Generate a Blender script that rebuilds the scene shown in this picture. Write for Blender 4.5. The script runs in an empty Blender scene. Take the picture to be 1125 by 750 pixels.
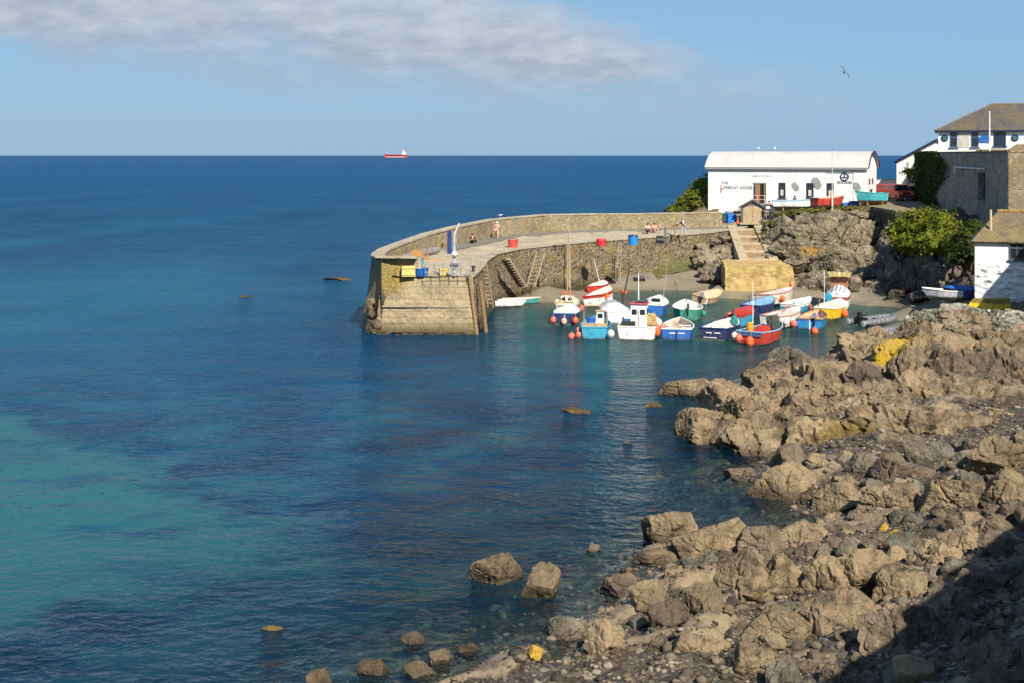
import bpy, bmesh, math, random
import numpy as np
from mathutils import Vector, Matrix, noise as mnoise
R = math.radians
random.seed(7); rng = np.random.default_rng(11)
S = bpy.context.scene
COL = S.collection
CH, CF = 12.5, 1500.0           # camera height above the water, focal length in photo pixels
def A(px, py, Y): return Vector(((px-562.5)/CF*Y, Y, CH-(py-171)/CF*Y))
def G(px, py, z=0.0):
    Y = (CH-z)*CF/(py-171); return Vector(((px-562.5)/CF*Y, Y, z))

# ---------------------------------------------------------------- camera, light, world
cd = bpy.data.cameras.new('camera'); cam = bpy.data.objects.new('camera', cd); COL.objects.link(cam)
cam.location = (0, 0, CH); cam.rotation_euler = (R(90), 0, 0)
cd.sensor_width = 36; cd.lens = 48; cd.shift_y = -204/1125; cd.clip_end = 200000; cd.clip_start = .1
S.camera = cam
SUN = Vector((0.35, -0.94, 0)).normalized(); EL = R(40)
sd = SUN*math.cos(EL) + Vector((0, 0, math.sin(EL)))
sl = bpy.data.lights.new('sun', 'SUN'); sl.energy = 5.0; sl.angle = R(.5); sl.color = (1, .92, .79)
so = bpy.data.objects.new('sun', sl); COL.objects.link(so); so.rotation_euler = (-sd).to_track_quat('-Z', 'Y').to_euler()
so.location = (60, -60, 80)
S.view_settings.view_transform = 'Standard'; S.view_settings.look = 'None'; S.view_settings.gamma = 1; S.view_settings.exposure = .6
S.view_settings.use_curve_mapping = False
S.cycles.max_bounces = 6; S.cycles.transparent_max_bounces = 8; S.cycles.caustics_reflective = False; S.cycles.caustics_refractive = False
S.cycles.use_denoising = True

class NT:
    """small wrapper for building node trees"""
    def __init__(s, tree): s.t = tree; s.n = tree.nodes; s.l = tree.links
    def new(s, typ, **kw):
        n = s.n.new(typ)
        for k, v in kw.items(): setattr(n, k, v)
        return n
    def set(s, sock, v):
        if isinstance(v, bpy.types.NodeSocket): s.l.new(v, sock)
        elif v is not None:
            if isinstance(v, (tuple, list)) and sock.type == 'RGBA' and len(v) == 3: v = (*v, 1)
            sock.default_value = v
    def math(s, op, a, b=None, c=None, clamp=False):
        n = s.new('ShaderNodeMath', operation=op); n.use_clamp = clamp
        s.set(n.inputs[0], a); s.set(n.inputs[1], b); s.set(n.inputs[2], c); return n.outputs[0]
    def vmath(s, op, a, b=None):
        n = s.new('ShaderNodeVectorMath', operation=op); s.set(n.inputs[0], a); s.set(n.inputs[1], b); return n.outputs[0]
    def mix(s, f, a, b, bt='MIX'):
        n = s.new('ShaderNodeMix', data_type='RGBA', blend_type=bt); s.set(n.inputs[0], f); s.set(n.inputs[6], a); s.set(n.inputs[7], b); return n.outputs[2]
    def ramp(s, f, stops, interp='LINEAR'):
        n = s.new('ShaderNodeValToRGB'); cr = n.color_ramp; cr.interpolation = interp
        while len(cr.elements) < len(stops): cr.elements.new(.5)
        for e, (p, c) in zip(cr.elements, stops):
            e.position = p; e.color = (*c, 1) if isinstance(c, (tuple, list)) else (c, c, c, 1)
        s.set(n.inputs[0], f); return n.outputs[0]
    def rng(s, v, a, b, c=0., d=1., smooth=False):
        n = s.new('ShaderNodeMapRange'); n.interpolation_type = 'SMOOTHSTEP' if smooth else 'LINEAR'
        for i, x in enumerate((v, a, b, c, d)): s.set(n.inputs[i], x)
        return n.outputs[0]
    def noise(s, vec, scale, detail=4, rough=.55, dist=0.):
        n = s.new('ShaderNodeTexNoise'); s.set(n.inputs['Vector'], vec)
        n.inputs['Scale'].default_value = scale; n.inputs['Detail'].default_value = detail
        n.inputs['Roughness'].default_value = rough; n.inputs['Distortion'].default_value = dist; return n.outputs[0]
    def vor(s, vec, scale, feature='F1', rand=1.):
        n = s.new('ShaderNodeTexVoronoi', feature=feature); s.set(n.inputs['Vector'], vec)
        n.inputs['Scale'].default_value = scale; n.inputs['Randomness'].default_value = rand; return n
    def pos(s, scale=None, rot=None):
        p = s.new('ShaderNodeNewGeometry').outputs['Position']
        return s.mapp(p, scale, rot) if scale or rot else p
    def obj(s, scale=None):
        p = s.new('ShaderNodeTexCoord').outputs['Object']
        return s.mapp(p, scale) if scale else p
    def mapp(s, p, scale=None, rot=None, loc=None):
        m = s.new('ShaderNodeMapping'); s.l.new(p, m.inputs[0])
        if scale: m.inputs['Scale'].default_value = scale
        if rot: m.inputs['Rotation'].default_value = rot
        if loc: m.inputs['Location'].default_value = loc
        return m.outputs[0]
    def z(s): return s.sep(s.pos())[2]
    def sep(s, v):
        n = s.new('ShaderNodeSeparateXYZ'); s.l.new(v, n.inputs[0]); return n.outputs
    def attr(s, name):
        n = s.new('ShaderNodeAttribute'); n.attribute_name = name; return n.outputs['Fac']
    def bump(s, h, strength, dist=.1, normal=None):
        n = s.new('ShaderNodeBump'); n.inputs['Strength'].default_value = strength; n.inputs['Distance'].default_value = dist
        s.set(n.inputs['Height'], h)
        if normal: s.l.new(normal, n.inputs['Normal'])
        return n.outputs[0]

def newmat(name):
    m = bpy.data.materials.new(name); m.use_nodes = True; t = NT(m.node_tree); t.n.clear()
    t.out = t.new('ShaderNodeOutputMaterial'); return m, t
def finish(t, col, rough=.8, normal=None, spec=.3, metal=0., emis=None):
    b = t.new('ShaderNodeBsdfPrincipled'); t.set(b.inputs['Base Color'], col); t.set(b.inputs['Roughness'], rough)
    b.inputs['Specular IOR Level'].default_value = spec; b.inputs['Metallic'].default_value = metal
    if normal is not None: t.l.new(normal, b.inputs['Normal'])
    t.l.new(b.outputs[0], t.out.inputs[0])
_pm = {}
def paint(col, rough=.45, var=.22, scale=3., bump=.0, spec=.4, metal=0.):
    """painted / plain surface with grime and fading so no face is one flat colour"""
    key = (tuple(col), rough, var, scale, bump, spec, metal)
    if key in _pm: return _pm[key]
    m, t = newmat('paint_%02d' % len(_pm)); o = t.obj()
    n = t.noise(o, scale, 5, .6); n2 = t.noise(t.mapp(o, (1, 1, .25)), scale*4, 3, .6)
    f = t.math('ADD', t.math('MULTIPLY', n, .6), t.math('MULTIPLY', n2, .4))
    lo = tuple(c*(1-var*2.0) for c in col); hi = tuple(min(1, c*(1+var*.6)) for c in col)
    c = t.ramp(f, [(.32, lo), (.5, col), (.68, hi)])
    nm = t.bump(n2, bump, .03) if bump else None
    finish(t, c, rough, nm, spec, metal); _pm[key] = m; m['col'] = list(col); return m
_hm = {}
def hullpaint(m0):
    """the same paint as worn on a working hull: rust runs, scuffs and a slimy waterline"""
    if m0.name in _hm: return _hm[m0.name]
    col = tuple(m0['col']); m, t = newmat('worn_'+m0.name); o = t.obj(); z = t.sep(o)[2]; n = t.noise(o, 2.2, 5, .65); n2 = t.noise(o, 9, 4, .7); run = t.noise(t.mapp(o, (7, 7, .7)), 1., 4, .6)
    c = t.ramp(t.math('ADD', t.math('MULTIPLY', n, .6), t.math('MULTIPLY', n2, .4)), [(.34, tuple(x*.55 for x in col)), (.5, col), (.66, tuple(min(1, x*1.15+.02) for x in col))])
    c = t.mix(t.rng(run, .55, .68, 0, .55), c, (.17, .085, .04)); c = t.mix(t.rng(n2, .62, .72, 0, .5), c, (.30, .29, .27))
    c = t.mix(t.rng(t.math('ADD', z, t.math('MULTIPLY', t.math('SUBTRACT', n, .5), .35)), .17, .05, 0, .8), c, (.05, .055, .03))
    finish(t, c, .5, t.bump(n2, .15, .02), .35); _hm[m0.name] = m; return m

WHITE = paint((.78, .77, .73), .5); CREAM = paint((.62, .55, .40), .6); NAVY = paint((.014, .028, .10), .4); BLUE = paint((.02, .12, .40), .45)
CYAN = paint((.04, .31, .47), .5); TEAL = paint((.05, .33, .36), .5); RED = paint((.45, .045, .03), .5); ORANGE = paint((.75, .13, .035), .5)
YELLOW = paint((.75, .48, .02), .5); BLACK = paint((.015, .015, .017), .5); GREY = paint((.28, .29, .30), .6); DGREY = paint((.07, .075, .08), .6)
WOOD = paint((.26, .16, .08), .7, .3, 6, .3); PALEWOOD = paint((.42, .31, .19), .75, .3, 6, .3); GREENP = paint((.03, .22, .16), .5); PINK = paint((.72, .16, .12), .45)
SKIN = paint((.52, .27, .18), .6, .08); TAN = paint((.50, .38, .24), .8, .2, 5, .2); STEEL = paint((.45, .46, .47), .4, .2, 8, 0, .5, .6); ROPE = paint((.35, .28, .18), .9, .3)
LIGHTBLUE = paint((.25, .45, .62), .5); RUST = paint((.22, .075, .03), .85, .4, 6, .3); SAIL = paint((.66, .63, .56), .85, .12); GLASS = paint((.02, .025, .03), .08, .2, 2, 0, .7)
LICHENROOF = None

# ---------------------------------------------------------------- object helpers
def props(o, label=None, cat=None, group=None, kind=None):
    for k, v in (('label', label), ('category', cat), ('group', group), ('kind', kind)):
        if v: o[k] = v
    return o
def thing(name, label, cat, loc=(0, 0, 0), rz=0., group=None, kind=None):
    o = bpy.data.objects.new(name, None); COL.objects.link(o); o.empty_display_size = .3
    o.location = loc; o.rotation_euler = (0, 0, rz); return props(o, label, cat, group, kind)
def copy_tree(o, parent=None):
    c = o.copy(); COL.objects.link(c)
    if parent: c.parent = parent
    for ch in list(o.children): copy_tree(ch, c)
    return c
def mesh_obj(name, v, f, mats, parent=None, smooth=False, mi=None, uv=None, attrs=None):
    me = bpy.data.meshes.new(name); me.from_pydata([tuple(x) for x in v] if not isinstance(v, np.ndarray) else v.tolist(), [], f if isinstance(f, list) else f.tolist())
    for m in (mats if isinstance(mats, (list, tuple)) else [mats]): me.materials.append(m)
    if mi is not None: me.polygons.foreach_set('material_index', np.array(mi, dtype=np.int32))
    if smooth: me.polygons.foreach_set('use_smooth', np.ones(len(me.polygons), dtype=bool))
    if uv is not None:
        u = me.uv_layers.new(name='UVMap'); li = np.zeros(len(me.loops), dtype=np.int32); me.loops.foreach_get('vertex_index', li)
        u.data.foreach_set('uv', np.array(uv, dtype=np.float32)[li].ravel())
    for k, a in (attrs or {}).items():
        at = me.attributes.new(k, 'FLOAT', 'POINT'); at.data.foreach_set('value', np.array(a, dtype=np.float32))
    me.update(); o = bpy.data.objects.new(name, me); COL.objects.link(o)
    if parent: o.parent = parent
    return o
class MB:
    """collects shapes into one mesh"""
    def __init__(s): s.v = []; s.f = []; s.mi = []; s.cur = 0
    def add(s, v, f):
        b = len(s.v); s.v += [Vector(x) for x in v]
        for q in f: s.f.append([b+i for i in q]); s.mi.append(s.cur)
        return s
    def box(s, c, d, rz=0., ry=0., rx=0., taper=1.):
        x, y, z = d[0]/2, d[1]/2, d[2]/2; m = Matrix.Rotation(rz, 3, 'Z') @ Matrix.Rotation(ry, 3, 'Y') @ Matrix.Rotation(rx, 3, 'X'); c = Vector(c)
        P = [(-x, -y, -z), (x, -y, -z), (x, y, -z), (-x, y, -z), (-x*taper, -y*taper, z), (x*taper, -y*taper, z), (x*taper, y*taper, z), (-x*taper, y*taper, z)]
        return s.add([c + m @ Vector(p) for p in P], [(3, 2, 1, 0), (4, 5, 6, 7), (0, 1, 5, 4), (1, 2, 6, 5), (2, 3, 7, 6), (3, 0, 4, 7)])
    def cyl(s, p0, p1, r0, r1=None, n=10, caps=True):
        r1 = r0 if r1 is None else r1; p0, p1 = Vector(p0), Vector(p1); q = (p1-p0).to_track_quat('Z', 'Y')
        v = [p + q @ Vector((r*math.cos(2*math.pi*i/n), r*math.sin(2*math.pi*i/n), 0)) for p, r in ((p0, r0), (p1, r1)) for i in range(n)]
        f = [(i, (i+1) % n, n+(i+1) % n, n+i) for i in range(n)]
        if caps: f += [tuple(range(n-1, -1, -1)), tuple(range(n, 2*n))]
        return s.add(v, f)
    def tube(s, pts, r, n=6):
        for a, b in zip(pts[:-1], pts[1:]): s.cyl(a, b, r, r, n)
        return s
    def lathe(s, prof, n=14, c=(0, 0, 0), axis=None):
        c = Vector(c); q = Vector(axis).to_track_quat('Z', 'Y') if axis else None; v = []
        for r, z in prof:
            for i in range(n):
                p = Vector((r*math.cos(2*math.pi*i/n), r*math.sin(2*math.pi*i/n), z)); v.append(c + (q @ p if q else p))
        f = [(k*n+i, k*n+(i+1) % n, (k+1)*n+(i+1) % n, (k+1)*n+i) for k in range(len(prof)-1) for i in range(n)]
        f += [tuple(range(n-1, -1, -1)), tuple(range((len(prof)-1)*n, len(prof)*n))]
        return s.add(v, f)
    def ball(s, c, r, n=12, sq=(1, 1, 1)):
        k = n//2; c = Vector(c); v = []
        for j in range(k+1):
            a = math.pi*(j/k-.5); a = max(-1.5, min(1.5, a))
            for i in range(n): v.append(c + Vector((r*sq[0]*math.cos(a)*math.cos(2*math.pi*i/n), r*sq[1]*math.cos(a)*math.sin(2*math.pi*i/n), r*sq[2]*math.sin(a))))
        f = [(j*n+i, j*n+(i+1) % n, (j+1)*n+(i+1) % n, (j+1)*n+i) for j in range(k) for i in range(n)] + [tuple(range(n-1, -1, -1)), tuple(range(k*n, k*n+n))]
        return s.add(v, f)
    def prism(s, poly, y0, y1):
        """polygon in x,z extruded along y"""
        n = len(poly); v = [(x, y0, z) for x, z in poly] + [(x, y1, z) for x, z in poly]
        return s.add(v, [tuple(range(n)), tuple(range(2*n-1, n-1, -1))] + [((i+1) % n, i, n+i, n+(i+1) % n) for i in range(n)])
    def prism_z(s, poly, z0, z1):
        n = len(poly); v = [(x, y, z0) for x, y in poly] + [(x, y, z1) for x, y in poly]
        return s.add(v, [tuple(range(n-1, -1, -1)), tuple(range(n, 2*n))] + [(i, (i+1) % n, n+(i+1) % n, n+i) for i in range(n)])
    def build(s, name, mats, parent=None, smooth=False, label=None):
        o = mesh_obj(name, s.v, s.f, mats, parent, smooth, s.mi)
        if label: o['label'] = label
        return o
def at(o, loc, rz=0.):
    o.location = loc; o.rotation_euler = (0, 0, rz); return o

# ---------------------------------------------------------------- numpy noise
_P = np.random.default_rng(3).permutation(256); _PP = np.concatenate([_P, _P, _P])
_Gr = np.random.default_rng(4).normal(size=(256, 3)); _Gr /= np.linalg.norm(_Gr, axis=1)[:, None]
def _h(i, j, k): return _PP[_PP[_PP[i & 255] + (j & 255)] + (k & 255)]
def pn(p):
    p = np.asarray(p, float); i = np.floor(p).astype(int); f = p-i; w = f*f*f*(f*(f*6-15)+10); out = 0
    for dx in (0, 1):
        for dy in (0, 1):
            for dz in (0, 1):
                g = _Gr[_h(i[:, 0]+dx, i[:, 1]+dy, i[:, 2]+dz)]
                d = np.einsum('ij,ij->i', g, f-np.array([dx, dy, dz]))
                out = out + d*(w[:, 0] if dx else 1-w[:, 0])*(w[:, 1] if dy else 1-w[:, 1])*(w[:, 2] if dz else 1-w[:, 2])
    return out
def fbm(p, oct=4, gain=.5, ridge=False):
    out = 0; a = 1.; p = np.asarray(p, float)
    for k in range(oct):
        n = pn(p); out = out + a*((.5-np.abs(n)*1.6) if ridge else n); a *= gain; p = p*2.03 + 17.3
    return out
def vor12(p):
    p = np.asarray(p, float); i = np.floor(p).astype(int); f1 = np.full(len(p), 9.); f2 = f1.copy(); idc = np.zeros(len(p), int)
    for dx in (-1, 0, 1):
        for dy in (-1, 0, 1):
            for dz in (-1, 0, 1):
                c = i+np.array([dx, dy, dz]); h = _h(c[:, 0], c[:, 1], c[:, 2])
                j = c + .5 + _Gr[h]*.45; d = np.linalg.norm(p-j, axis=1)
                b = d < f1; f2 = np.where(b, f1, np.minimum(f2, d)); idc = np.where(b, h, idc); f1 = np.where(b, d, f1)
    return f1, f2, idc
def sstep(x, a, b):
    t = np.clip((x-a)/(b-a), 0, 1); return t*t*(3-2*t)
_ico = {}
def ico(n):
    if n not in _ico:
        bm = bmesh.new(); bmesh.ops.create_icosphere(bm, subdivisions=n, radius=1)
        v = np.array([x.co[:] for x in bm.verts]); f = np.array([[q.index for q in x.verts] for x in bm.faces]); bm.free(); _ico[n] = (v, f)
    return _ico[n]
def rock(c, r, seed, sub=4, facets=14, rough=1., crack=1., tilt=.35, rz=None, strata=0.):
    """angular weathered rock: a sphere cut by random planes, fissured and roughened. Returns world verts, faces"""
    q = np.random.default_rng(seed); u, f = ico(sub); n = q.normal(size=(facets+6, 3)); ax_ = np.linalg.qr(q.normal(size=(3, 3)))[0]; n[:6] = np.concatenate([ax_, -ax_])*1.+q.normal(size=(6, 3))*.12; n /= np.linalg.norm(n, axis=1)[:, None]
    d = np.concatenate([q.uniform(.55, .82, 6), q.uniform(.72, 1., facets)]); dt = u @ n.T; rr = np.where(dt > .05, d/np.maximum(dt, .05), 9).min(axis=1); rr = np.minimum(rr, 1.08)
    p = u*rr[:, None]; p = p/np.abs(p).max(axis=0); r = np.array(r, float); p = p*r; s = float(np.mean(r))
    m = np.array((Matrix.Rotation(q.uniform(0, 6.28) if rz is None else rz, 3, 'Z') @ Matrix.Rotation(q.normal()*tilt, 3, 'X') @ Matrix.Rotation(q.normal()*tilt, 3, 'Y')))
    p = p @ m.T; nn = p/np.maximum(np.linalg.norm(p, axis=1), 1e-6)[:, None]; off = q.uniform(0, 50, 3)
    w = p/s
    disp = fbm(w*1.0+off, 3, .4)*.12*rough + fbm(w*7+off, 4, .6, True)*.013*rough
    f1, f2, _ = vor12(w*np.array([1.5, 1.5, 1.1])+off+fbm(w*2+off, 2)[:, None]*.3); disp -= (1-sstep(f2-f1, 0, .10))*.15*crack
    f1, f2, _ = vor12(w*3.6+off+fbm(w*4+off, 2)[:, None]*.2); disp -= (1-sstep(f2-f1, 0, .12))*.05*crack
    if strata: disp += strata*fbm(w @ np.array([[.5, 0, 0], [0, .9, 0], [5., 2., 1.4]]) + off, 3, .6)*.3
    return p + nn*(disp*s)[:, None] + np.array(c), f
def join(parts):
    V, F, b = [], [], 0
    for v, f in parts: V.append(v); F.append(f+b); b += len(v)
    return np.concatenate(V), np.concatenate(F)
# ---------------------------------------------------------------- sky
W = bpy.data.worlds.new('World'); S.world = W; W.use_nodes = True; t = NT(W.node_tree); t.n.clear()
sky = t.new('ShaderNodeTexSky', sky_type='NISHITA'); sky.sun_disc = False; sky.sun_elevation = EL; sky.sun_rotation = math.atan2(SUN.x, SUN.y)
sky.air_density = 1.0; sky.dust_density = .35; sky.ozone_density = 2.2; sky.altitude = 10
D = t.new('ShaderNodeTexCoord').outputs['Generated']; sx, sy, sz = t.sep(D)
az = t.math('ARCTAN2', sx, sy); el = t.math('ARCSINE', sz)
cmb = t.new('ShaderNodeCombineXYZ'); t.set(cmb.inputs[0], t.math('MULTIPLY', az, 1.)); t.set(cmb.inputs[1], t.math('MULTIPLY', el, 2.6)); cv = cmb.outputs[0]
n1 = t.noise(cv, 6.5, 8, .60, .35); n2 = t.noise(t.mapp(cv, None, None, (3.1, 1.7, 0)), 26, 5, .6); n3 = t.noise(t.mapp(cv, (1, 3.2, 1)), 14, 4, .5)
# a long bank of low cumulus leaning down towards the right
bank_el = t.math('SUBTRACT', .119, t.math('MULTIPLY', t.math('ADD', az, .359), .108))
half = t.rng(az, -.02, .20, .044, .006)
dist = t.math('DIVIDE', t.math('ABSOLUTE', t.math('SUBTRACT', el, bank_el)), half)
edge = t.rng(az, -.75, -.36, 0., 1.)
bank = t.math('MULTIPLY', t.math('MULTIPLY', t.rng(dist, 1.35, .2), edge), t.rng(az, .24, .05))
dens = t.rng(t.math('ADD', t.math('MULTIPLY', bank, .62), t.math('MULTIPLY', t.math('SUBTRACT', n1, .5), 1.35)), .0, .66, 0, 1, True)
dens = t.math('MULTIPLY', dens, t.rng(bank, .0, .12))
wisp = t.math('MULTIPLY', t.rng(n3, .62, .82, 0, 1, True), t.math('MULTIPLY', t.rng(el, .035, .09), .45))
low = t.math('MULTIPLY', t.math('MULTIPLY', t.rng(t.math('ABSOLUTE', t.math('SUBTRACT', el, t.math('SUBTRACT', .056, t.math('MULTIPLY', az, .05)))), .024, .0), t.math('MULTIPLY', t.rng(az, -.32, -.05), t.rng(az, .26, .12))), t.rng(n3, .35, .7, .12, .6, True))
dens = t.math('MAXIMUM', t.math('MAXIMUM', t.math('MULTIPLY', dens, .92), wisp), low)
lit = t.rng(t.math('ADD', n2, t.math('MULTIPLY', t.math('SUBTRACT', el, bank_el), 3.)), .36, .70)
ccol = t.mix(lit, (3.15, 3.5, 4.3), (4.9, 5.1, 5.5))
hz = t.mix(t.math('MULTIPLY', t.rng(el, 0., .12, .85, .8), t.rng(el, .13, .6, 1., .25)), sky.outputs[0], (1.6, 3.25, 5.3))
hz = t.mix(t.rng(el, .06, 0., 0, .45, True), hz, (2.6, 3.9, 5.3))
skyc = t.mix(dens, hz, ccol)
bg = t.new('ShaderNodeBackground'); t.l.new(skyc, bg.inputs[0]); bg.inputs[1].default_value = .085
wo = t.new('ShaderNodeOutputWorld'); t.l.new(bg.outputs[0], wo.inputs[0])

# ---------------------------------------------------------------- ground heights
gp = []
def g(px, py, z): p = G(px, py, z); gp.append((p.x, p.y, z))
def w(x, y, z): gp.append((x, y, z))
# shoreline inside the harbour, then round the outcrop and down the foreshore
for px, py in [(545, 333), (570, 325), (600, 317), (640, 318), (690, 319), (740, 319), (790, 322), (830, 328), (870, 331), (905, 331), (960, 334), (1000, 343), (960, 378), (925, 392), (880, 405), (815, 440), (768, 463), (800, 482), (855, 494), (835, 512), (810, 525), (870, 548), (905, 572), (885, 585), (830, 590), (775, 592), (715, 602), (690, 640), (655, 690), (610, 715), (560, 722), (515, 745), (480, 775)]: g(px, py, 0)
for px, py, z in [(600, 314, .9), (650, 309, 1.), (690, 304, 1.), (740, 304, 1.), (790, 312, 1.), (830, 320, .7), (870, 320, .75), (920, 322, .7), (960, 328, .6), (1000, 336, .9), (860, 300, 1.3), (950, 305, 1.5), (1050, 330, 2.), (1071, 336, 2.), (1125, 338, 2.1), (1180, 338, 2.4), (640, 312, .4), (740, 312, .4), (900, 326, .4)]: g(px, py, z)
for px, py, z in [(870, 410, .7), (930, 410, 1.2), (1000, 390, 2.2), (1100, 385, 2.4), (820, 470, .5), (900, 485, .6), (1000, 500, .8), (1125, 480, 1.3), (1250, 480, 2.2), (900, 520, .5), (1000, 545, .8), (1125, 560, 1.5), (1250, 560, 2.5), (960, 590, .5), (1050, 620, 1.), (1125, 650, 1.8), (1250, 660, 3.), (800, 640, .5), (740, 650, .3), (900, 680, .6), (1000, 740, 1.2), (700, 740, .35), (620, 745, .12), (800, 720, .5), (1125, 750, 2.), (900, 760, .9), (700, 800, .7), (900, 830, 1.4)]: g(px, py, z)
# sea bed
for px, py, z in [(420, 385, -2.2), (520, 380, -1.4), (620, 380, -.9), (700, 380, -1.1), (800, 382, -.9), (880, 378, -.6), (930, 370, -.4), (560, 350, -.7), (650, 340, -.5), (750, 345, -.6), (850, 352, -.6), (900, 350, -.5), (700, 350, -.8), (800, 362, -.9), (600, 450, -2.4), (700, 440, -1.6), (755, 430, -.4), (740, 480, -1.2), (780, 520, -.9), (820, 560, -.5), (700, 560, -1.3), (600, 560, -2.2), (620, 640, -.7), (680, 610, -.5), (560, 660, -.9), (500, 640, -1.6), (500, 700, -.65), (430, 735, -.55), (360, 745, -.8), (400, 690, -1.3), (300, 720, -1.4), (250, 750, -1.3), (100, 740, -2.2), (0, 740, -2.6), (300, 640, -2.6), (100, 600, -3.2), (0, 500, -3.5), (300, 500, -4), (200, 400, -5), (400, 300, -5), (0, 300, -7), (500, 500, -3.4), (420, 780, -.4), (300, 800, -.8), (1000, 358, -.25), (960, 345, -.6), (980, 350, -.5), (940, 348, -.7), (905, 343, -.6), (870, 342, -.55), (820, 337, -.5), (760, 331, -.5), (700, 329, -.5), (650, 327, -.5), (610, 326, -.5)]: g(px, py, z)
for x, y, z in [(-60, 60, -6), (-60, 120, -8), (-60, 175, -9), (0, 175, -8), (-30, 20, -2.), (-6, 20, -.4), (4, 18, .6), (14, 18, 1.8), (-15, 130, -6), (60, 175, 2), (60, 130, 3), (60, 90, 3), (60, 40, 4), (30, 140, 3), (10, 150, 0), (20, 15, 3), (36, 20, 4), (-60, 15, -5), (20, 160, 2), (40, 120, 2.), (40, 150, 4)]: w(x, y, z)
GP = np.array(gp); _dd = np.linalg.norm(GP[:, None, :2]-GP[None, :, :2], axis=2)
_A = np.zeros((len(GP)+1,)*2); _A[:-1, :-1] = _dd - np.eye(len(GP))*.02; _A[-1, :-1] = 1; _A[:-1, -1] = 1
_Wt = np.linalg.solve(_A, np.append(GP[:, 2], 0))
def gbase(x, y):
    x = np.asarray(x, float); y = np.asarray(y, float); out = np.empty(x.size); q = np.stack([x.ravel(), y.ravel()], 1)
    for k in range(0, len(q), 20000): out[k:k+20000] = np.linalg.norm(q[k:k+20000, None]-GP[None, :, :2], axis=2) @ _Wt[:-1] + _Wt[-1]
    return out.reshape(x.shape)
def harb(x, y):
    """1 on the sandy harbour floor and beach, 0 on the rocky shore"""
    x = np.asarray(x, float); y = np.asarray(y, float)
    return sstep(y, 80, 98)*sstep(x, -4, 1)*(1-sstep(x, 29, 36))
def ledge(x, y):
    p = np.stack([np.ravel(x), np.ravel(y), 0*np.ravel(x)], 1); c, s = math.cos(.5), math.sin(.5); p = np.stack([(p[:, 0]*c+p[:, 1]*s)*.30, (-p[:, 0]*s+p[:, 1]*c)*.55, 0*p[:, 0]], 1)+fbm(p*.7, 3)[:, None]*.22
    f1, f2, k = vor12(p); r = (k*37 % 101)/101.; return (np.clip(r-.50, 0, 1)*1.9*sstep(f2-f1, .03, .22)*(.75+.6*fbm(p*2.2+3, 3, .5))).reshape(np.shape(x))
def gz(x, y):
    x = np.asarray(x, float); y = np.asarray(y, float); b = gbase(x, y); h = harb(x, y)
    p = np.stack([x.ravel(), y.ravel(), 0*x.ravel()], 1)
    n = fbm(p*.55, 5, .55).reshape(x.shape); rd = fbm(p*.9+9, 4, .5, True).reshape(x.shape)
    land = sstep(b, -.6, .5)
    lg = ledge(x, y)*sstep(b, -.25, .35)*(1-h)*sstep(-y, -82, -70)
    return b + (n*.34 + rd*.16*land)*(1-h*.88)*(.55+.45*land) + lg*.62
def gzp(x, y): return float(gz(np.array([x]), np.array([y]))[0])
def axis(*seg): return np.concatenate([np.arange(a, b, s) for a, b, s in seg] + [np.array([seg[-1][1]])])
gx = axis((-70, -22, 2.), (-22, -8, .5), (-8, 26, .17), (26, 40, .4), (40, 90, 2.)); gy = axis((12, 30, .5), (30, 70, .17), (70, 150, .5), (150, 190, 2.))
XX, YY = np.meshgrid(gx, gy); ZZ = gz(XX, YY)
def gridfaces(nx, ny):
    i = np.arange(nx-1)[None, :] + nx*np.arange(ny-1)[:, None]; return np.stack([i, i+1, i+1+nx, i+nx], -1).reshape(-1, 4)

m, t = newmat('shingle_and_sand'); P = t.pos(); h = t.attr('sandy'); zz = t.sep(P)[2]
v1 = t.vor(P, 5.); v2 = t.vor(P, 13.); big = t.noise(P, .35, 5, .6); fine = t.noise(P, 9, 4, .6); mid = t.noise(P, 1.6, 5, .6)
peb = t.ramp(t.sep(v1.outputs['Color'])[0], [(0, (.024, .019, .015)), (.5, (.062, .048, .034)), (.85, (.11, .088, .06)), (1, (.26, .22, .16))])
peb2 = t.ramp(t.sep(v2.outputs['Color'])[1], [(0, (.026, .02, .016)), (.6, (.066, .05, .036)), (.9, (.12, .095, .068)), (.97, (.36, .33, .26))])
sh = t.mix(t.rng(mid, .42, .58), peb, peb2)
sh = t.mix(t.math('MULTIPLY', t.rng(big, .5, .66), .65), sh, (.075, .052, .022))
sandc = t.ramp(t.math('ADD', t.math('MULTIPLY', fine, .5), t.math('MULTIPLY', big, .5)), [(.35, (.13, .11, .075)), (.5, (.205, .175, .12)), (.7, (.27, .23, .165))])
weedc = t.ramp(t.math('ADD', t.math('MULTIPLY', big, .45), t.math('MULTIPLY', mid, .55)), [(.40, (.018, .02, .016)), (.5, (.06, .048, .03)), (.58, (.20, .17, .11)), (.7, (.34, .30, .21))])
rk = t.ramp(t.math('ADD', t.math('MULTIPLY', mid, .55), t.math('MULTIPLY', fine, .45)), [(.36, (.075, .055, .038)), (.5, (.21, .16, .10)), (.64, (.26, .205, .135))])
sh = t.mix(t.rng(t.math('ADD', t.attr('rocky'), t.math('MULTIPLY', t.math('SUBTRACT', mid, .5), .8)), .12, .34), sh, rk)
under = t.rng(zz, -.05, -.35)
c = t.mix(h, t.mix(under, sh, weedc), sandc)
ht = t.math('ADD', t.math('MULTIPLY', v1.outputs['Distance'], -.5), t.math('MULTIPLY', fine, .5))
finish(t, c, t.rng(zz, .0, .45, .25, .9), t.bump(ht, .55, .08), .35); GROUND = m
props(mesh_obj('ground', np.stack([XX.ravel(), YY.ravel(), ZZ.ravel()], 1), gridfaces(len(gx), len(gy)), GROUND, None, True, attrs={'sandy': harb(XX, YY).ravel(), 'rocky': (ledge(XX, YY)*(1-harb(XX, YY))).ravel()}), kind='structure')

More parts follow.
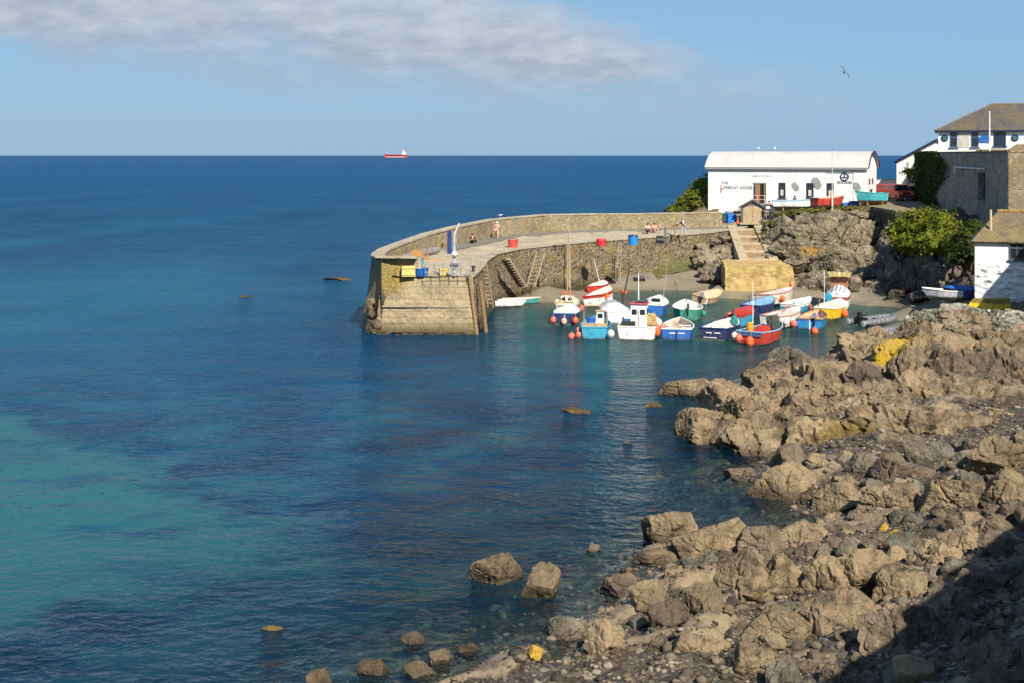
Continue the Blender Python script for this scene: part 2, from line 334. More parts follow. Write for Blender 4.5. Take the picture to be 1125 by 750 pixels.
# ---------------------------------------------------------------- sea
SANDPOLY = [G(px, py, 0) for px, py in [(-500, 425), (0, 433), (70, 462), (180, 503), (260, 535), (335, 562), (405, 622), (350, 640), (250, 668), (150, 690), (60, 716), (0, 735), (-300, 760)]]
def polysd(x, y, poly):
    x = x.ravel(); y = y.ravel(); ins = np.zeros(len(x), bool); dm = np.full(len(x), 1e9); n = len(poly)
    for i in range(n):
        ax, ay = poly[i].x, poly[i].y; bx, by = poly[(i+1) % n].x, poly[(i+1) % n].y
        cr = ((ay > y) != (by > y)); xi = (bx-ax)*(y-ay)/((by-ay) if by != ay else 1e-9)+ax; ins ^= cr & (x < xi)
        tt = np.clip(((x-ax)*(bx-ax)+(y-ay)*(by-ay))/max(1e-9, (bx-ax)**2+(by-ay)**2), 0, 1)
        dm = np.minimum(dm, np.hypot(x-ax-tt*(bx-ax), y-ay-tt*(by-ay)))
    return np.where(ins, dm, -dm)
wx = np.concatenate([[-60000, -20000, -6000, -2000, -700, -250, -120], axis((-70, -24, 1.5), (-24, -8, .6), (-8, 30, .35), (30, 50, 1.)), [80, 160, 400, 1500, 6000, 20000, 60000]])
wy = np.concatenate([[-300, -60, 0], axis((12, 30, 1.), (30, 72, .35), (72, 150, .6), (150, 190, 2.)), [240, 320, 500, 900, 2000, 5000, 12000, 30000, 80000]])
WX, WY = np.meshgrid(wx, wy)
near = (WX > -70) & (WX < 90) & (WY > 11) & (WY < 191)
dep = np.full(WX.shape, 9.); dep[near] = -gz(WX[near], WY[near])
sandm = np.clip(polysd(WX, WY, SANDPOLY)/4.0, -2, 1.5)
harw = np.clip(sstep(WY, 62, 92)*sstep(WX, -5, 6)*(WY < 150), 0, 1)
m, t = newmat('sea_water'); P = t.pos(); d = t.attr('depth'); sm = t.attr('sandbed'); hw = t.attr('harbour')
yy = t.sep(P)[1]
warp = t.noise(t.mapp(P, (.10, .16, 1)), 1., 3, .5)
rip = t.noise(t.mapp(P, (1.7, 2.1, 1), (0, 0, R(14))), 1.0, 3, .5, .5)
rip2 = t.noise(t.mapp(P, (4.2, 5.0, 1), (0, 0, R(-10))), 1.0, 3, .6, .4)
swell = t.noise(t.mapp(P, (.70, .85, 1), (0, 0, R(16))), 1., 2, .5)
sea = t.noise(t.mapp(P, (.26, .30, 1), (0, 0, R(6))), 1., 3, .5)
calm = t.math('MULTIPLY', t.rng(warp, .3, .7, .55, 1.2), t.math('SUBTRACT', 1., t.math('MULTIPLY', hw, .45)))
hgt = t.math('MULTIPLY', t.math('ADD', t.math('ADD', t.math('MULTIPLY', rip, .22), t.math('MULTIPLY', rip2, .055)), t.math('ADD', t.math('MULTIPLY', swell, .22), t.math('MULTIPLY', sea, .30))), calm)
nm = t.bump(hgt, 1., 1.)
pat = t.noise(t.mapp(P, (.045, .018, 1), (0, 0, R(20))), 1., 6, .62)
pat2 = t.noise(t.mapp(P, (.21, .22, 1), (0, 0, R(-15))), 1., 5, .62)
deepc = t.ramp(pat, [(.36, (.002, .038, .095)), (.5, (.003, .054, .122)), (.64, (.005, .075, .148))])
far = t.rng(yy, 140, 700); deepc = t.mix(far, deepc, (.001, .056, .155))
nearc = t.ramp(pat2, [(.36, (.005, .026, .064)), (.5, (.006, .044, .096)), (.66, (.014, .08, .125))])
deepc = t.mix(t.rng(yy, 90, 60, 0, 1), deepc, nearc)
sandf = t.rng(t.math('ADD', sm, t.math('MULTIPLY', t.math('SUBTRACT', pat2, .5), 3.4)), -.1, .75, 0, 1, True)
hole = t.rng(t.math('ADD', t.math('MULTIPLY', pat2, .5), t.math('MULTIPLY', t.noise(t.mapp(P, (.16, .34, 1)), 1., 4, .6), .5)), .50, .585, 1., .22, True)
body = t.mix(t.math('MULTIPLY', sandf, hole), deepc, (.017, .100, .122))
body = t.mix(t.math('MULTIPLY', t.attr('shoal'), .6), body, (.008, .098, .16))
body = t.mix(t.math('MULTIPLY', hw, .82), body, t.mix(t.rng(pat2, .38, .62), (.018, .10, .125), (.036, .155, .15)))
opac = t.rng(d, .05, 3.0, .04, .97)
opac = t.math('MULTIPLY', opac, 1.)
df = t.new('ShaderNodeBsdfDiffuse'); t.set(df.inputs[0], body); t.l.new(nm, df.inputs['Normal'])
tr = t.new('ShaderNodeBsdfTransparent'); t.set(tr.inputs[0], t.mix(t.rng(d, 0, 1.2), (.82, .9, .88), (.28, .60, .62)))
mx = t.new('ShaderNodeMixShader'); t.set(mx.inputs[0], opac); t.l.new(tr.outputs[0], mx.inputs[1]); t.l.new(df.outputs[0], mx.inputs[2])
gl = t.new('ShaderNodeBsdfGlossy'); t.set(gl.inputs['Roughness'], t.rng(yy, 35, 200, .06, .13)); t.l.new(nm, gl.inputs['Normal'])
fr = t.new('ShaderNodeFresnel'); fr.inputs[0].default_value = 1.33; t.l.new(nm, fr.inputs['Normal'])
m2 = t.new('ShaderNodeMixShader'); t.set(m2.inputs[0], t.math('MULTIPLY', fr.outputs[0], t.rng(yy, 40, 260, .48, .24))); t.l.new(mx.outputs[0], m2.inputs[1]); t.l.new(gl.outputs[0], m2.inputs[2])
t.l.new(m2.outputs[0], t.out.inputs[0]); WATER = m
props(mesh_obj('sea', np.stack([WX.ravel(), WY.ravel(), 0*WX.ravel()], 1), gridfaces(len(wx), len(wy)), WATER, None, True,
      attrs={'depth': dep.ravel(), 'sandbed': sandm, 'harbour': harw.ravel(), 'shoal': (np.exp(-((WX+40)/20)**2-((WY-112)/34)**2)).ravel()}), kind='structure')

# ---------------------------------------------------------------- stone materials
def rockmat(name, hi, mid, lo, lichen=None, barn=0., wet=.55, lichen_c=(.50, .32, .02), zdark=.25, zones=()):
    m, t = newmat(name); P = t.pos(); z = t.sep(P)[2]
    n = t.noise(P, .55, 6, .62, .3); n2 = t.noise(P, 3.2, 6, .65); st = t.noise(t.mapp(P, (5.5, 1.1, 1.6), (R(20), R(35), R(25))), 1., 5, .6); fn = t.noise(P, 16, 4, .7)
    f = t.math('ADD', t.math('MULTIPLY', n, .5), t.math('ADD', t.math('MULTIPLY', n2, .28), t.math('MULTIPLY', st, .22)))
    c = t.ramp(f, [(.38, lo), (.47, mid), (.6, hi)])
    ck = t.vor(t.mapp(P, (1, 1, .6)), 1.7, 'DISTANCE_TO_EDGE'); 
    c = t.mix(t.math('MULTIPLY', t.rng(ck.outputs['Distance'], .025, 0), .55), c, tuple(x*.35 for x in lo))
    c = t.mix(t.rng(fn, .55, .75, 0, .45), c, tuple(min(1, x*1.5) for x in hi))
    zz = t.math('ADD', z, t.math('MULTIPLY', t.math('SUBTRACT', n, .5), 1.6))
    c = t.mix(t.math('MULTIPLY', t.rng(zz, zdark+.35, zdark-.25, 0, 1, True), wet), c, (.045, .034, .02))
    c = t.mix(t.rng(t.noise(P, .16, 3, .5), .5, .62, 0, .5), c, tuple(x*.45 for x in mid))
    for (lx, ly, lz), lr, lc, ls in zones:
        dv = t.new('ShaderNodeVectorMath', operation='DISTANCE'); t.l.new(P, dv.inputs[0]); dv.inputs[1].default_value = (lx, ly, lz)
        k = t.rng(t.math('ADD', t.math('DIVIDE', dv.outputs['Value'], lr), t.math('MULTIPLY', t.math('SUBTRACT', n2, .5), 1.6)), 1.1, .6); c = t.mix(t.math('MULTIPLY', k, ls), c, t.mix(st, tuple(x*.5 for x in lc), tuple(x*1.5 for x in lc)))
    if barn: c = t.mix(t.math('MULTIPLY', t.rng(t.noise(P, 5, 5, .7), .56, .62), barn), c, (.55, .53, .47))
    if lichen:
        for (lx, ly, lz), lr in lichen:
            dv = t.new('ShaderNodeVectorMath', operation='DISTANCE'); t.l.new(P, dv.inputs[0]); dv.inputs[1].default_value = (lx, ly, lz)
            k = t.rng(t.math('ADD', t.math('DIVIDE', dv.outputs['Value'], lr), t.math('MULTIPLY', t.math('SUBTRACT', n2, .5), 3.6)), 1.05, .75)
            c = t.mix(t.math('MULTIPLY', k, .85), c, lichen_c)
    ht = t.math('ADD', t.math('ADD', t.math('MULTIPLY', n2, .7), t.math('MULTIPLY', st, .6)), t.math('MULTIPLY', fn, .22))
    finish(t, c, .88, t.bump(ht, .85, .16), .2); return m
def masonry(name, stones, mortar, scale=(2.2, 2.2, 3.), mw=.06, stain=(.08, .06, .04), lich=None, bumpd=.08, dark=.35, wetz=None, zones=()):
    """rubble masonry: irregular stones in every depth, mortar between"""
    m, t = newmat(name); P = t.pos(); n = t.noise(P, .5, 5, .6); fn = t.noise(P, 12, 4, .65)
    q = t.vmath('ADD', t.mapp(P, scale), t.mapp(t.new('ShaderNodeCombineXYZ').outputs[0], (1, 1, 1)))
    q = t.vmath('ADD', q, t.vmath('MULTIPLY', t.noise(P, 3., 2), (.25, .25, .25)))
    v = t.vor(q, 1., 'F1', .9); e = t.vor(q, 1., 'DISTANCE_TO_EDGE', .9)
    k = len(stones)-1; c = t.ramp(t.sep(v.outputs['Color'])[0], [(i/k, s) for i, s in enumerate(stones)])
    c = t.mix(t.math('MULTIPLY', fn, .35), c, stain); 
    ed = t.rng(e.outputs['Distance'], mw*.4, mw)
    c = t.mix(ed, mortar, c)
    c = t.mix(t.math('MULTIPLY', t.rng(n, .48, .66), dark), c, stain)
    if lich: c = t.mix(t.math('MULTIPLY', t.rng(t.noise(P, .8, 6, .7), .54, .62), lich[1]), c, lich[0])
    if wetz is not None: c = t.mix(t.math('MULTIPLY', t.rng(t.math('ADD', t.sep(P)[2], t.math('MULTIPLY', n, .8)), wetz+.7, wetz), .8), c, (.05, .045, .02))
    for (lx, ly, lz), lr, lc, ls in zones:
        dv = t.new('ShaderNodeVectorMath', operation='DISTANCE'); t.l.new(P, dv.inputs[0]); dv.inputs[1].default_value = (lx, ly, lz)
        k = t.rng(t.math('ADD', t.math('DIVIDE', dv.outputs['Value'], lr), t.math('MULTIPLY', t.math('SUBTRACT', t.noise(P, 2.2, 5, .7), .5), 2.4)), 1.1, .7); c = t.mix(t.math('MULTIPLY', k, ls), c, lc)
    ht = t.math('ADD', t.math('MULTIPLY', ed, 1.), t.math('MULTIPLY', fn, .5)); finish(t, c, .9, t.bump(ht, .8, bumpd), .15); return m
def coursed(name, hi, lo, mortar, bw=1.1, rh=.36, lichs=()):
    """squared stone in courses, laid by the wall's own UV in metres"""
    m, t = newmat(name); uv = t.new('ShaderNodeUVMap').outputs[0]; P = t.pos(); n = t.noise(P, .55, 6, .65); n2 = t.noise(P, 4, 5, .65); fn = t.noise(P, 18, 4, .7)
    b = t.new('ShaderNodeTexBrick'); t.l.new(t.vmath('ADD', uv, t.vmath('MULTIPLY', t.noise(P, 1.2, 3), (.06, .10, 0))), b.inputs[0]); b.offset = .5; b.squash = .7; b.squash_frequency = 3
    b.inputs['Scale'].default_value = 1; b.inputs['Brick Width'].default_value = bw; b.inputs['Row Height'].default_value = rh; b.inputs['Mortar Size'].default_value = .018; b.inputs['Mortar Smooth'].default_value = .4
    b.inputs['Color1'].default_value = (*hi, 1); b.inputs['Color2'].default_value = (*lo, 1); b.inputs['Mortar'].default_value = (*mortar, 1)
    c = t.mix(t.math('MULTIPLY', t.rng(n2, .4, .7), .5), b.outputs[0], tuple(x*.62 for x in lo))
    c = t.mix(t.math('MULTIPLY', t.rng(n, .46, .62), .6), c, (.17, .135, .085))
    z = t.math('ADD', t.sep(P)[2], t.math('MULTIPLY', t.math('SUBTRACT', n, .5), 1.1))
    c = t.mix(t.math('MULTIPLY', t.rng(z, 1.0, .15), .85), c, (.06, .052, .022))
    for (lx, ly, lz), lr, lc in lichs:
        dv = t.new('ShaderNodeVectorMath', operation='DISTANCE'); t.l.new(P, dv.inputs[0]); dv.inputs[1].default_value = (lx, ly, lz)
        k = t.rng(t.math('ADD', t.math('DIVIDE', dv.outputs['Value'], lr), t.math('MULTIPLY', t.math('SUBTRACT', n2, .5), 2.6)), 1.1, .7); c = t.mix(t.math('MULTIPLY', k, .85), c, lc)
    ht = t.math('ADD', t.math('MULTIPLY', b.outputs['Fac'], -.4), t.math('ADD', t.math('MULTIPLY', n2, .9), t.math('MULTIPLY', fn, .35)))
    finish(t, c, .9, t.bump(ht, .8, .07), .15); return m
def concrete(name, hi, lo, streak=.3, scale=.7, rust=None, bumps=.5):
    m, t = newmat(name); P = t.pos(); n = t.noise(P, scale, 6, .62); n2 = t.noise(P, 6, 5, .7); s = t.noise(t.mapp(P, (2.5, 2.5, .2)), 1., 4, .6)
    c = t.ramp(t.math('ADD', t.math('MULTIPLY', n, .6), t.math('MULTIPLY', n2, .4)), [(.38, lo), (.6, hi)])
    c = t.mix(t.rng(s, .5, .7, 0, streak), c, tuple(x*.5 for x in lo))
    if rust: c = t.mix(t.rng(t.noise(P, .9, 5, .7), .5, .66, 0, .8), c, rust)
    finish(t, c, .88, t.bump(t.math('ADD', n2, n), bumps, .05), .2); return m
# ---------------------------------------------------------------- quay
DOWN = -1.4
inner = [(-2.4, 95.4), (-2.05, 101), (-1.75, 108), (-1.0, 115), (1.0, 120), (3.2, 123), (7, 127.5), (11.3, 131), (16.5, 135.5), (20.5, 139.5), (23.2, 143.5), (25.5, 148)]
outer = [(-9.0, 96.3), (-9.4, 100), (-9.5, 106), (-8.6, 112), (-7.0, 118), (-5.0, 123), (-1.6, 134), (3.5, 141), (8.3, 143.4), (13.3, 145), (22.6, 147)]
otop = [5.3, 5.2, 5.15, 5.3, 5.65, 5.95, 6.15, 6.3, 6.28, 6.22, 6.3]
def resample(pts, n):
    P = np.array(pts, float); s = np.concatenate([[0], np.cumsum(np.linalg.norm(np.diff(P[:, :2], axis=0), axis=1))]); q = np.linspace(0, s[-1], n)
    return np.stack([np.interp(q, s, P[:, k]) for k in range(P.shape[1])], 1), q
def normals2(P):
    d = np.gradient(P[:, :2], axis=0); d /= np.linalg.norm(d, axis=1)[:, None]; return np.stack([-d[:, 1], d[:, 0]], 1)   # left of travel
ASHLAR = coursed('pale_coursed_stone', (.42, .335, .205), (.355, .28, .17), (.30, .235, .145), 2.6, .43,
    [(tuple(A(432, 300, 96)), 1.3, (.36, .26, .07)), (tuple(A(418, 308, 97)), 1.6, (.16, .12, .02))])
RUBBLE = masonry('dark_rubble_wall', [(.05, .042, .032), (.12, .095, .065), (.19, .15, .10), (.08, .066, .05), (.155, .12, .08), (.26, .21, .135)], (.30, .24, .155), (2.6, 2.6, 3.6), .11, (.07, .05, .03), ((.27, .20, .05), .55), .1, .25, .9)
PARAPET = masonry('lichened_parapet_stone', [(.24, .19, .12), (.31, .25, .155), (.39, .315, .20), (.20, .16, .105), (.35, .28, .175)], (.40, .33, .22), (3.0, 3.0, 4.4), .10, (.08, .06, .03), ((.27, .18, .04), .45), zones=[(tuple(A(430, 300, 96.6)), 1.5, (.33, .235, .055), .6), (tuple(A(421, 312, 96.4)), 1.1, (.28, .2, .05), .55), (tuple(A(411, 335, 96.5)), 1.3, (.05, .04, .03), .85), (tuple(A(412, 355, 96)), 1.3, (.055, .045, .03), .8), (tuple(A(440, 292, 96.4)), .9, (.38, .30, .12), .7)])
DECK = concrete('weathered_quay_paving', (.46, .39, .275), (.29, .24, .165), .25, .35, None, .8)
COPE = concrete('pale_coping_stone', (.44, .38, .28), (.27, .23, .16), .3, .8)
PATH = concrete('grey_concrete_path', (.22, .20, .175), (.15, .135, .115), .2)
OCHRE = concrete('ochre_stained_concrete', (.50, .365, .155), (.36, .255, .10), .35, .6, (.22, .15, .06))
pier = thing('stone_pier', 'curved stone harbour pier with parapet on its seaward side', 'pier')
def strip_wall(name, top, base, n, rows, mat, amp, parent, fq=1.1):
    """wall between two 3-D polylines, roughened like laid stone; uv in metres"""
    T, s = resample(top, n); B, _ = resample(base, n); k = np.linspace(0, 1, rows)[:, None, None]; V = (B[None]*(1-k)+T[None]*k)
    H = np.linalg.norm(T-B, axis=1).mean(); N = normals2(T); v = V.reshape(-1, 3); d = fbm(v*fq, 4, .6)*amp
    f1, f2, _ = vor12(v*np.array([1.75, 1.75, 2.5])); d += sstep(f2-f1, 0, .2)*amp*.35
    d = (d.reshape(rows, n)*np.sin(np.clip(np.linspace(0.05, 1, rows), 0, .985)*3.14159)[:, None]**.4).ravel(); v = v.copy(); v[:, :2] -= np.tile(N, (rows, 1))*d[:, None]
    uv = np.stack([np.tile(s, rows), np.repeat(np.linspace(0, H, rows), n)], 1)
    return mesh_obj(name, v, gridfaces(n, rows), mat, parent, False, None, uv)
# head: coursed front face, with two shallow ledges
def zi(s): return 3.95 + .75*s
fl = [(-6.6, 96.35, 3.95), (-2.5, 95.9, 3.95)]
strip_wall('head_wall', [(-9.2, 96.75, 3.98), (-8.8, 96.5, 3.98), (-6.6, 96.35, 3.97), (-2.75, 96.0, 3.95)], [(-9.8, 95.95, DOWN), (-9.4, 95.65, DOWN), (-6.6, 95.4, DOWN), (-2.35, 95.1, DOWN)], 90, 50, ASHLAR, .07, pier, 2.2)
it = [(x+(.32 if i == 0 else .25 if i < 5 else 0)*-1, y+(.6 if i == 0 else .15), zi(i/(len(inner)-1))) for i, (x, y) in enumerate(inner)]
ib = [(x, y-(.3 if i == 0 else .25), DOWN) for i, (x, y) in enumerate(inner)]
strip_wall('harbour_wall', it, ib, 420, 46, RUBBLE, .12, pier)
# deck
n = 150; I, _ = resample(it, n); O, _ = resample([(x, y, 4.0+.7*i/11) for i, (x, y) in enumerate(outer)], n)
mrow = 26; k = np.linspace(0, 1, mrow)[:, None, None]; Dk = (I[None]*(1-k)+O[None]*k).reshape(-1, 3)
bmp = fbm(Dk*.45, 5, .6)*.17 + fbm(Dk*1.7+5, 4, .6, True)*.07; ed = np.repeat(np.clip(np.minimum(np.linspace(0, 1, mrow), (1-np.linspace(0, 1, mrow))*1.2)*6, 0, 1), n); Dk[:, 2] += bmp*ed
mesh_obj('deck', Dk, gridfaces(n, mrow), DECK, pier)
# coping along the harbour edge
def ribbon(name, line, w0, w1, h, mat, parent, n=120, lift=0.0):
    """flat-topped course following a polyline: from w0 to w1 metres left of it, h tall"""
    T, s = resample(line, n); N = normals2(T); v = []
    for i in range(n):
        for ww, hh in ((w0, 0), (w0, h), (w1, h), (w1, 0)): v.append((T[i, 0]+N[i, 0]*ww, T[i, 1]+N[i, 1]*ww, T[i, 2]+lift+hh+.012*math.sin(i*2.3)))
    f = []
    for i in range(n-1):
        for a in range(4): b = (a+1) % 4; f.append((4*i+a, 4*i+b, 4*i+4+b, 4*i+4+a))
    f += [(0, 1, 2, 3), (4*n-1, 4*n-2, 4*n-3, 4*n-4)]
    return mesh_obj(name, v, f, mat, parent, False, None, [(s[i//4], (i % 4)*.3) for i in range(4*n)])
ribbon('coping', it, -.10, .75, .10, COPE, pier, 160, -.0)
ribbon('footpath', [(x, y, 4.02+.7*i/11) for i, (x, y) in enumerate(outer)][4:], -2.0, -.02, .13, PATH, pier, 120)
# parapet: body and coping swept along the seaward side and round the head
pl = [(-6.7, 96.75)] + [(-8.35, 96.75)] + outer; pz = [5.25, 5.28] + otop
PT, ps = resample([(x, y, z) for (x, y), z in zip(pl, pz)], 170); PN = normals2(PT); v = []; j_k = lambda i: min(1., max(.0, (i-4)/9)); base = 3.6+.7*np.linspace(0, 1, 170)
for i in range(170):
    th = .85
    for off, z in ((0, base[i]), (0, base[i]*.5+PT[i, 2]*.5), (0, PT[i, 2]), (th*.5, PT[i, 2]+.04), (th, PT[i, 2]), (th+.25, 3.), (th+.6, 1.), (th+.95, DOWN)):
        j = fbm(np.array([[PT[i, 0], PT[i, 1], z]])*1.3, 3)[0]*.10
        if j_k(i) < 1: off = off*j_k(i) if off > .9 else off*max(.4, j_k(i))
        v.append((PT[i, 0]+PN[i, 0]*(off+j), PT[i, 1]+PN[i, 1]*(off+j), z))
f = [(8*i+a, 8*i+a+1, 8*i+8+a+1, 8*i+8+a) for i in range(169) for a in range(7)] + [tuple(range(8))]
mesh_obj('parapet', v, f, PARAPET, pier)
ribbon('parapet_coping', [tuple(p) for p in PT], -.06, .92, .11, COPE, pier, 170, -.01)
# end stub of the parapet above the head, coursed like the head below
strip_wall('parapet_end', [(-9.1, 96.62, 5.28), (-6.75, 96.42, 5.26)], [(-9.08, 96.5, 3.9), (-6.6, 96.3, 3.9)], 40, 16, ASHLAR, .05, pier, 2.)
mb = MB(); mb.box((-6.55, 96.85, 4.6), (.25, .9, 1.3)); mb.build('parapet_return', COPE, pier)
# shallow foundation courses and a rough toe of boulders at the seaward corner
for nm, z0, z1, out in (('ledge', 1.84, 1.93, -.13), ('ledge', .10, .36, .02)):
    mb = MB(); k0 = (3.95-z1)/5.35; mb.prism_z([(-9.0-.3*k0, 96.0-out-.5*k0), (-2.65+.2*k0, 95.65-out-.5*k0), (-2.65+.2*k0, 96.3), (-8.9, 96.6)], z0, z1); mb.build(nm, COPE if z0 > 1 else RUST and ASHLAR, pier)
PIERTOE = rockmat('dark_toe_rock', (.22, .17, .10), (.12, .09, .055), (.05, .04, .03), None, 0, .8)
v, f = join([rock((-9.9-rng.uniform(-.35, .3), 95.8+rng.uniform(-.3, 3.5), z), (rng.uniform(.25, .45),)*3, 900+i, 3, 10, .7, .8) for i, z in enumerate([-.2, .1, .5, .9, 1.3, 1.7, 2.0, -.1, .3, .8, 1.2, 1.6, .2, .0, .5])])
props(mesh_obj('boulder_toe', v, f, PIERTOE, None), 'rough dark boulders piled against the seaward corner of the pier head', 'rocks')
v, f = join([rock((-9.35+i*.62+rng.uniform(-.2, .2), 95.25+rng.uniform(-.15, .1), -.12), (.5, .3, rng.uniform(.2, .38)), 940+i, 2) for i in range(11)])
mesh_obj('footing', v, f, PIERTOE, pier)
# timber fender piles at the head corner, ladder, recessed stairs on the harbour wall
mb = MB(); mb.cyl((-2.32, 95.2, -1), (-3.0, 95.85, 4.1), .13); mb.build('fender_pile', WOOD, pier)
mb = MB(); mb.cyl((-1.72, 96.6, -1), (-2.25, 96.2, 3.6), .15); mb.build('fender_pile', WOOD, pier)
def ladder(p0, p1, mat, w=.42):
    mb = MB(); a, b = Vector(p0), Vector(p1); s = Vector((w/2, 0, 0)) if abs(b.y-a.y) < 9 else Vector((0, w/2, 0))
    mb.cyl(a-s, b-s, .045, n=6); mb.cyl(a+s, b+s, .045, n=6); nn = int((b-a).length/.35)
    for i in range(1, nn): p = a.lerp(b, i/nn); mb.cyl(p-s, p+s, .03, n=5)
    return mb.build('ladder', mat, pier)
ladder(A(539, 338, 104.6), A(531, 288, 103.2), PALEWOOD)
mb = MB(); a = A(553, 283, 113.0); b = A(573, 315, 117.2)
for i in range(12):
    p = a.lerp(b, (i+.5)/12); mb.box((p.x+.1, p.y-.35, p.z), (.5, .75, .2), R(40))
mb.build('stair', paint((.27, .21, .135), .9, .3, 4, .3), pier)
ladder(A(583, 316, 118.3), A(594, 278, 119.4), ROPE, .7)
ladder(A(679, 320, 128.), A(681, 268, 128.4), ROPE, .3)

# ---------------------------------------------------------------- landing block and slip with steps beside the quay
slip = thing('stone_slip', 'ochre stained stone landing block with steps climbing to the quay', 'slip')
bl, br = A(796, 319, 121.), A(868, 319, 121.); zt = 2.62
def rough_box(name, quad, z0, z1, mat, parent, batter=.0, amp=.06, seg=26):
    """box on a plan quad with battered, roughened sides and a chipped top"""
    q = [Vector(p).to_2d() for p in quad]; c = sum(q, Vector((0, 0)))/4; V, F = [], []
    def patch(a, b, cc, d, sg):
        base = len(V)
        for j in range(sg+1):
            for i in range(sg+1):
                u, w_ = i/sg, j/sg; V.append(a*(1-u)*(1-w_)+b*u*(1-w_)+cc*u*w_+d*(1-u)*w_)
        for j in range(sg):
            for i in range(sg): k = base+j*(sg+1)+i; F.append((k, k+1, k+sg+2, k+sg+1))
    bot = [Vector((p.x, p.y, z0)) for p in q]; top = [Vector((*(p+(c-p)*batter), z1)) for p in q]
    for i in range(4): j = (i+1) % 4; patch(bot[i], bot[j], top[j], top[i], seg)
    patch(*top, seg)
    P = np.array([x[:] for x in V]); nz = np.stack([fbm(P*.9+31, 4, .6), fbm(P*.9+57, 4, .6), fbm(P*.9+83, 4, .6)], 1)*amp*1.6 + np.stack([fbm(P*3+3, 3), fbm(P*3+8, 3), fbm(P*3+15, 3)], 1)*amp*.5
    return mesh_obj(name, P+nz, F, mat, parent)
rough_box('landing_block', [(bl.x, bl.y), (br.x+.4, br.y), (br.x+.6, 129.5), (bl.x+.9, 129.5)], .2, zt, OCHRE, slip, .03, .10)
STEPM = concrete('worn_brown_step', (.36, .27, .17), (.24, .17, .10), .3, .8, (.25, .13, .06)); SLIPC = concrete('pale_slip_kerb', (.47, .38, .25), (.34, .27, .17), .3, .8)
s0l, s0r = A(822, 287, 128.5), A(845, 287, 128.5); s1l, s1r = A(808, 252, 146), A(828, 252, 146)
for i in range(13):
    a, b = i/13, (i+1)/13; pl_, pr_ = s0l.lerp(s1l, a), s0r.lerp(s1r, a); ql, qr = s0l.lerp(s1l, b), s0r.lerp(s1r, b); zz = zt-.05+(4.75-zt)*b; mb = MB()
    mb.add([(pl_.x, pl_.y, 1.), (pr_.x, pr_.y, 1.), (qr.x, qr.y+.02, 1.), (ql.x, ql.y+.02, 1.), (pl_.x, pl_.y, zz), (pr_.x, pr_.y, zz), (qr.x, qr.y+.02, zz), (ql.x, ql.y+.02, zz)], [(0, 1, 5, 4), (1, 2, 6, 5), (2, 3, 7, 6), (3, 0, 4, 7), (4, 5, 6, 7)])
    mb.build('step', STEPM if i % 3 else SLIPC, slip)
for a0, a1, sx_ in ((s0l, s1l, -1), (s0r, s1r, 1)):
    mb = MB(); wd = .85; dx = Vector((sx_*wd, 0, 0)); n_ = 24; vv = []
    for i in range(n_+1):
        p = a0.lerp(a1, i/n_); z = zt+.14+(4.88-zt)*i/n_ + rng.uniform(-.02, .02)
        vv += [(p.x+sx_*.012, p.y, .8), (p.x+sx_*.012, p.y, z), (p.x+dx.x, p.y, z+.02), (p.x+dx.x*1.2, p.y, .8)]
    ff = [(4*i+a, 4*i+a+1, 4*i+5+a, 4*i+4+a) for i in range(n_) for a in range(3)] + [(0, 1, 2, 3), (4*n_+3, 4*n_+2, 4*n_+1, 4*n_)]
    mb.add(vv, ff); mb.build('side_kerb', SLIPC, slip)

BANK = rockmat('quay_bank_rock', (.30, .245, .16), (.17, .135, .09), (.05, .04, .03), None, .35, .4, zdark=1.2)
parts = []
for i in range(44):
    px, py = rng.uniform(768, 812), rng.uniform(262, 300); tt = (300-py)/38; Y = 128+tt*13+rng.uniform(-.6, .6)-(812-px)*.02; s = rng.uniform(.35, .95); p_ = A(px, py, Y); parts.append(rock((p_.x, Y, 1.0+tt*3.2-.35*s), (s*1.2, s*1.2, s*.8), 860+i, 3, 10, .9, 1.1, .3, None, .2))
v, f = join(parts); props(mesh_obj('rubble_bank', v, f, BANK, None), 'rough bank of tumbled stone between the quay wall and the slip steps', 'rocks')

# ---------------------------------------------------------------- the ledge the boats and the lifeboat house stand on
hp = [(20, 146, 4.2), (24, 144, 4.65), (27, 148, 5.0), (24.5, 150, 5.1), (28, 147, 5.0), (29, 145.5, 5.9), (31, 145, 6.5), (30, 148.5, 6.5), (30.5, 151, 6.5), (23, 157, 5.9), (26, 156.5, 5.9), (33, 146, 6.75), (35.5, 146, 6.9), (38, 144.5, 7.2), (40, 150, 7.4), (44, 152, 7.5), (46, 160, 7.8), (50, 150, 7.8), (34, 160, 7), (24, 166, 6), (20, 160, 3.8), (16, 158, 1.5), (18, 172, 2.5), (44, 175, 7.8), (60, 175, 8), (60, 140, 8), (26, 143, 4.4), (31, 141.5, 5.4), (38, 140, 6.5), (44, 140, 7.2), (12, 165, -2), (26, 182, 0), (60, 186, 4)]
HP = np.array(hp, float); _e = np.linalg.norm(HP[:, None, :2]-HP[None, :, :2], axis=2); _B = np.zeros((len(HP)+1,)*2); _B[:-1, :-1] = _e; _B[-1, :-1] = 1; _B[:-1, -1] = 1; _HW = np.linalg.solve(_B, np.append(HP[:, 2], 0))
def lz(x, y):
    q = np.stack([np.ravel(x), np.ravel(y)], 1); return (np.linalg.norm(q[:, None]-HP[None, :, :2], axis=2) @ _HW[:-1] + _HW[-1]).reshape(np.shape(x))
def lzp(x, y): return float(lz(np.array([x]), np.array([y]))[0])
lx, ly = np.arange(14, 60, .5), np.arange(140.5, 186, .5); LX, LY = np.meshgrid(lx, ly); LZ = lz(LX, LY); LP = np.stack([LX.ravel(), LY.ravel(), LZ.ravel()], 1); LP[:, 2] += fbm(LP*.6, 4)*.10
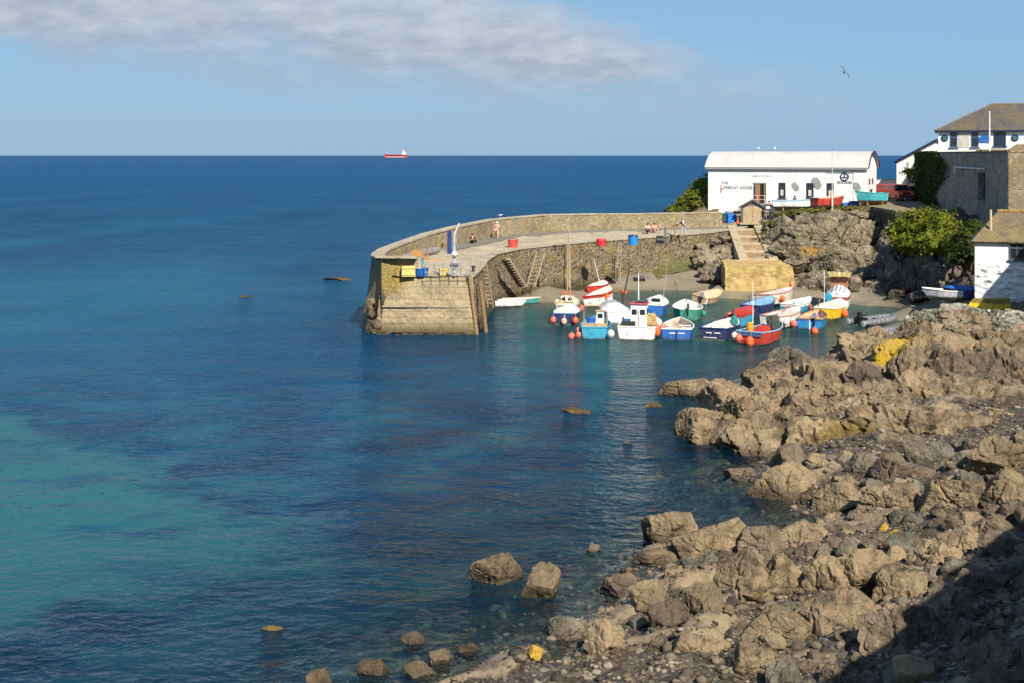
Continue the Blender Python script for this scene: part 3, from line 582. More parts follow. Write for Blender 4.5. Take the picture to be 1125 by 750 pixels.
edge_drop = np.where((LX < 27) & (LY < 150.0), -2.6, 0) + np.where((LX < 22.0), -3.0, 0); LP[:, 2] += edge_drop.ravel()
m, t = newmat('trodden_earth'); P = t.pos(); n = t.noise(P, .45, 5, .6); n2 = t.noise(P, 5, 5, .7)
c = t.ramp(t.math('ADD', t.math('MULTIPLY', n, .6), t.math('MULTIPLY', n2, .4)), [(.4, (.15, .125, .08)), (.52, (.27, .22, .145)), (.64, (.33, .28, .19))])
c = t.mix(t.rng(t.noise(P, .9, 5, .65), .52, .6, 0, .7), c, (.10, .115, .03)); finish(t, c, .95, t.bump(n2, .7, .06), .1); EARTH = m
props(mesh_obj('earth_terrace', LP, gridfaces(len(lx), len(ly)), EARTH, None, True), kind='structure')

# ---------------------------------------------------------------- cliffs
CL = rockmat('grey_headland_rock', (.27, .22, .14), (.115, .095, .056), (.033, .028, .02), [(tuple(A(889, 268, 127.5)), 1.25), (tuple(A(881, 280, 126.5)), .9)], .55, .6, (.36, .19, .03), 1.6)
parts = []
for i, (px, py, Y, rx, ry, rz) in enumerate([(884, 265, 133, 3.0, 3.6, 2.9), (905, 258, 135, 2.6, 3.4, 2.6), (922, 262, 135, 2.6, 3.2, 3.), (944, 262, 136.5, 2.8, 3.2, 2.7), (962, 268, 138, 2.6, 3.2, 3.2), (866, 272, 131, 2.4, 2.6, 1.7), (855, 258, 137, 1.7, 2.2, 1.4), (862, 254, 140, 1.6, 2., 1.), (885, 283, 129.5, 2.8, 2.4, 1.5),
    (908, 283, 129.5, 2.4, 2.4, 1.8), (932, 285, 130, 2.6, 2.4, 1.9), (954, 287, 131, 2.4, 2.4, 2.), (884, 245, 140, 2.2, 2.8, 1.1), (903, 241, 140.5, 2.2, 2.8, 1.2), (922, 240, 141, 2.2, 2.8, 1.3), (940, 239, 141.5, 2.3, 2.8, 1.4), (958, 239, 142, 2.4, 2.6, 1.6), (972, 243, 142, 2.4, 3., 2.4), (985, 250, 141, 2.4, 3., 2.8), (975, 280, 133, 2., 2.4, 2.2), (848, 268, 136, 1.3, 1.6, .9), (846, 282, 130, 1.1, 1.3, .7), (872, 290, 126, 1.6, 1.4, .8), (850, 250, 142.5, 1.6, 1.6, .9)]):
    parts.append(rock(A(px, py+3, Y), (rx*.82, ry*.82, rz*.78), 100+i, 5 if rx > 2.3 else 4, 7, .65, .9, .25, None, .28))
for i in range(34):
    px, py = rng.uniform(850, 966), rng.uniform(300, 320); Y = 125-(py-300)*.35; s = rng.uniform(.5, 1.1); parts.append(rock((A(px, py, Y).x, Y, gzp(A(px, py, Y).x, Y)+.1), (s*1.2, s, s*rng.uniform(.5, .8)), 850+i, 3, 10, 1.1, 1., .4, None, .3))
for i in range(40):
    px, py = rng.uniform(862, 968), rng.uniform(246, 296); Y = 142-(py-240)*.235; s = rng.uniform(.5, 1.1); parts.append(rock(A(px, py, Y-1.2), (s, s, s*rng.uniform(.7, 1.5)), 150+i, 3, 7, .7, .8, .4, None, .3))
v, f = join(parts); props(mesh_obj('sea_cliff', v, f, CL, None), 'craggy grey rock bluff with orange lichen below the white lifeboat station', 'cliff')
CD = rockmat('dark_wet_rock', (.26, .22, .17), (.10, .085, .07), (.025, .022, .02), None, .25, .5, zdark=1.4)
parts = []
for i, (px, py, Y, rx, ry, rz) in enumerate([(972, 300, 122, 1.7, 2.4, 1.9), (986, 296, 120, 1.8, 2.4, 2.4), (1000, 302, 117, 1.8, 2.4, 2.3), (1016, 300, 116, 1.7, 2.2, 2.4), (1032, 306, 114, 1.8, 2.2, 2.4), (1048, 303, 113, 1.7, 2.2, 2.4), (1064, 306, 112, 1.7, 2.2, 2.6), (988, 280, 124, 2.4, 3., 2.), (1006, 282, 122, 2.4, 3., 2.), (1026, 284, 120, 2.4, 3., 2.), (1046, 284, 118, 2.4, 3., 2.2), (1064, 280, 116, 2.4, 3., 2.4), (982, 265, 131, 2.4, 3., 2.6), (965, 318, 119, 1.2, 1.3, .8), (985, 322, 115, 1.1, 1.2, .7), (1010, 324, 112, 1.2, 1.2, .7), (1000, 258, 130, 2.6, 3.2, 3), (1030, 262, 126, 2.6, 3.2, 3.), (1060, 262, 120, 2.6, 3.2, 3.), (975, 312, 120, 1., 1., .9), (995, 316, 115.5, .9, .9, .8), (1024, 318, 112, .9, .9, .8), (1078, 300, 108, 1.8, 2., 3.)]):
    parts.append(rock(A(px, py+2, Y), (rx*.85, ry*.85, rz*.85), 200+i, 4, 8, .7, 1.1, .2, None, .3))
for i in range(40):
    px, py = rng.uniform(968, 1068), rng.uniform(276, 322); Y = 121-(px-968)*.08-(py-290)*.07; s = rng.uniform(.35, .8); parts.append(rock(A(px, py, Y-1.6), (s*.8, s, s*rng.uniform(.8, 1.8)), 240+i, 3, 10, 1.1, 1., .3, None, .3))
v, f = join(parts); props(mesh_obj('rock_cliff', v, f, CD, None), 'dark broken cliff under the green bushes beside the white boathouse', 'cliff')

# ---------------------------------------------------------------- the big outcrop in front of the harbour
OC = rockmat('tan_outcrop_rock', (.31, .235, .14), (.18, .132, .08), (.045, .034, .024), [(tuple(A(985, 394, 69)), 1.5), (tuple(A(1003, 385, 70)), 1.3), (tuple(A(968, 400, 68.5)), 1.1), (tuple(A(1000, 405, 67.5)), 1.0), (tuple(A(985, 410, 67)), .8)], .0, .75, (.37, .25, .025), zones=[(tuple(A(1060, 425, 63.5)), 2.6, (.085, .066, .052), .85), (tuple(A(1100, 420, 64)), 2.0, (.09, .07, .055), .8), (tuple(A(955, 418, 64)), 1.5, (.085, .068, .055), .8), (tuple(A(1000, 430, 63)), 1.0, (.09, .07, .055), .7), (tuple(A(1014, 440, 62.5)), .45, (.22, .22, .13), .8), (tuple(A(930, 494, 57)), 1.5, (.13, .085, .02), .9), (tuple(A(970, 500, 56.6)), 1.3, (.14, .09, .02), .9), (tuple(A(880, 490, 58)), 1.2, (.09, .065, .025), .8), (tuple(A(1050, 375, 74)), 1.6, (.28, .26, .20), .6)])
OCD = rockmat('dark_outcrop_rock', (.17, .14, .10), (.085, .068, .052), (.028, .024, .021), None, .0, .4)
OCW = rockmat('white_flecked_rock', (.30, .28, .22), (.14, .13, .085), (.05, .05, .03), None, .9, .3)
ridge = [(775, 458, 63.5, .55), (800, 447, 65.5, .85), (830, 428, 69, 1.3), (860, 405, 72, 1.5), (900, 402, 72.5, 1.5), (935, 388, 74, 1.6), (965, 368, 75, 2.2), (1000, 362, 76, 3.3), (1040, 362, 75.5, 3.5), (1085, 368, 74, 3.5), (1135, 372, 73, 3.4), (1180, 375, 72, 3.4)]
footl = [(775, 465, 60.7), (800, 482, 58.8), (850, 492, 57.6), (900, 496, 56.6), (950, 498, 56.2), (1000, 500, 55.8), (1060, 496, 56), (1125, 486, 57), (1180, 484, 57.5)]
def ip(tab, x, k): return float(np.interp(x, [r_[0] for r_ in tab], [r_[k] for r_ in tab]))
parts = []; partsD = []; q = np.random.default_rng(5); k = 300
for px in range(772, 1190, 34):
    for r_ in range(4):
        tt = (r_+.5)/4; px_ = px+q.uniform(-9, 9); Yb = ip(footl, px_, 2); pyb = ip(footl, px_, 1); zb = CH-(pyb-171)/CF*Yb; Yt = ip(ridge, px_, 2); zt_ = ip(ridge, px_, 3)
        Y = Yb+(Yt-Yb)*(tt**1.15); z = zb+(zt_-zb)*(tt**.62); s = q.uniform(1.1, 2.1)*(.75+.5*min(1, (px-760)/150)); k += 1
        x = (px_-562.5)/CF*(Yb+Yt)/2*1.0; x = (px_-562.5)/CF*Y
        parts.append(rock((x, Y, z-s*.55), (s*q.uniform(.9, 1.5), s*q.uniform(1., 1.5), s*q.uniform(.75, 1.1)), k, 5, 6, .25, 1.0, .3, None, .06))
for px, py, Y, rx, ry, rz in [(1000, 425, 64, 1.4, 1.3, 2.1), (1035, 425, 63.5, 1.9, 1.4, 2.2), (1072, 425, 63.5, 1.9, 1.4, 2.2), (1110, 425, 64, 1.8, 1.4, 2.1), (950, 425, 64.5, 1.4, 1.5, 1.2), (920, 440, 62.5, 1.4, 1.5, 1.0), (850, 445, 64, 1.8, 1.8, 1.), (885, 450, 62, 1.3, 1.4, .9), (815, 455, 62.5, 1.5, 1.6, .8), (975, 455, 60, 1.1, 1.2, 1.1), (930, 468, 59, 1.2, 1.2, .8), (1000, 475, 58, .9, 1., .9), (1050, 470, 58.5, 1.3, 1.2, .8), (1100, 465, 59, 1.4, 1.2, 1.), (985, 398, 69.5, 1.5, 1.6, 1.1), (1015, 372, 74.5, 1.6, 1.8, 1.0), (1060, 360, 75.5, 1.7, 1.8, 1.), (1105, 390, 70, 1.6, 1.6, 1.4), (965, 375, 75, 1.3, 1.5, .8)]:
    k += 1; parts.append(rock(A(px, py, Y), (rx, ry, rz), k, 5, 6, .25, 1.1, .2, None, .06))
v, f = join(parts); props(mesh_obj('rock_outcrop', v, f, OC, None), 'large tan fissured rock outcrop with a yellow lichen patch below the white boathouse', 'rock')
parts = [rock(A(px, py, Y), (rx, ry, rz), 560+i, 4, 9, .8, .9, .2) for i, (px, py, Y, rx, ry, rz) in enumerate([(876, 404, 71.5, 1.9, 1.7, 1.0), (902, 406, 71, 1.3, 1.5, .8), (858, 412, 70.5, 1.2, 1.3, .7), (890, 398, 73, 1.4, 1.4, .7)])]
v, f = join(parts); props(mesh_obj('dark_rock', v, f, OCD, None), 'dark rounded hump of rock at the harbour end of the outcrop', 'rock')
for i, (px, py, Y, rx, ry, rz) in enumerate([(1010, 352, 79, .9, 1., .6), (1028, 349, 80, 1., 1., .7), (1045, 346, 81, 1., 1.1, .7), (1062, 348, 80.5, 1., 1., .6), (1078, 350, 79.5, 1., 1., .7), (1098, 352, 79, 1., 1., .7), (1118, 352, 79, 1.1, 1.1, .7), (1050, 366, 76.5, 1.1, .9, .6), (1075, 364, 76, .9, .9, .7), (1020, 362, 77, .9, .9, .5), (1110, 368, 75, 1.1, 1.2, .9), (1122, 395, 71, .8, 1., 1.6)]):
    v, f = rock((0, 0, 0), (rx, ry, rz), 580+i, 4, 10, 1.2, 1.2, .3); props(at(mesh_obj('white_boulder', v, f, OCW, None), A(px, py, Y)), 'white flecked boulder in the bank of pale rocks before the white boathouse', 'rock', 'white flecked boulders in front of the boathouse')

# ---------------------------------------------------------------- boulders of the foreshore, each a thing
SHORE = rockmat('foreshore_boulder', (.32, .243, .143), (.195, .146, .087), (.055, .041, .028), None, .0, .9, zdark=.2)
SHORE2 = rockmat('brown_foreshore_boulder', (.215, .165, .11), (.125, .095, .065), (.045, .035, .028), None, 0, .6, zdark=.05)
SHOREG = rockmat('grey_smooth_boulder', (.21, .185, .135), (.125, .108, .078), (.05, .043, .034), None, 0, .6, zdark=.0)
YST = rockmat('yellow_stone', (.46, .30, .05), (.38, .24, .045), (.25, .15, .04), None, 0, .1, zdark=-.5)
WEED = rockmat('weedy_reef_rock', (.20, .12, .035), (.11, .07, .025), (.04, .03, .02), None, 0, .3, zdark=-.3)
def boulder(name, label, cat, px, py, wpx, hpx, mat, seed, depth=.9, z=None, group=None, sub=4, flat=1., facets=10, rough=1.):
    zz = max(z if z is not None else gzp(*G(px, py, .4).xy), -.05); p = G(px, py, zz); Y = p.y; rx = wpx/2/CF*Y*1.25; hh = hpx/CF*Y*1.12
    rz = max(hh*.95-rx*depth*.12, rx*(.09 if mat is WEED else .3)); cy = p.y + rx*depth*.8; cz = zz + rz*.12
    v, f = rock((0, 0, 0), (rx, rx*depth, rz), seed, 5 if wpx > 45 else sub, facets, rough*.5, .7, .22, q_b.uniform(-.5, .5), .22)
    bigs.append((p.x, cy, rx)); return props(at(mesh_obj(name, v, f, mat, None), (p.x, cy, cz)), label, cat, group)
bigs = []; WETR = rockmat('wet_shallows_rock', (.17, .125, .075), (.10, .072, .042), (.035, .027, .02), None, 0, .6, zdark=.12); B = boulder; q_b = np.random.default_rng(8)
B('boulder', 'pale pointed boulder standing alone in the sea, the larger of two', 'rock', 545, 643, 50, 31, SHORE, 1001, .8, -.05, facets=8)
B('boulder', 'pale wedge boulder in the sea, the smaller of two standing apart from the shore', 'rock', 595, 658, 42, 30, SHORE, 1002, .8, -.05, facets=8)
B('boulder', 'big domed tan boulder at the outermost tip of the rocky spit', 'rock', 740, 600, 62, 35, SHORE, 1003, .9, -.05)
B('boulder', 'low tan boulder in the water at the seaward tip of the big outcrop', 'rock', 756, 436, 58, 22, SHORE, 1004, .9, -.05)
B('boulder', 'small brown boulder between the low tan rock and the big outcrop', 'rock', 790, 440, 34, 20, SHORE2, 1005, .9, -.05)
B('boulder', 'tiny brown rock breaking the surface seaward of the spit', 'rock', 652, 607, 17, 9, SHORE2, 1006, .9, -.05, sub=3)
B('boulder', 'smooth grey boulder at the water edge of the shingle', 'rock', 623, 703, 42, 23, SHOREG, 1007, .8, -.02, rough=.5)
B('boulder', 'rough round tan boulder on the dark shingle beside the smooth grey one', 'rock', 665, 718, 42, 30, SHORE, 1008, .9)
B('boulder', 'flat brown slab awash at the seaward foot of the spit', 'rock', 682, 655, 48, 20, SHORE2, 1009, .8, -.03)
B('boulder', 'long pale slab lying across the neck of the spit', 'rock', 722, 622, 50, 16, SHORE, 1010, .7, -.03)
B('boulder', 'sloping pale slab behind the spit ridge, pointing at the water', 'rock', 788, 620, 78, 38, SHORE, 1011, .8, .1)
B('boulder', 'blocky upright tan rock on the seaward end of the ridge', 'rock', 775, 655, 40, 34, SHORE, 1012, .9, .25, facets=7)
B('boulder', 'dark sided dome at the left end of the big pale ridge', 'rock', 825, 668, 76, 56, SHORE, 1013, .8, .3)
B('boulder', 'central block of the big pale ridge, split by cracks', 'rock', 868, 668, 70, 52, SHORE, 1014, .8, .35)
B('boulder', 'broad landward block of the big pale ridge', 'rock', 925, 672, 96, 50, SHORE, 1015, .7, .45)
B('boulder', 'standing block of pale rock just below the ridge dome', 'rock', 780, 695, 46, 40, SHORE, 1016, .9, .25, facets=8)
B('boulder', 'ribbed pale rock lowest on the shingle', 'rock', 772, 732, 66, 36, SHORE, 1017, .8, .3)
B('boulder', 'long hump of pale rock below the broad ridge block', 'rock', 925, 708, 82, 36, SHORE, 1018, .8, .6)
B('boulder', 'pale boulder half in shade at the edge of the shadow', 'rock', 1000, 675, 64, 42, SHORE, 1019, .9, .8)
B('boulder', 'tall cream rock against the upper edge of the shadow', 'rock', 1042, 640, 60, 42, SHORE, 1020, .9, 1.0)
B('boulder', 'long grooved pale rock at the water below the outcrop', 'rock', 868, 546, 72, 34, SHORE, 1021, .8, .1)
B('boulder', 'low yellowish rock at the water end of the grooved rocks', 'rock', 818, 526, 34, 12, SHORE2, 1022, .9, .0)
B('boulder', 'dark upright slab leaning at the foot of the outcrop', 'rock', 1012, 512, 24, 40, SHOREG, 1023, .5, .8, facets=6)
B('boulder', 'dark grey block beside the upright leaning slab', 'rock', 1040, 512, 40, 22, SHOREG, 1024, .8, .9)
B('boulder', 'pleated pale rock ridge on the shore above the shingle flat', 'rock', 1065, 562, 84, 36, SHORE, 1025, .7, 1.1)
B('boulder', 'pleated pale rock at the landward end of the pleated ridge', 'rock', 1115, 558, 56, 36, SHORE, 1026, .8, 1.4)
B('boulder', 'grey peaked rock between the grooved rock and the outcrop', 'rock', 950, 530, 46, 32, SHOREG, 1027, .8, .5)
B('boulder', 'tan hummock beside the grey peaked rock', 'rock', 1000, 535, 60, 28, SHORE2, 1028, .8, .7)
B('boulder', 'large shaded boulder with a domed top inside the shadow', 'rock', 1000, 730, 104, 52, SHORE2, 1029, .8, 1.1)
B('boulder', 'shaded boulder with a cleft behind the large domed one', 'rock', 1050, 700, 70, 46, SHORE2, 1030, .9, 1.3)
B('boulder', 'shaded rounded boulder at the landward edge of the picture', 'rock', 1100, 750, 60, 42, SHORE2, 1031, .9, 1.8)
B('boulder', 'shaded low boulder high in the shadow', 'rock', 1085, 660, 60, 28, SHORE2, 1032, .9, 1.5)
B('boulder', 'brown weedy boulder in the shallows, the most seaward one in the lowest row', 'rock', 350, 752, 32, 13, WETR, 1034, .9, -.05)
B('boulder', 'brown boulder in the shallows between the weedy rock and the shingle', 'rock', 408, 743, 30, 14, WETR, 1035, .9, -.05)
B('boulder', 'flat brown rock in the shallows farthest from the shingle', 'rock', 455, 709, 30, 10, WETR, 1036, .9, -.05)
B('boulder', 'dark rock awash just seaward of the smooth grey boulder', 'rock', 515, 718, 26, 9, WETR, 1037, .9, -.05)
B('boulder', 'dark jagged rock in the shallows beside the shingle', 'rock', 484, 730, 24, 14, WETR, 1038, .9, -.05)
B('boulder', 'dark flat rock lowest in the shallows beside the jagged one', 'rock', 462, 745, 34, 11, WETR, 1039, .9, -.05)
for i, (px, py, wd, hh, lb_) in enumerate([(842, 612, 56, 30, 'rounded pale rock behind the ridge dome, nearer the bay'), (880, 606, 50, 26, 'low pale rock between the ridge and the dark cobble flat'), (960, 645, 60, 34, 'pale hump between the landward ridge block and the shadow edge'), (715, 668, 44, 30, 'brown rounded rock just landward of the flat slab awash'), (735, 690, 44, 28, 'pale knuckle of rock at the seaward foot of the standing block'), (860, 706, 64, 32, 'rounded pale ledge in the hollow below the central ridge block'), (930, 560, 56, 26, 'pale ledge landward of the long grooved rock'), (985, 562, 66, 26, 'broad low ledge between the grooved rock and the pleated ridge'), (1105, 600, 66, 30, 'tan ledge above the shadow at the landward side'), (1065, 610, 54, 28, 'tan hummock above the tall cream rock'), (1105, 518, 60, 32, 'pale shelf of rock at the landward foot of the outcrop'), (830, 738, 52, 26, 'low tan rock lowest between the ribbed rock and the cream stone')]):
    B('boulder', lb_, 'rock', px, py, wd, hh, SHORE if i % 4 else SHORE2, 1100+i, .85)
B('stone', 'bright yellow stone on the wet edge of the shingle', 'stone', 588, 721, 15, 10, YST, 1040, .8, .16, sub=3)
B('stone', 'dull yellow stone among the dark cobbles of the shingle flat', 'stone', 988, 591, 18, 7, YST, 1041, .8, .6, sub=3)
B('stone', 'round yellow stone near the water at the shingle flat', 'stone', 972, 584, 11, 9, YST, 1042, .8, .6, sub=3)
B('stone', 'cream stone on the shingle at the shadow edge', 'stone', 887, 742, 12, 10, SHORE, 1043, .8, .6, sub=3)
for px, py, wd, hh, lb in [(370, 309, 34, 6, 'long brown weed covered reef seaward of the pier head'), (268, 328, 14, 5, 'small brown weed clump far out in open water'), (640, 455, 40, 6, 'brown weedy reef top awash off the outcrop'), (720, 448, 18, 8, 'dark weedy rock awash closest to the low tan rock'), (298, 694, 22, 7, 'orange weed clump in the dark shallows'), (690, 488, 12, 3, 'faint weed patch in the bay short of the reef top')]:
    B('weedy_reef', lb, 'reef', px, py, wd, hh*.7, WEED, int(1060+px), .5, -.08, sub=3)
# medium rubble
zone = [G(*p) for p in [(700, 640, .2), (760, 600, .2), (840, 595, .2), (900, 575, .2), (840, 520, .2), (870, 505, .3), (1000, 510, .6), (1140, 495, 1.), (1150, 780, 2), (900, 780, 1), (740, 745, .4), (650, 715, .2)]]
xs = np.array([p.x for p in zone]); ys = np.array([p.y for p in zone]); cnt = 0; q = np.random.default_rng(21); placed = []
labs = ['angular broken rock lying in the rubble of the foreshore', 'brown broken rock lying in the rubble of the foreshore', 'grey worn rock lying in the rubble of the foreshore']
protos = []
while cnt < 175:
    x, y = q.uniform(xs.min(), xs.max()), q.uniform(ys.min(), ys.max())
    if polysd(np.array([x]), np.array([y]), zone)[0] < .2: continue
    z = gzp(x, y)
    if z < -.1: continue
    s = q.uniform(.16, .42)*(1.45 if q.random() < .35 else 1)*(1 if y < 48 else 1.2)
    if any((x-a)**2+(y-b)**2 < (.62*(s+c_))**2 for a, b, c_ in placed) or any((x-a)**2+(y-b)**2 < (.9*c_+.8*s)**2 for a, b, c_ in bigs): continue
    placed.append((x, y, s)); k = cnt % 3
    if cnt < 36:
        v, f = rock((0, 0, 0), (1, q.uniform(.75, 1.1), q.uniform(.6, .95)), 2000+cnt, 3, 9, .7, .8, .3, None, .22); o = mesh_obj('rubble_rock', v, f, [SHORE, SHORE2, SHOREG][k], None); protos.append(o)
    else:
        src = protos[(cnt*7) % 36]; k = ((cnt*7) % 36) % 3; o = src.copy(); COL.objects.link(o)
    o.scale = (s, s, s); at(o, (x, y, z+s*.18), q.uniform(0, 6.28)); props(o, labs[k], 'rock', ['tan rubble rocks of the foreshore', 'brown rubble rocks of the foreshore', 'grey rubble rocks of the foreshore'][k]); cnt += 1
# cobbles and pebbles: nobody could count them
def pebbles(name, n, smin, smax, mat, seed, zmin, area):
    q = np.random.default_rng(seed); u, f = ico(1); V, F = [], []; b = 0; cx = q.uniform(area[0], area[1], n*4); cy = q.uniform(area[2], area[3], n*4); cz = gz(cx, cy); ok = (cz > zmin) & (np.abs(cx) < cy*.42+1); cx, cy, cz = cx[ok][:n], cy[ok][:n], cz[ok][:n]
    for x, y, z in zip(cx, cy, cz):
        s = smin+(smax-smin)*q.random()**2.2; a = q.uniform(0, 6.28); sc = np.array([s*q.uniform(.8, 1.4), s*q.uniform(.7, 1.1), s*q.uniform(.4, .75)]); p = u*sc*(1+q.normal(size=(len(u), 1))*.10); ca, sa = math.cos(a), math.sin(a)
        p = np.stack([p[:, 0]*ca-p[:, 1]*sa+x, p[:, 0]*sa+p[:, 1]*ca+y, p[:, 2]+z+s*.15], 1); V.append(p); F.append(f+b); b += len(u)
    return props(mesh_obj(name, np.concatenate(V), np.concatenate(F), mat, None, True), kind='stuff')
m, t = newmat('mixed_cobbles'); P = t.pos(); v = t.vor(P, 2.6); c = t.ramp(t.sep(v.outputs['Color'])[0], [(0, (.03, .024, .018)), (.4, (.075, .058, .04)), (.7, (.13, .10, .066)), (.9, (.20, .16, .105)), (1, (.29, .25, .19))])
c = t.mix(t.rng(t.noise(P, 12, 4, .7), .45, .7, 0, .5), c, (.06, .05, .04)); finish(t, c, .8, t.bump(t.noise(P, 20, 3), .4, .03), .3); COB = m
pebbles('cobbles', 3200, .05, .20, COB, 31, -1.2, (-12, 24, 30, 60)); pebbles('shingle', 3800, .03, .09, COB, 32, -.05, (-4, 16, 30, 44))
q = np.random.default_rng(77); 
# ---------------------------------------------------------------- buildings
WALLW = concrete('white_render', (.79, .79, .77), (.68, .67, .64), .2, .4, None, .25)
SLATE = None
def slate(name, hi, lo, moss, amt, sc=(3.2, 3.2)):
    m, t = newmat(name); uv = t.new('ShaderNodeUVMap').outputs[0]; P = t.pos(); n = t.noise(P, .5, 6, .65); n2 = t.noise(P, 4, 4, .65)
    b = t.new('ShaderNodeTexBrick'); t.l.new(uv, b.inputs[0]); b.offset = .5
    for k_, v_ in (('Scale', 1), ('Brick Width', .32), ('Row Height', .24), ('Mortar Size', .012), ('Mortar Smooth', .3)): b.inputs[k_].default_value = v_
    b.inputs['Color1'].default_value = (*hi, 1); b.inputs['Color2'].default_value = (*lo, 1); b.inputs['Mortar'].default_value = (*[x*.4 for x in lo], 1)
    c = t.mix(t.rng(n2, .4, .7, 0, .4), b.outputs[0], lo); c = t.mix(t.rng(t.math('ADD', t.math('MULTIPLY', n, .6), t.math('MULTIPLY', n2, .4)), .46, .56, 0, amt), c, moss)
    finish(t, c, .85, t.bump(t.math('ADD', t.math('MULTIPLY', b.outputs['Fac'], -1), n2), .6, .04), .3); return m
ROOFW = concrete('pale_sheet_roof', (.50, .49, .46), (.42, .41, .385), .15, .5, None, .15)
MOSSY = slate('mossy_slate', (.115, .105, .10), (.078, .07, .068), (.17, .125, .035), .55)
SLATED = slate('blue_grey_slate', (.10, .105, .125), (.07, .075, .09), (.12, .10, .06), .3)
LICHR = slate('lichened_roof_tile', (.19, .15, .10), (.12, .096, .068), (.26, .185, .06), .6)
def quad_roof(name, quads, mat, parent, th=.12):
    """sloping roof planes with thickness; uv runs along the eave and up the slope"""
    V, F, UV = [], [], []
    for q in quads:
        q = [Vector(p) for p in q]; n = (q[1]-q[0]).cross(q[-1]-q[0]).normalized(); e = (q[1]-q[0]).normalized(); u = n.cross(e); b = len(V); k = len(q)
        for p in q: V.append(p); UV.append(((p-q[0]).dot(e), (p-q[0]).dot(u)))
        for p in q: V.append(p-n*th); UV.append(((p-q[0]).dot(e), (p-q[0]).dot(u)))
        F.append(tuple(range(b, b+k))); F.append(tuple(range(b+2*k-1, b+k-1, -1)))
        for i in range(k): j = (i+1) % k; F.append((b+j, b+i, b+k+i, b+k+j))
    return mesh_obj(name, V, F, mat, parent, False, None, UV)
def text(name, s, size, loc, mat, parent, rz=0., ext=.012, align='LEFT', bold=0.):
    c = bpy.data.curves.new(name, 'FONT'); c.body = s; c.size = size; c.extrude = ext; c.align_x = align; c.offset = bold; c.materials.append(mat)
    o = bpy.data.objects.new(name, c); COL.objects.link(o); bpy.context.view_layer.update(); me = bpy.data.meshes.new_from_object(o.evaluated_get(bpy.context.evaluated_depsgraph_get())); bpy.data.objects.remove(o)
    o = bpy.data.objects.new(name, me); COL.objects.link(o); o.parent = parent; o.location = loc; o.rotation_euler = (R(90), 0, rz); return o
def window(parent, x, z, w_, h, fr, mullions=1, transom=True, y=-.0, sill=True, blind=False, name='window'):
    """recess-less sash set in the wall face: frame stands proud, glass behind it"""
    mb = MB(); t_ = .07
    mb.box((x, y-.03, z+h/2-t_/2), (w_, .1, t_)); mb.box((x, y-.03, z-h/2+t_/2), (w_, .1, t_))
    for s_ in (-1, 1): mb.box((x+s_*(w_/2-t_/2), y-.032, z), (t_, .1, h-2*t_))
    for i in range(mullions): mb.box((x-w_/2+w_*(i+1)/(mullions+1), y-.02, z), (.05, .07, h-2*t_))
    if transom: mb.box((x, y-.024, z+h*.17), (w_-2*t_, .07, .09))
    o = mb.build(name, fr, parent)
    g_ = MB(); g_.box((x, y+.005, z), (w_-t_, .06, h-t_)); g_.build('pane', GLASS, o)
    if sill: g_ = MB(); g_.box((x, y-.06, z-h/2-.05), (w_+.25, .22, .09)); g_.build('sill', fr, o)
    if blind: g_ = MB(); g_.box((x-.02, y-.028, z-h*.14), (w_*.42, .02, h*.38)); g_.build('blind', SAIL, o)
    return o

# lifeboat house: long white shed under a segmental barrel roof, turned a little to the right
L0 = A(778, 233, 158); LA = R(-22.8); LL, LW, LH = 17.9, 8., 5.05
lb = thing('lifeboat_house', 'long white lifeboat house with a pale barrel roof at the landward end of the quay', 'building', (L0.x, L0.y, L0.z), LA)
def barrel(x0, x1, grow, z0, rise, y0=0, y1=LW, n=18, ends=True):
    ch = (y1-y0)/2; Rr = (ch*ch+rise*rise)/(2*rise); a = math.asin(min(1, ch/Rr)); pts = []
    for i in range(n+1): th = -a+2*a*i/n; pts.append(((y0+y1)/2+(Rr+grow)*math.sin(th), z0+rise-Rr+(Rr+grow)*math.cos(th)))
    return pts
arc = barrel(0, LL, 0, LH, 1.75); prof = [(0, -.9)] + arc + [(LW, -.9)]
mb = MB(); nP = len(prof); vv = [(0, y, z) for y, z in prof] + [(LL, y, z) for y, z in prof]
mb.add(vv, [tuple(range(nP-1, -1, -1)), tuple(range(nP, 2*nP))] + [(i, i+1, nP+i+1, nP+i) for i in range(nP-1)]); mb.build('wall', WALLW, lb)
ai = barrel(0, LL, .03, LH, 1.75, -.18, LW+.18); ao = barrel(0, LL, .16, LH, 1.78, -.18, LW+.18); m_ = len(ai); vv = []
for x in (-.35, LL+.28): vv += [(x, y, z) for y, z in ai] + [(x, y, z) for y, z in ao]
mb = MB(); k2 = 2*m_
mb.add(vv, [(m_+i, m_+i+1, k2+m_+i+1, k2+m_+i) for i in range(m_-1)] + [(i+1, i, k2+i, k2+i+1) for i in range(m_-1)] + [(i, i+1, m_+i+1, m_+i) for i in range(m_-1)] + [(k2+i+1, k2+i, k2+m_+i, k2+m_+i+1) for i in range(m_-1)] + [(0, m_, k2+m_, k2), (m_-1, k2+m_-1, k2+2*m_-1, 2*m_-1)])
mb.build('roof', ROOFW, lb)
ae = barrel(0, LL, .0, LH, 1.75, -.2, LW+.2); aeo = barrel(0, LL, .21, LH, 1.78, -.2, LW+.2); mb = MB()
vv = [(x, y, z) for x in (LL+.29, LL+.36) for a_ in (ae, aeo) for y, z in a_]
mb.add(vv, [(i, i+1, m_+i+1, m_+i) for i in range(m_-1)] + [(k2+i+1, k2+i, k2+m_+i, k2+m_+i+1) for i in range(m_-1)] + [(m_+i, m_+i+1, k2+m_+i+1, k2+m_+i) for i in range(m_-1)] + [(i+1, i, k2+i, k2+i+1) for i in range(m_-1)]); mb.build('roof_edge', NAVY, lb)
mb = MB(); mb.box((LL/2-.03, -.26, LH-.03), (LL+.5, .12, .13)); mb.build('gutter', GREY, lb)
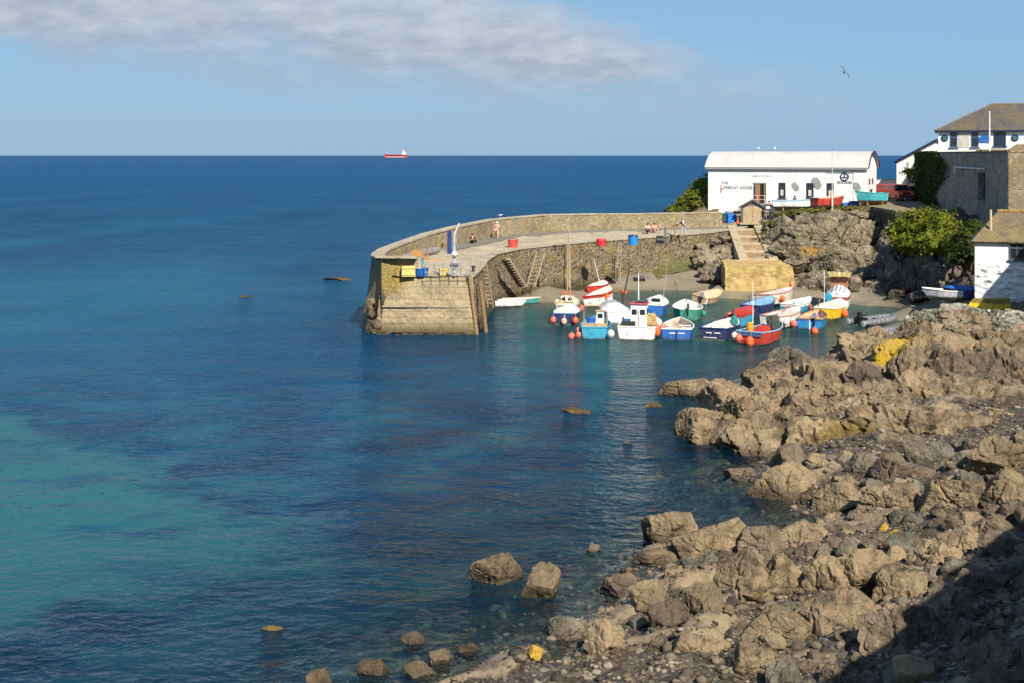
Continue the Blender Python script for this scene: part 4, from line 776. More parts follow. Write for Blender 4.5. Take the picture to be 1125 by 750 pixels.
mb = MB(); mb.box((LL/2, -.07, -.15), (LL-1.5, .1, .5)); mb.build('plinth', BLUE, lb)
def lpx(px): return (px-778)/171*LL
def lpz(py): return (233-py)/1500*156
for px, w_ in ((860, .75), (890, .8), (911.5, .75)): window(lb, lpx(px), lpz(208.5), w_, 1.75, paint((.05, .06, .08), .5), 1, True, 0., True, True)
for px, py, r_ in ((874.5, 204, .42), (897, 200, .55), (939.5, 203.5, .42)):
    mb = MB(); mb.prism([(lpx(px)+r_*math.cos(a)*(1-.28*math.cos(2*a-1.2)), lpz(py)+r_*1.05*math.sin(a)*(1-.2*math.cos(2*a-1.2))) for a in np.linspace(0, 6.283, 20)[:-1]], -.07, .0)
    for i in range(4): mb.box((lpx(px)-.0+.02*i, -.08, lpz(py)+r_*(.55-.36*i)), (r_*1.1, .03, .05), 0, R(-25))
    mb.build('wall_plaque', paint((.30, .305, .30), .6, .3), lb)
mb = MB(); mb.box((lpx(836), .02, lpz(212)), (1.35, .1, 2.2)); o = mb.build('door_opening', BLACK, lb)
mb = MB(); mb.box((lpx(833.5), -.06, lpz(212)), (.52, .06, 2.1)); mb.box((lpx(831.6), -.16, lpz(212)), (.10, .3, 2.3)); mb.box((lpx(841), -.10, lpz(212)), (.12, .18, 2.3)); mb.build('door', WOOD, lb)
mb = MB(); mb.box((lpx(833.6), -.10, lpz(216.5)), (.4, .05, .8)); mb.build('door_panel', RED, lb)
mb = MB(); mb.box((lpx(836), -.05, lpz(200.6)), (1.5, .14, .12)); mb.build('lintel', GREY, lb)
# landing and outside stair up to the door
mb = MB(); mb.box((lpx(838), -.7, lpz(223.5)), (2.0, 1.35, .14)); mb.box((lpx(833), -1.25, 1.0-.6), (.12, .12, 2.)); mb.box((lpx(845), -1.25, .4), (.12, .12, 2.)); o = mb.build('stair_landing', GREY, lb)
mb = MB()
for i in range(11): mb.box((lpx(828)-i*.30, -.75, lpz(223.5)-.1-i*.11-.0), (.32, 1.0, .07))
mb.build('stair', paint((.52, .50, .46), .7), lb)
mb = MB(); x0, x1 = lpx(828), lpx(803); zt0, zt1 = lpz(223.5)+1., lpz(234)+.95
for dz in (0, -.45): mb.cyl((x0, -1.28, zt0+dz), (x1, -1.28, zt1+dz-.2), .03, n=6); mb.cyl((x0, -1.28, zt0+dz), (lpx(844), -1.28, zt0+dz), .03, n=6)
for i in range(6): xx = x0+(x1-x0)*i/5; zz_ = zt0+(zt1-.2-zt0)*i/5; mb.cyl((xx, -1.28, zz_), (xx, -1.28, zz_-1.05), .03, n=6)
for xx in (lpx(836), lpx(844)): mb.cyl((xx, -1.28, zt0), (xx, -1.28, zt0-1.1), .03, n=6)
mb.build('handrail', paint((.62, .62, .58), .5), lb)
mb = MB()
for i in range(6): mb.cyl((lpx(848)+i*.28, -.4, lpz(223.5)-i*.0), (lpx(848)+i*.28, -.4, lpz(223.5)-.5), .02, n=5)
LETT = paint((.10, .10, .12), .6)
text('lettering', 'THE', .42, (lpx(793.2), -.02, lpz(202.0)), LETT, lb)
text('lettering', 'IFEBOAT HOUSE', .46, (lpx(795.2), -.02, lpz(207.4)), LETT, lb)
text('lettering', 'L', .62, (lpx(791.9), -.02, lpz(207.8)), RED, lb, bold=.02)
mb = MB(); mb.box((lpx(792.4), -.03, lpz(209.7)), (.11, .04, .42), 0, R(20)); mb.build('red_mark', RED, lb)
text('lettering', 'LIFEBOAT STATION', .24, (lpx(837.5), -.02, lpz(193.6)), paint((.4, .4, .4), .6), lb, align='CENTER')
mb = MB(); cx_, cz_ = lpx(926.5), lpz(193)
for i in range(20):
    a, b = 6.283*i/20, 6.283*(i+1)/20; mb.cyl((cx_+.42*math.cos(a), -.05, cz_+.42*math.sin(a)), (cx_+.42*math.cos(b), -.05, cz_+.42*math.sin(b)), .075, n=6)
mb.box((cx_, -.04, cz_-.1), (.55, .05, .1)); mb.box((cx_, -.04, cz_+.1), (.1, .05, .4)); mb.build('emblem', NAVY, lb)
text('lettering', 'STATION', .38, (lpx(926.5), -.02, lpz(200.6)), LETT, lb, align='CENTER', bold=.015)
mb = MB(); mb.box((lpx(935.5), -.03, lpz(202)), (.05, .04, 4.4)); mb.box((lpx(921), -.03, lpz(189)), (3.0, .04, .06)); mb.build('wall_seam', GREY, lb)
mb = MB(); mb.box((LL+.03, 2.2, 3.6), (.08, .7, .6)); mb.box((LL+.03, 4.6, 3.6), (.08, .7, .6)); mb.box((LL+.03, 3.3, 1.4), (.08, 1.8, 2.6)); mb.box((LL+.03, 5.6, 1.9), (.08, .5, .5)); mb.box((LL+.03, 1.2, 2.2), (.08, .4, .5)); mb.build('gable_opening', DGREY, lb)
mb = MB()
for px in (825.5, 843.5): mb.cyl((lpx(px), 4, LH+1.6), (lpx(px), 4, LH+2.25), .09, .09, 8); mb.ball((lpx(px), 4, LH+2.3), .15, 8)
mb.build('roof_vent', STEEL, lb)

# pub on the terrace above the retaining wall
P0 = A(1031, 166, 140); PA = R(-18); pb = thing('hotel', 'white hotel with a mossy hipped slate roof and dark blue trim high on the terrace', 'building', (P0.x, P0.y, 11.6), PA)
PL, PD, PH = 15., 9.5, 3.4
mb = MB(); mb.box((PL/2, PD/2, PH/2-.4), (PL, PD, PH+.8)); mb.build('wall', WALLW, pb)
ov = .35; e = PH+.05; rg = PH+2.85
quad_roof('roof', [[(-ov, -ov, e), (PL+ov, -ov, e), (PL-4.6, PD/2, rg), (5.2, PD/2, rg)], [(PL+ov, PD+ov, e), (-ov, PD+ov, e), (5.2, PD/2, rg), (PL-4.6, PD/2, rg)], [(-ov, PD+ov, e), (-ov, -ov, e), (5.2, PD/2, rg)], [(PL+ov, -ov, e), (PL+ov, PD+ov, e), (PL-4.6, PD/2, rg)]], MOSSY, pb)
mb = MB(); mb.box((PL/2, -ov+.02, e-.09), (PL+2*ov, .08, .2)); mb.box((-ov+.02, PD/2, e-.09), (.08, PD+2*ov-.1, .2)); mb.build('fascia', paint((.008, .016, .05), .5), pb)
mb = MB(); mb.cyl((5.2, PD/2, rg), (PL-4.6, PD/2, rg), .11, n=8); mb.cyl((-ov, -ov, e), (5.2, PD/2, rg), .09, n=8); mb.build('ridge_tiles', paint((.16, .13, .10), .8, .3), pb)
def ppx(px): return (px-1031)/1500*139/math.cos(PA)/1.08*1.02
def ppz(py): return CH-(py-171)/1500*139-11.6
for px in (1047.2, 1069.5): window(pb, ppx(px), ppz(154), .72, 1.5, paint((.06, .12, .25), .5), 0, True, 0, True, False)
window(pb, ppx(1095.5), ppz(153), 1.15, 1.45, NAVY, 2, True)
mb = MB()
for i in range(9): mb.box((ppx(1058.4)-.5+i*.125, -.03, ppz(154)), (.09, .06, 1.5))
mb.build('shutter', CREAM and paint((.58, .56, .50), .6), pb)
mb = MB(); w_ = 1.12; mb.prism([(ppx(1080)-w_/2, ppz(157)), (ppx(1080)+w_/2, ppz(157)), (ppx(1080)+w_/2, ppz(150.6))] + [(ppx(1080)+w_*.36*math.cos(a), ppz(150.6)+.26*math.sin(a)) for a in np.linspace(0, 3.1416, 9)] + [(ppx(1080)-w_/2, ppz(150.6))], -.09, -.02); mb.build('sign_board', BLUE, pb)
for px in (1037.6, 1111.):
    mb = MB(); mb.lathe([(.01, 0), (.36, 0), (.36, .06), (.01, .06)], 20, (ppx(px), -.02, ppz(152)), (0, -1, 0)); o = mb.build('roundel', NAVY, pb)
    mb = MB(); mb.lathe([(.01, 0), (.22, 0), (.22, .03), (.01, .03)], 20, (ppx(px), -.083, ppz(152)), (0, -1, 0)); mb.build('roundel_centre', paint((.04, .12, .12), .5), o)
sb = thing('side_building', 'low white gabled building with a slate roof beside the hotel', 'building', (A(985, 195, 158).x, 158, 7.9), R(-18))
sw = 9.; mb = MB(); mb.prism([(0, -.5), (sw, -.5), (sw, 3.9), (sw/2, 6.3), (0, 3.9)], 0, 7); mb.build('wall', paint((.66, .66, .63), .7, .12), sb)
quad_roof('roof', [[(-.3, -.3, 3.78), (-.3, 7.3, 3.78), (sw/2, 7.3, 6.45), (sw/2, -.3, 6.45)][::-1], [(sw+.3, 7.3, 3.78), (sw+.3, -.3, 3.78), (sw/2, -.3, 6.45), (sw/2, 7.3, 6.45)][::-1]], SLATED, sb)
mb = MB(); mb.cyl((-.3, -.33, 3.78), (sw/2, -.33, 6.42), .11, n=4); mb.build('barge_board', NAVY, sb)
mb = MB(); mb.box((1.25, -.03, 2.2), (.22, .06, 3.2)); mb.build('drainpipe', GREY, sb)

# tall stone retaining wall, shaded on its seaward face, sunlit on the short return
DARKST = masonry('grey_retaining_wall', [(.24, .215, .18), (.33, .30, .25), (.42, .38, .32), (.20, .18, .15), (.36, .32, .26)], (.44, .40, .33), (2.2, 2.2, 3.8), .08, (.09, .07, .05), ((.20, .13, .06), .35))
TANST = masonry('tan_retaining_wall', [(.25, .20, .13), (.32, .26, .17), (.20, .16, .11), (.37, .30, .20)], (.34, .28, .19), (2.2, 2.2, 3.8), .08, (.14, .10, .05), ((.3, .19, .04), .4))
rw = thing('retaining_wall', 'tall shaded grey stone wall holding up the hotel terrace', 'wall')
ca, cb = Vector((44.6, 150.5)), Vector((39.25, 108.)); dr = (ca-cb).normalized(); inn = Vector((dr.y, -dr.x)); doorA, doorB = cb+dr*8.2, cb+dr*11.2
def wallbox(name, a, b, z0, z1, th, mat, parent, n=40, rows=14, amp=.06):
    d = (b-a).normalized(); nn = Vector((d.y, -d.x)); V = []
    F = []; P = []
    for j in range(rows+1):
        for i in range(n+1): p = a.lerp(b, i/n); P.append((p.x, p.y, z0+(z1-z0)*j/rows))
    P = np.array(P); dd = fbm(P*1.1, 4)*amp; P[:, 0] -= nn.x*dd; P[:, 1] -= nn.y*dd; k = len(P); Q = P.copy(); Q[:, 0] += nn.x*th; Q[:, 1] += nn.y*th
    f = gridfaces(n+1, rows+1); V = np.concatenate([P, Q]); F = [tuple(x) for x in f] + [tuple(x[::-1]+k) for x in f]
    for i in range(n): a0 = rows*(n+1)+i; F.append((a0, a0+1, k+a0+1, k+a0)); F.append((i+1, i, k+i, k+i+1))
    for j in range(rows):
        a0 = j*(n+1); F.append((a0, a0+n+1, k+a0+n+1, k+a0)); a1 = a0+n; F.append((a1+n+1, a1, k+a1, k+a1+n+1))
    return mesh_obj(name, V, F, mat, parent)
wallbox('wall', doorB, ca, 2, 12.72, .8, DARKST, rw, 70, 24); wallbox('wall', cb, doorA, 2, 12.72, .8, DARKST, rw, 30, 24)
wallbox('wall', doorA, doorB, 2, 8.6, .8, DARKST, rw, 8, 12); wallbox('wall', doorA, doorB, 11.0, 12.72, .8, DARKST, rw, 8, 8)
mb = MB(); q0, q1 = doorB+inn*.55, doorA+inn*.55; mb.add([(q0.x, q0.y, 8.5), (q1.x, q1.y, 8.5), (q1.x, q1.y, 11.1), (q0.x, q0.y, 11.1), (q0.x+.2, q0.y, 8.5), (q1.x+.2, q1.y, 8.5), (q1.x+.2, q1.y, 11.1), (q0.x+.2, q0.y, 11.1)], [(0, 1, 2, 3), (7, 6, 5, 4), (0, 3, 7, 4), (1, 5, 6, 2)]); mb.build('door', BLACK, rw)
mb = MB(); a_, b_ = ca-inn*.08, cb-inn*.08
mb.add([(a_.x, a_.y, 12.725), (b_.x, b_.y, 12.725), (b_.x+inn.x, b_.y+inn.y, 12.725), (a_.x+inn.x, a_.y+inn.y, 12.725), (a_.x, a_.y, 12.86), (b_.x, b_.y, 12.86), (b_.x+inn.x, b_.y+inn.y, 12.86), (a_.x+inn.x, a_.y+inn.y, 12.86)], [(0, 1, 5, 4), (4, 5, 6, 7), (2, 3, 7, 6), (3, 0, 4, 7), (1, 2, 6, 5)]); mb.build('coping', paint((.16, .11, .07), .9, .4, 4, .3), rw)
mb = MB(); pA, pB = cb+dr*7.5-inn*.25, cb+dr*20-inn*.25; mb.cyl((pA.x, pA.y, 11.35), (pB.x, pB.y, 11.4), .07, n=8); mb.cyl((pB.x, pB.y, 11.4), (pB.x, pB.y, 11.0), .09, n=8); mb.ball((pB.x, pB.y, 10.95), .2, 8); mb.build('pipe', paint((.68, .66, .6), .6), rw)
rt = thing('return_wall', 'sunlit tan stone return of the terrace wall above the white boathouse', 'wall'); cc = Vector((51, 105.5)); c1 = cb+Vector((.02, -.0)); wallbox('wall', cc, c1+Vector((0, -.03)), 2, 12.75, .8, TANST, rt, 40, 24)
mb = MB(); mb.box(((cb.x+cc.x)/2, 107.2, 12.83), (11.6, 1.0, .14), math.atan2(cc.y-cb.y, cc.x-cb.x)); mb.build('coping', paint((.30, .23, .14), .9, .3, 4, .3), rt)
ter = MB(); ter.prism_z([(39.9, 108.6), (56, 106), (70, 120), (66, 175), (48, 170), (45.6, 151)], 11.3, 11.75); props(ter.build('hotel_terrace', EARTH), kind='structure')
lw = thing('terrace_wall', 'low tan wall on the terrace in front of the hotel', 'wall', (A(1098, 163, 128).x, 128, 11.7), R(-15))
mb = MB(); mb.box((0, 0, .65), (4.2, .5, 1.3)); mb.build('wall', TANST, lw); mb = MB(); mb.box((0, 0, 1.34), (4.4, .62, .09)); mb.build('coping', COPE, lw)
sh_ = thing('terrace_shelter', 'little pitched roof shelter on the terrace at the right of the hotel', 'shelter', (A(1121, 165, 122).x, 122, 11.7), R(-15))
mb = MB(); mb.box((.4, .6, .5), (2.8, 1.6, 1.)); mb.build('wall', TANST, sh_)
quad_roof('roof', [[(-1.3, -.4, 1.0), (2.2, -.4, 1.0), (2.2, .7, 1.8), (-.3, .7, 1.8)], [(2.2, 1.7, 1.0), (-1.3, 1.7, 1.0), (-.3, .7, 1.8), (2.2, .7, 1.8)]], LICHR, sh_)

kw = thing('car_park_quay_wall', 'dark shaded stone wall dropping from the car park between bluff and bushes', 'wall')
KWM = masonry('shade_darkened_wall_stone', [(.035, .032, .03), (.06, .054, .048), (.09, .08, .07)], (.08, .07, .06), (2.2, 2.2, 3.4), .08); k0, k1 = A(957, 225, 141.5), A(984, 222, 130); wallbox('wall', Vector((k1.x, k1.y)), Vector((k0.x, k0.y)), .8, 7.15, .8, KWM, kw, 30, 18); wallbox('return', Vector((k1.x+9, k1.y+2.5)), Vector((k1.x+.85, k1.y+.1)), .8, 7.1, .8, KWM, kw, 20, 18)  # wall's own shade put into the stone colour, darkened to near black
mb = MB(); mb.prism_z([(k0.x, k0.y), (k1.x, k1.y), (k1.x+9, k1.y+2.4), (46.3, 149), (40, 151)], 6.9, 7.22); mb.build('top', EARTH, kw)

# white boathouse by the beach
BA = R(-19.5); B0 = A(1071, 336, 96); bh = thing('boathouse', 'white rendered boathouse with a lichened roof standing by the rocks', 'building', (B0.x, B0.y, B0.z), BA)
BL, BD, BH = 8.5, 6., 4.62
m, t = newmat('lumpy_white_render'); P = t.pos(); n = t.noise(P, 1.3, 4, .6); v_ = t.vor(t.mapp(P, (1.4, 1.4, 2.4)), 1.3, 'SMOOTH_F1'); z = t.sep(P)[2]; low = t.rng(z, 5.3, 4.6)
c = t.ramp(t.math('ADD', t.math('MULTIPLY', n, .5), t.math('MULTIPLY', t.noise(P, 6, 4, .7), .5)), [(.35, (.60, .60, .58)), (.55, (.77, .77, .75))]); finish(t, c, .7, t.bump(t.math('MULTIPLY', t.math('ADD', v_.outputs['Distance'], t.math('MULTIPLY', n, .5)), low), 1., .25), .2); LUMPY = m
gx_, gz_ = 60, 40; V = np.array([(BL*i/gx_, 0, -1+(BH+1)*j/gz_) for j in range(gz_+1) for i in range(gx_+1)]); f1_, f2_, _ = vor12((V+np.array([0, 3, 0]))*np.array([1.5, 1, 2.2])); V[:, 1] -= (sstep(f2_-f1_, 0, .5)*.10)*(1-sstep(V[:, 2], 2.7, 3.3))
F = [tuple(x) for x in gridfaces(gx_+1, gz_+1)]; k = len(V); V = np.concatenate([V, np.array([(0, BD, -1), (BL, BD, -1), (BL, BD, BH), (0, BD, BH), (0, .06, -1), (0, .06, BH), (BL, .06, -1), (BL, .06, BH)])]); F += [(k+1, k, k+3, k+2), (k, k+4, k+5, k+3), (k+6, k+1, k+2, k+7)]
mesh_obj('wall', V, F, LUMPY, bh)
quad_roof('roof', [[(-.25, -.3, BH-.1), (BL+.3, -.3, BH-.1), (BL+.3, BD/2, BH+1.9), (1.5, BD/2, BH+1.9)], [(BL+.3, BD+.3, BH-.1), (-.25, BD+.3, BH-.1), (1.5, BD/2, BH+1.9), (BL+.3, BD/2, BH+1.9)], [(-.25, BD+.3, BH-.1), (-.25, -.3, BH-.1), (1.5, BD/2, BH+1.9)]], LICHR, bh, .14)
mb = MB(); mb.cyl((1.5, BD/2, BH+1.93), (BL+.3, BD/2, BH+1.93), .12, n=8); mb.build('ridge_tiles', paint((.30, .20, .05), .85, .4, 4), bh)
mb = MB(); mb.cyl((1.05, 1.0, BH+.5), (1.05, 1.0, BH+2.1), .1, .08, 8); mb.build('chimney_pipe', TAN, bh)
window(bh, 3.25, BH-.72, 1.9, 1.2, paint((.08, .10, .12), .5), 3, True, -.02)
# gable building and wall added out of view, shaped to throw shadows into it
hw = thing('unseen_shadow_gable', 'unseen stone gable building added to cast the shadow on the boathouse', 'building', (38.3, 87.5, 0), R(-20.4))
mb = MB(); mb.prism([(-2.9, .5), (2.9, .5), (2.9, 8.4), (0, 12.4), (-2.9, 8.4)], 0, -4.5); mb.build('wall', TANST, hw)
quad_roof('roof', [[(-3.1, -4.7, 8.2), (0, -4.7, 12.5), (0, .2, 12.5), (-3.1, .2, 8.2)][::-1], [(0, -4.7, 12.5), (3.1, -4.7, 8.2), (3.1, .2, 8.2), (0, .2, 12.5)][::-1]], LICHR, hw)
cw = thing('unseen_shadow_wall', 'unseen high stone wall added to cast the shadow over the foreshore', 'wall');  # added out of view, its top line set for the foreshore shadow
for i, (x0, y0, x1, y1, z_) in enumerate([(9.4, 19.6, 12.0, 22.6, 9.3), (12.0, 22.6, 14.8, 26.0, 9.7), (14.8, 26.0, 18.7, 31.2, 10.1), (18.7, 31.2, 23.4, 37, 9.8), (23.4, 37., 31, 46, 8.6)]): wallbox('wall', Vector((x0, y0)), Vector((x1, y1)), -.5, z_, .9, TANST, cw, 24, 14, .15)

# slipway hut
hz_ = 5.12; ht = thing('slip_hut', 'small timber hut with double doors and dark pitched roof before the lifeboat house', 'hut', (A(826.5, 245, 149).x, 149, hz_), R(-10))
mb = MB(); mb.prism([(-1.25, -.2), (1.25, -.2), (1.25, 1.75), (0, 2.35), (-1.25, 1.75)], 0, 2.6); mb.build('wall', paint((.10, .095, .09), .8, .3), ht)
quad_roof('roof', [[(-1.5, -.2, 1.66), (-1.5, 2.8, 1.66), (0, 2.8, 2.5), (0, -.2, 2.5)][::-1], [(1.5, 2.8, 1.66), (1.5, -.2, 1.66), (0, -.2, 2.5), (0, 2.8, 2.5)][::-1]], SLATED, ht, .1)
mb = MB()
for s_ in (-1, 1):
    mb.prism([(s_*.02, .02), (s_*1.0, .02), (s_*1.0, 1.55), (s_*.5, 1.8), (s_*.02, 1.9)][::s_], -.06, -.005)
    for i in range(5): mb.box((s_*(.1+.2*i), -.07, .8), (.02, .02, 1.5))
mb.build('door', PALEWOOD, ht)
mb = MB(); mb.box((0, -.5, -.06), (2.7, 1., .16)); mb.build('step', COPE, ht)

# ---------------------------------------------------------------- plants
def leafmat(name, cols, sc=.9, trans=.4):
    m, t = newmat(name); P = t.pos(); n = t.noise(P, sc, 5, .65); n2 = t.noise(P, sc*9, 3, .7)
    c = t.ramp(t.math('ADD', t.math('MULTIPLY', n, .6), t.math('MULTIPLY', n2, .4)), [(.36, cols[0]), (.5, cols[1]), (.64, cols[2])])
    b = t.new('ShaderNodeBsdfPrincipled'); t.set(b.inputs['Base Color'], c); b.inputs['Roughness'].default_value = .65; b.inputs['Specular IOR Level'].default_value = .2
    tl = t.new('ShaderNodeBsdfTranslucent'); t.set(tl.inputs[0], c); mx = t.new('ShaderNodeMixShader'); mx.inputs[0].default_value = trans
    t.l.new(b.outputs[0], mx.inputs[1]); t.l.new(tl.outputs[0], mx.inputs[2]); t.l.new(mx.outputs[0], t.out.inputs[0]); return m
GRN = leafmat('bright_shrub_leaf', [(.06, .085, .010), (.17, .20, .02), (.29, .30, .035)]); OLIVE = leafmat('olive_scrub_leaf', [(.06, .06, .014), (.13, .125, .028), (.21, .18, .05)]); IVY = leafmat('ivy_leaf', [(.022, .036, .008), (.055, .075, .016), (.11, .125, .026)])
GRASSY = leafmat('grass_blade', [(.09, .085, .02), (.16, .16, .035), (.27, .23, .07)])
def leaves(name, blobs, n, size, mat, parent=None, seed=1, up=.3, aspect=1.3):
    """foliage: leaf-sized folded quads through the volume of several clumps [(centre, radii)]"""
    q = np.random.default_rng(seed); V, F = [], []; vol = np.array([r[0]*r[1]*r[2] for _, r in blobs])**.7; vol /= vol.sum(); idx = q.choice(len(blobs), n, p=vol)
    for i in idx:
        c, r = blobs[i]; d = q.normal(size=3); d /= np.linalg.norm(d); d[2] = abs(d[2])*(.9) - .25*q.random() if q.random() < .8 else d[2]; rad = q.uniform(.55, 1.06) if q.random() > .10 else q.uniform(1., 1.4)
        lump = 1+.3*math.sin(d[0]*5+i*2.)*math.sin(d[1]*6+i)*math.cos(d[2]*5)
        p = np.array(c)+d*np.array(r)*rad*lump; nrm = d+q.normal(size=3)*.6+np.array([0, 0, up]); nrm /= np.linalg.norm(nrm); a = np.cross(nrm, q.normal(size=3)); a /= np.linalg.norm(a); b = np.cross(nrm, a); s = size*q.uniform(.6, 1.3)
        k = len(V); V += [p-a*s*aspect*.5, p+b*s*.4+nrm*s*.08, p+a*s*aspect*.5, p-b*s*.4+nrm*s*.08]; F.append((k, k+1, k+2, k+3))
    return mesh_obj(name, np.array(V), F, mat, parent)
def shrub(name, label, blobs, n, size, mat, seed, cat='shrub', group=None, stemz=1.):
    cz = min(c[2] for c, r in blobs); c0 = np.mean([c for c, r in blobs], axis=0); o = thing(name, label, cat, (c0[0], c0[1], cz-stemz), 0, group)
    loc = [((c[0]-c0[0], c[1]-c0[1], c[2]-cz+stemz), r) for c, r in blobs]; leaves('foliage', loc, n, size, mat, o, seed)
    mb = MB(); q = np.random.default_rng(seed)
    for c, r in loc:
        for i in range(2): p = Vector((c[0]*.4, c[1]*.4, 0)); e_ = Vector(c)+Vector((q.normal()*r[0]*.4, q.normal()*r[1]*.4, r[2]*.4)); md = p.lerp(e_, .5)+Vector((0, 0, .2)); mb.cyl(p, md, .09, .06, 6); mb.cyl(md, e_, .06, .02, 6)
    mb.build('stem', paint((.09, .065, .04), .9, .3), o)
    return o
def cl(px, py, Y, rx, ry, rz): return (tuple(A(px, py, Y)), (rx, ry, rz))
shrub('shrub', 'bright green bush spilling over the cliff top at its seaward end', [cl(994, 256, 119, 1.5, 1.6, 1.2), cl(1008, 249, 118, 1.7, 1.8, 1.4), cl(1002, 268, 116, 1.3, 1.4, .9), cl(986, 266, 118, .7, .9, .7), cl(1022, 243, 118, 1.2, 1.5, 1.1)], 9000, .27, GRN, 51)
shrub('shrub', 'bright green bush in the middle of the cliff top below the grey wall', [cl(1033, 251, 114, 1.5, 1.7, 1.3), cl(1044, 259, 112, 1.3, 1.4, 1.1), cl(1024, 268, 112, 1.3, 1.4, 1.), cl(1050, 270, 110, 1.0, 1.2, .9)], 8000, .27, GRN, 52)
shrub('shrub', 'dark green bush between the bright bushes and the boathouse roof', [cl(1062, 264, 107, 1., 1.2, 1.), cl(1067, 277, 105, .7, .9, 1.), cl(1054, 285, 106, .8, 1., .6), cl(1070, 250, 108, .7, .9, .6)], 4500, .25, IVY, 53)
for px, py, Y, n_, lb_ in [(1008, 280, 118, 420, 'grass tuft hanging on the dark cliff below the bright bushes'), (1036, 292, 115, 300, 'grass tuft on a narrow ledge low on the dark cliff'), (978, 288, 123, 260, 'grass tuft at the seaward edge of the dark cliff')]:
    o = leaves('grass_tuft', [((0, 0, 0), (1.1, .8, .35))], n_, .3, GRASSY, None, int(px), .8, 2.2); props(at(o, A(px, py, Y)), lb_, 'grass')
# ivy on the retaining wall
q = np.random.default_rng(61); V, F = [], []
for i in range(9000):
    u = 42.6-abs(q.normal())*0-q.random()*20.5*(.55+.45*q.random()); zt_ = 12.85-q.random()**1.3*6.2
    edge_ = 42.6-14.5-4.*math.sin(zt_*1.3)-(12.85-zt_)*.0
    if u < edge_ - q.random()*2: continue
    p = cb+dr*u; nrm = Vector((-inn.x, -inn.y, .3)); off = q.uniform(.05, .35); s = .26*q.uniform(.6, 1.3); a_ = Vector((dr.x, dr.y, 0))*s+Vector((0, 0, q.normal()*s*.5)); b_ = Vector((q.normal()*.1, q.normal()*.1, -s)); c_ = Vector((p.x-inn.x*off, p.y-inn.y*off, zt_)); k = len(V)
    V += [c_-a_*.5, c_+b_*.4, c_+a_*.5+Vector((q.normal()*.08, 0, 0)), c_-b_*.4-Vector((inn.x, inn.y, 0))*.1]; F.append((k, k+1, k+2, k+3))
props(mesh_obj('ivy', V, F, IVY), 'dark ivy covering the far end of the tall retaining wall', 'ivy')
# scrub slope at the seaward end of the lifeboat house
kn = MB(); m, t = newmat('scrub_bank_soil'); P = t.pos(); n = t.noise(P, .8, 5, .6); finish(t, t.ramp(n, [(.4, (.08, .075, .025)), (.6, (.20, .15, .08))]), .95, t.bump(n, .6, .1), .1)
hx, hy = np.arange(15, 34, .4), np.arange(156, 178, .5); HX, HY = np.meshgrid(hx, hy)
def onh(x, y): return (3.6+np.clip((x-17.6)*1.0, -4, 6.6)-np.clip(x-29, 0, 9)*1.2)*(1-np.clip(np.abs(y-165)-2.5, 0, 9)**2*.016)-.03*(y-165)
hz2 = onh(HX, HY); hp2 = np.stack([HX.ravel(), HY.ravel(), hz2.ravel()], 1); hp2[:, 2] += fbm(hp2*.5, 4)*.6; props(mesh_obj('hillside', hp2, gridfaces(len(hx), len(hy)), m, None, True), kind='structure')
def onhill(px, Y=162): x = (px-562.5)/1500*Y; return x, float(onh(np.array([x]), np.array([Y]))[0])
q = np.random.default_rng(90); bl_ = []
for i in range(60): x = q.uniform(16.5, 29); y = q.uniform(159.5, 167); bl_.append(((x, y, float(onh(np.array([x]), np.array([y]))[0])), (1.0, 1.0, .35)))
o = leaves('undergrowth', bl_, 9000, .26, leafmat('bank_undergrowth', [(.055, .07, .012), (.13, .15, .022), (.22, .20, .05)]), None, 91, .6); props(o, kind='stuff')
for i, (px, Y, lb_) in enumerate([(747, 162.6, 'low scrub bush at the seaward foot of the green bank'), (757, 162, 'green scrub bush halfway up the bank'), (766, 162, 'rounded olive scrub bush near the top of the bank'), (774, 162.5, 'topmost green scrub bush against the white lifeboat house'), (768, 161.2, 'lower scrub bush beneath the lifeboat house corner'), (740, 163.4, 'straggling scrub nearest the sea behind the parapet')]):
    x, z = onhill(px, Y); shrub('scrub_bush', lb_, [((x, Y, z+.1), (1.3, 1.2, .7)), ((x+.6, Y-.5, z-.5), (1.1, 1., .7)), ((x-.5, Y-.4, z-.4), (1., 1., .6))], 1700, .26, OLIVE if i % 3 == 2 else GRN, 70+i, 'shrub', None, .8)
o = leaves('grass_bank', [(tuple(A(px, py, Y)), (1.6, 1.2, .28)) for px, py, Y in [(868, 236, 144), (880, 233, 143.5), (892, 232, 143), (935, 229, 143.5), (950, 231, 143), (965, 236, 142.5), (930, 236, 142.8), (950, 250, 140.), (958, 262, 137.6), (945, 244, 140.6), (938, 256, 138.4), (950, 270, 135.8), (930, 264, 136.4), (962, 276, 134.6), (905, 236, 142.4), (855, 246, 142), (848, 258, 138)]], 6400, .22, GRASSY, None, 81, .8, 2.); props(o, kind='stuff'); o.name = 'grass'
o = leaves('lawn', [((35.3+i*1.9, 91.9-i*.75, 2.04), (1.3, .7, .05)) for i in range(5)], 2600, .14, GRN, None, 82, 1., 1.8); o.name = 'grass'; props(o, kind='stuff')
shrub('shrub', 'small bright bush beside the white side building', [cl(999, 190, 152, .8, .8, .55), cl(1004, 192, 152, .6, .6, .4)], 900, .18, GRN, 83)
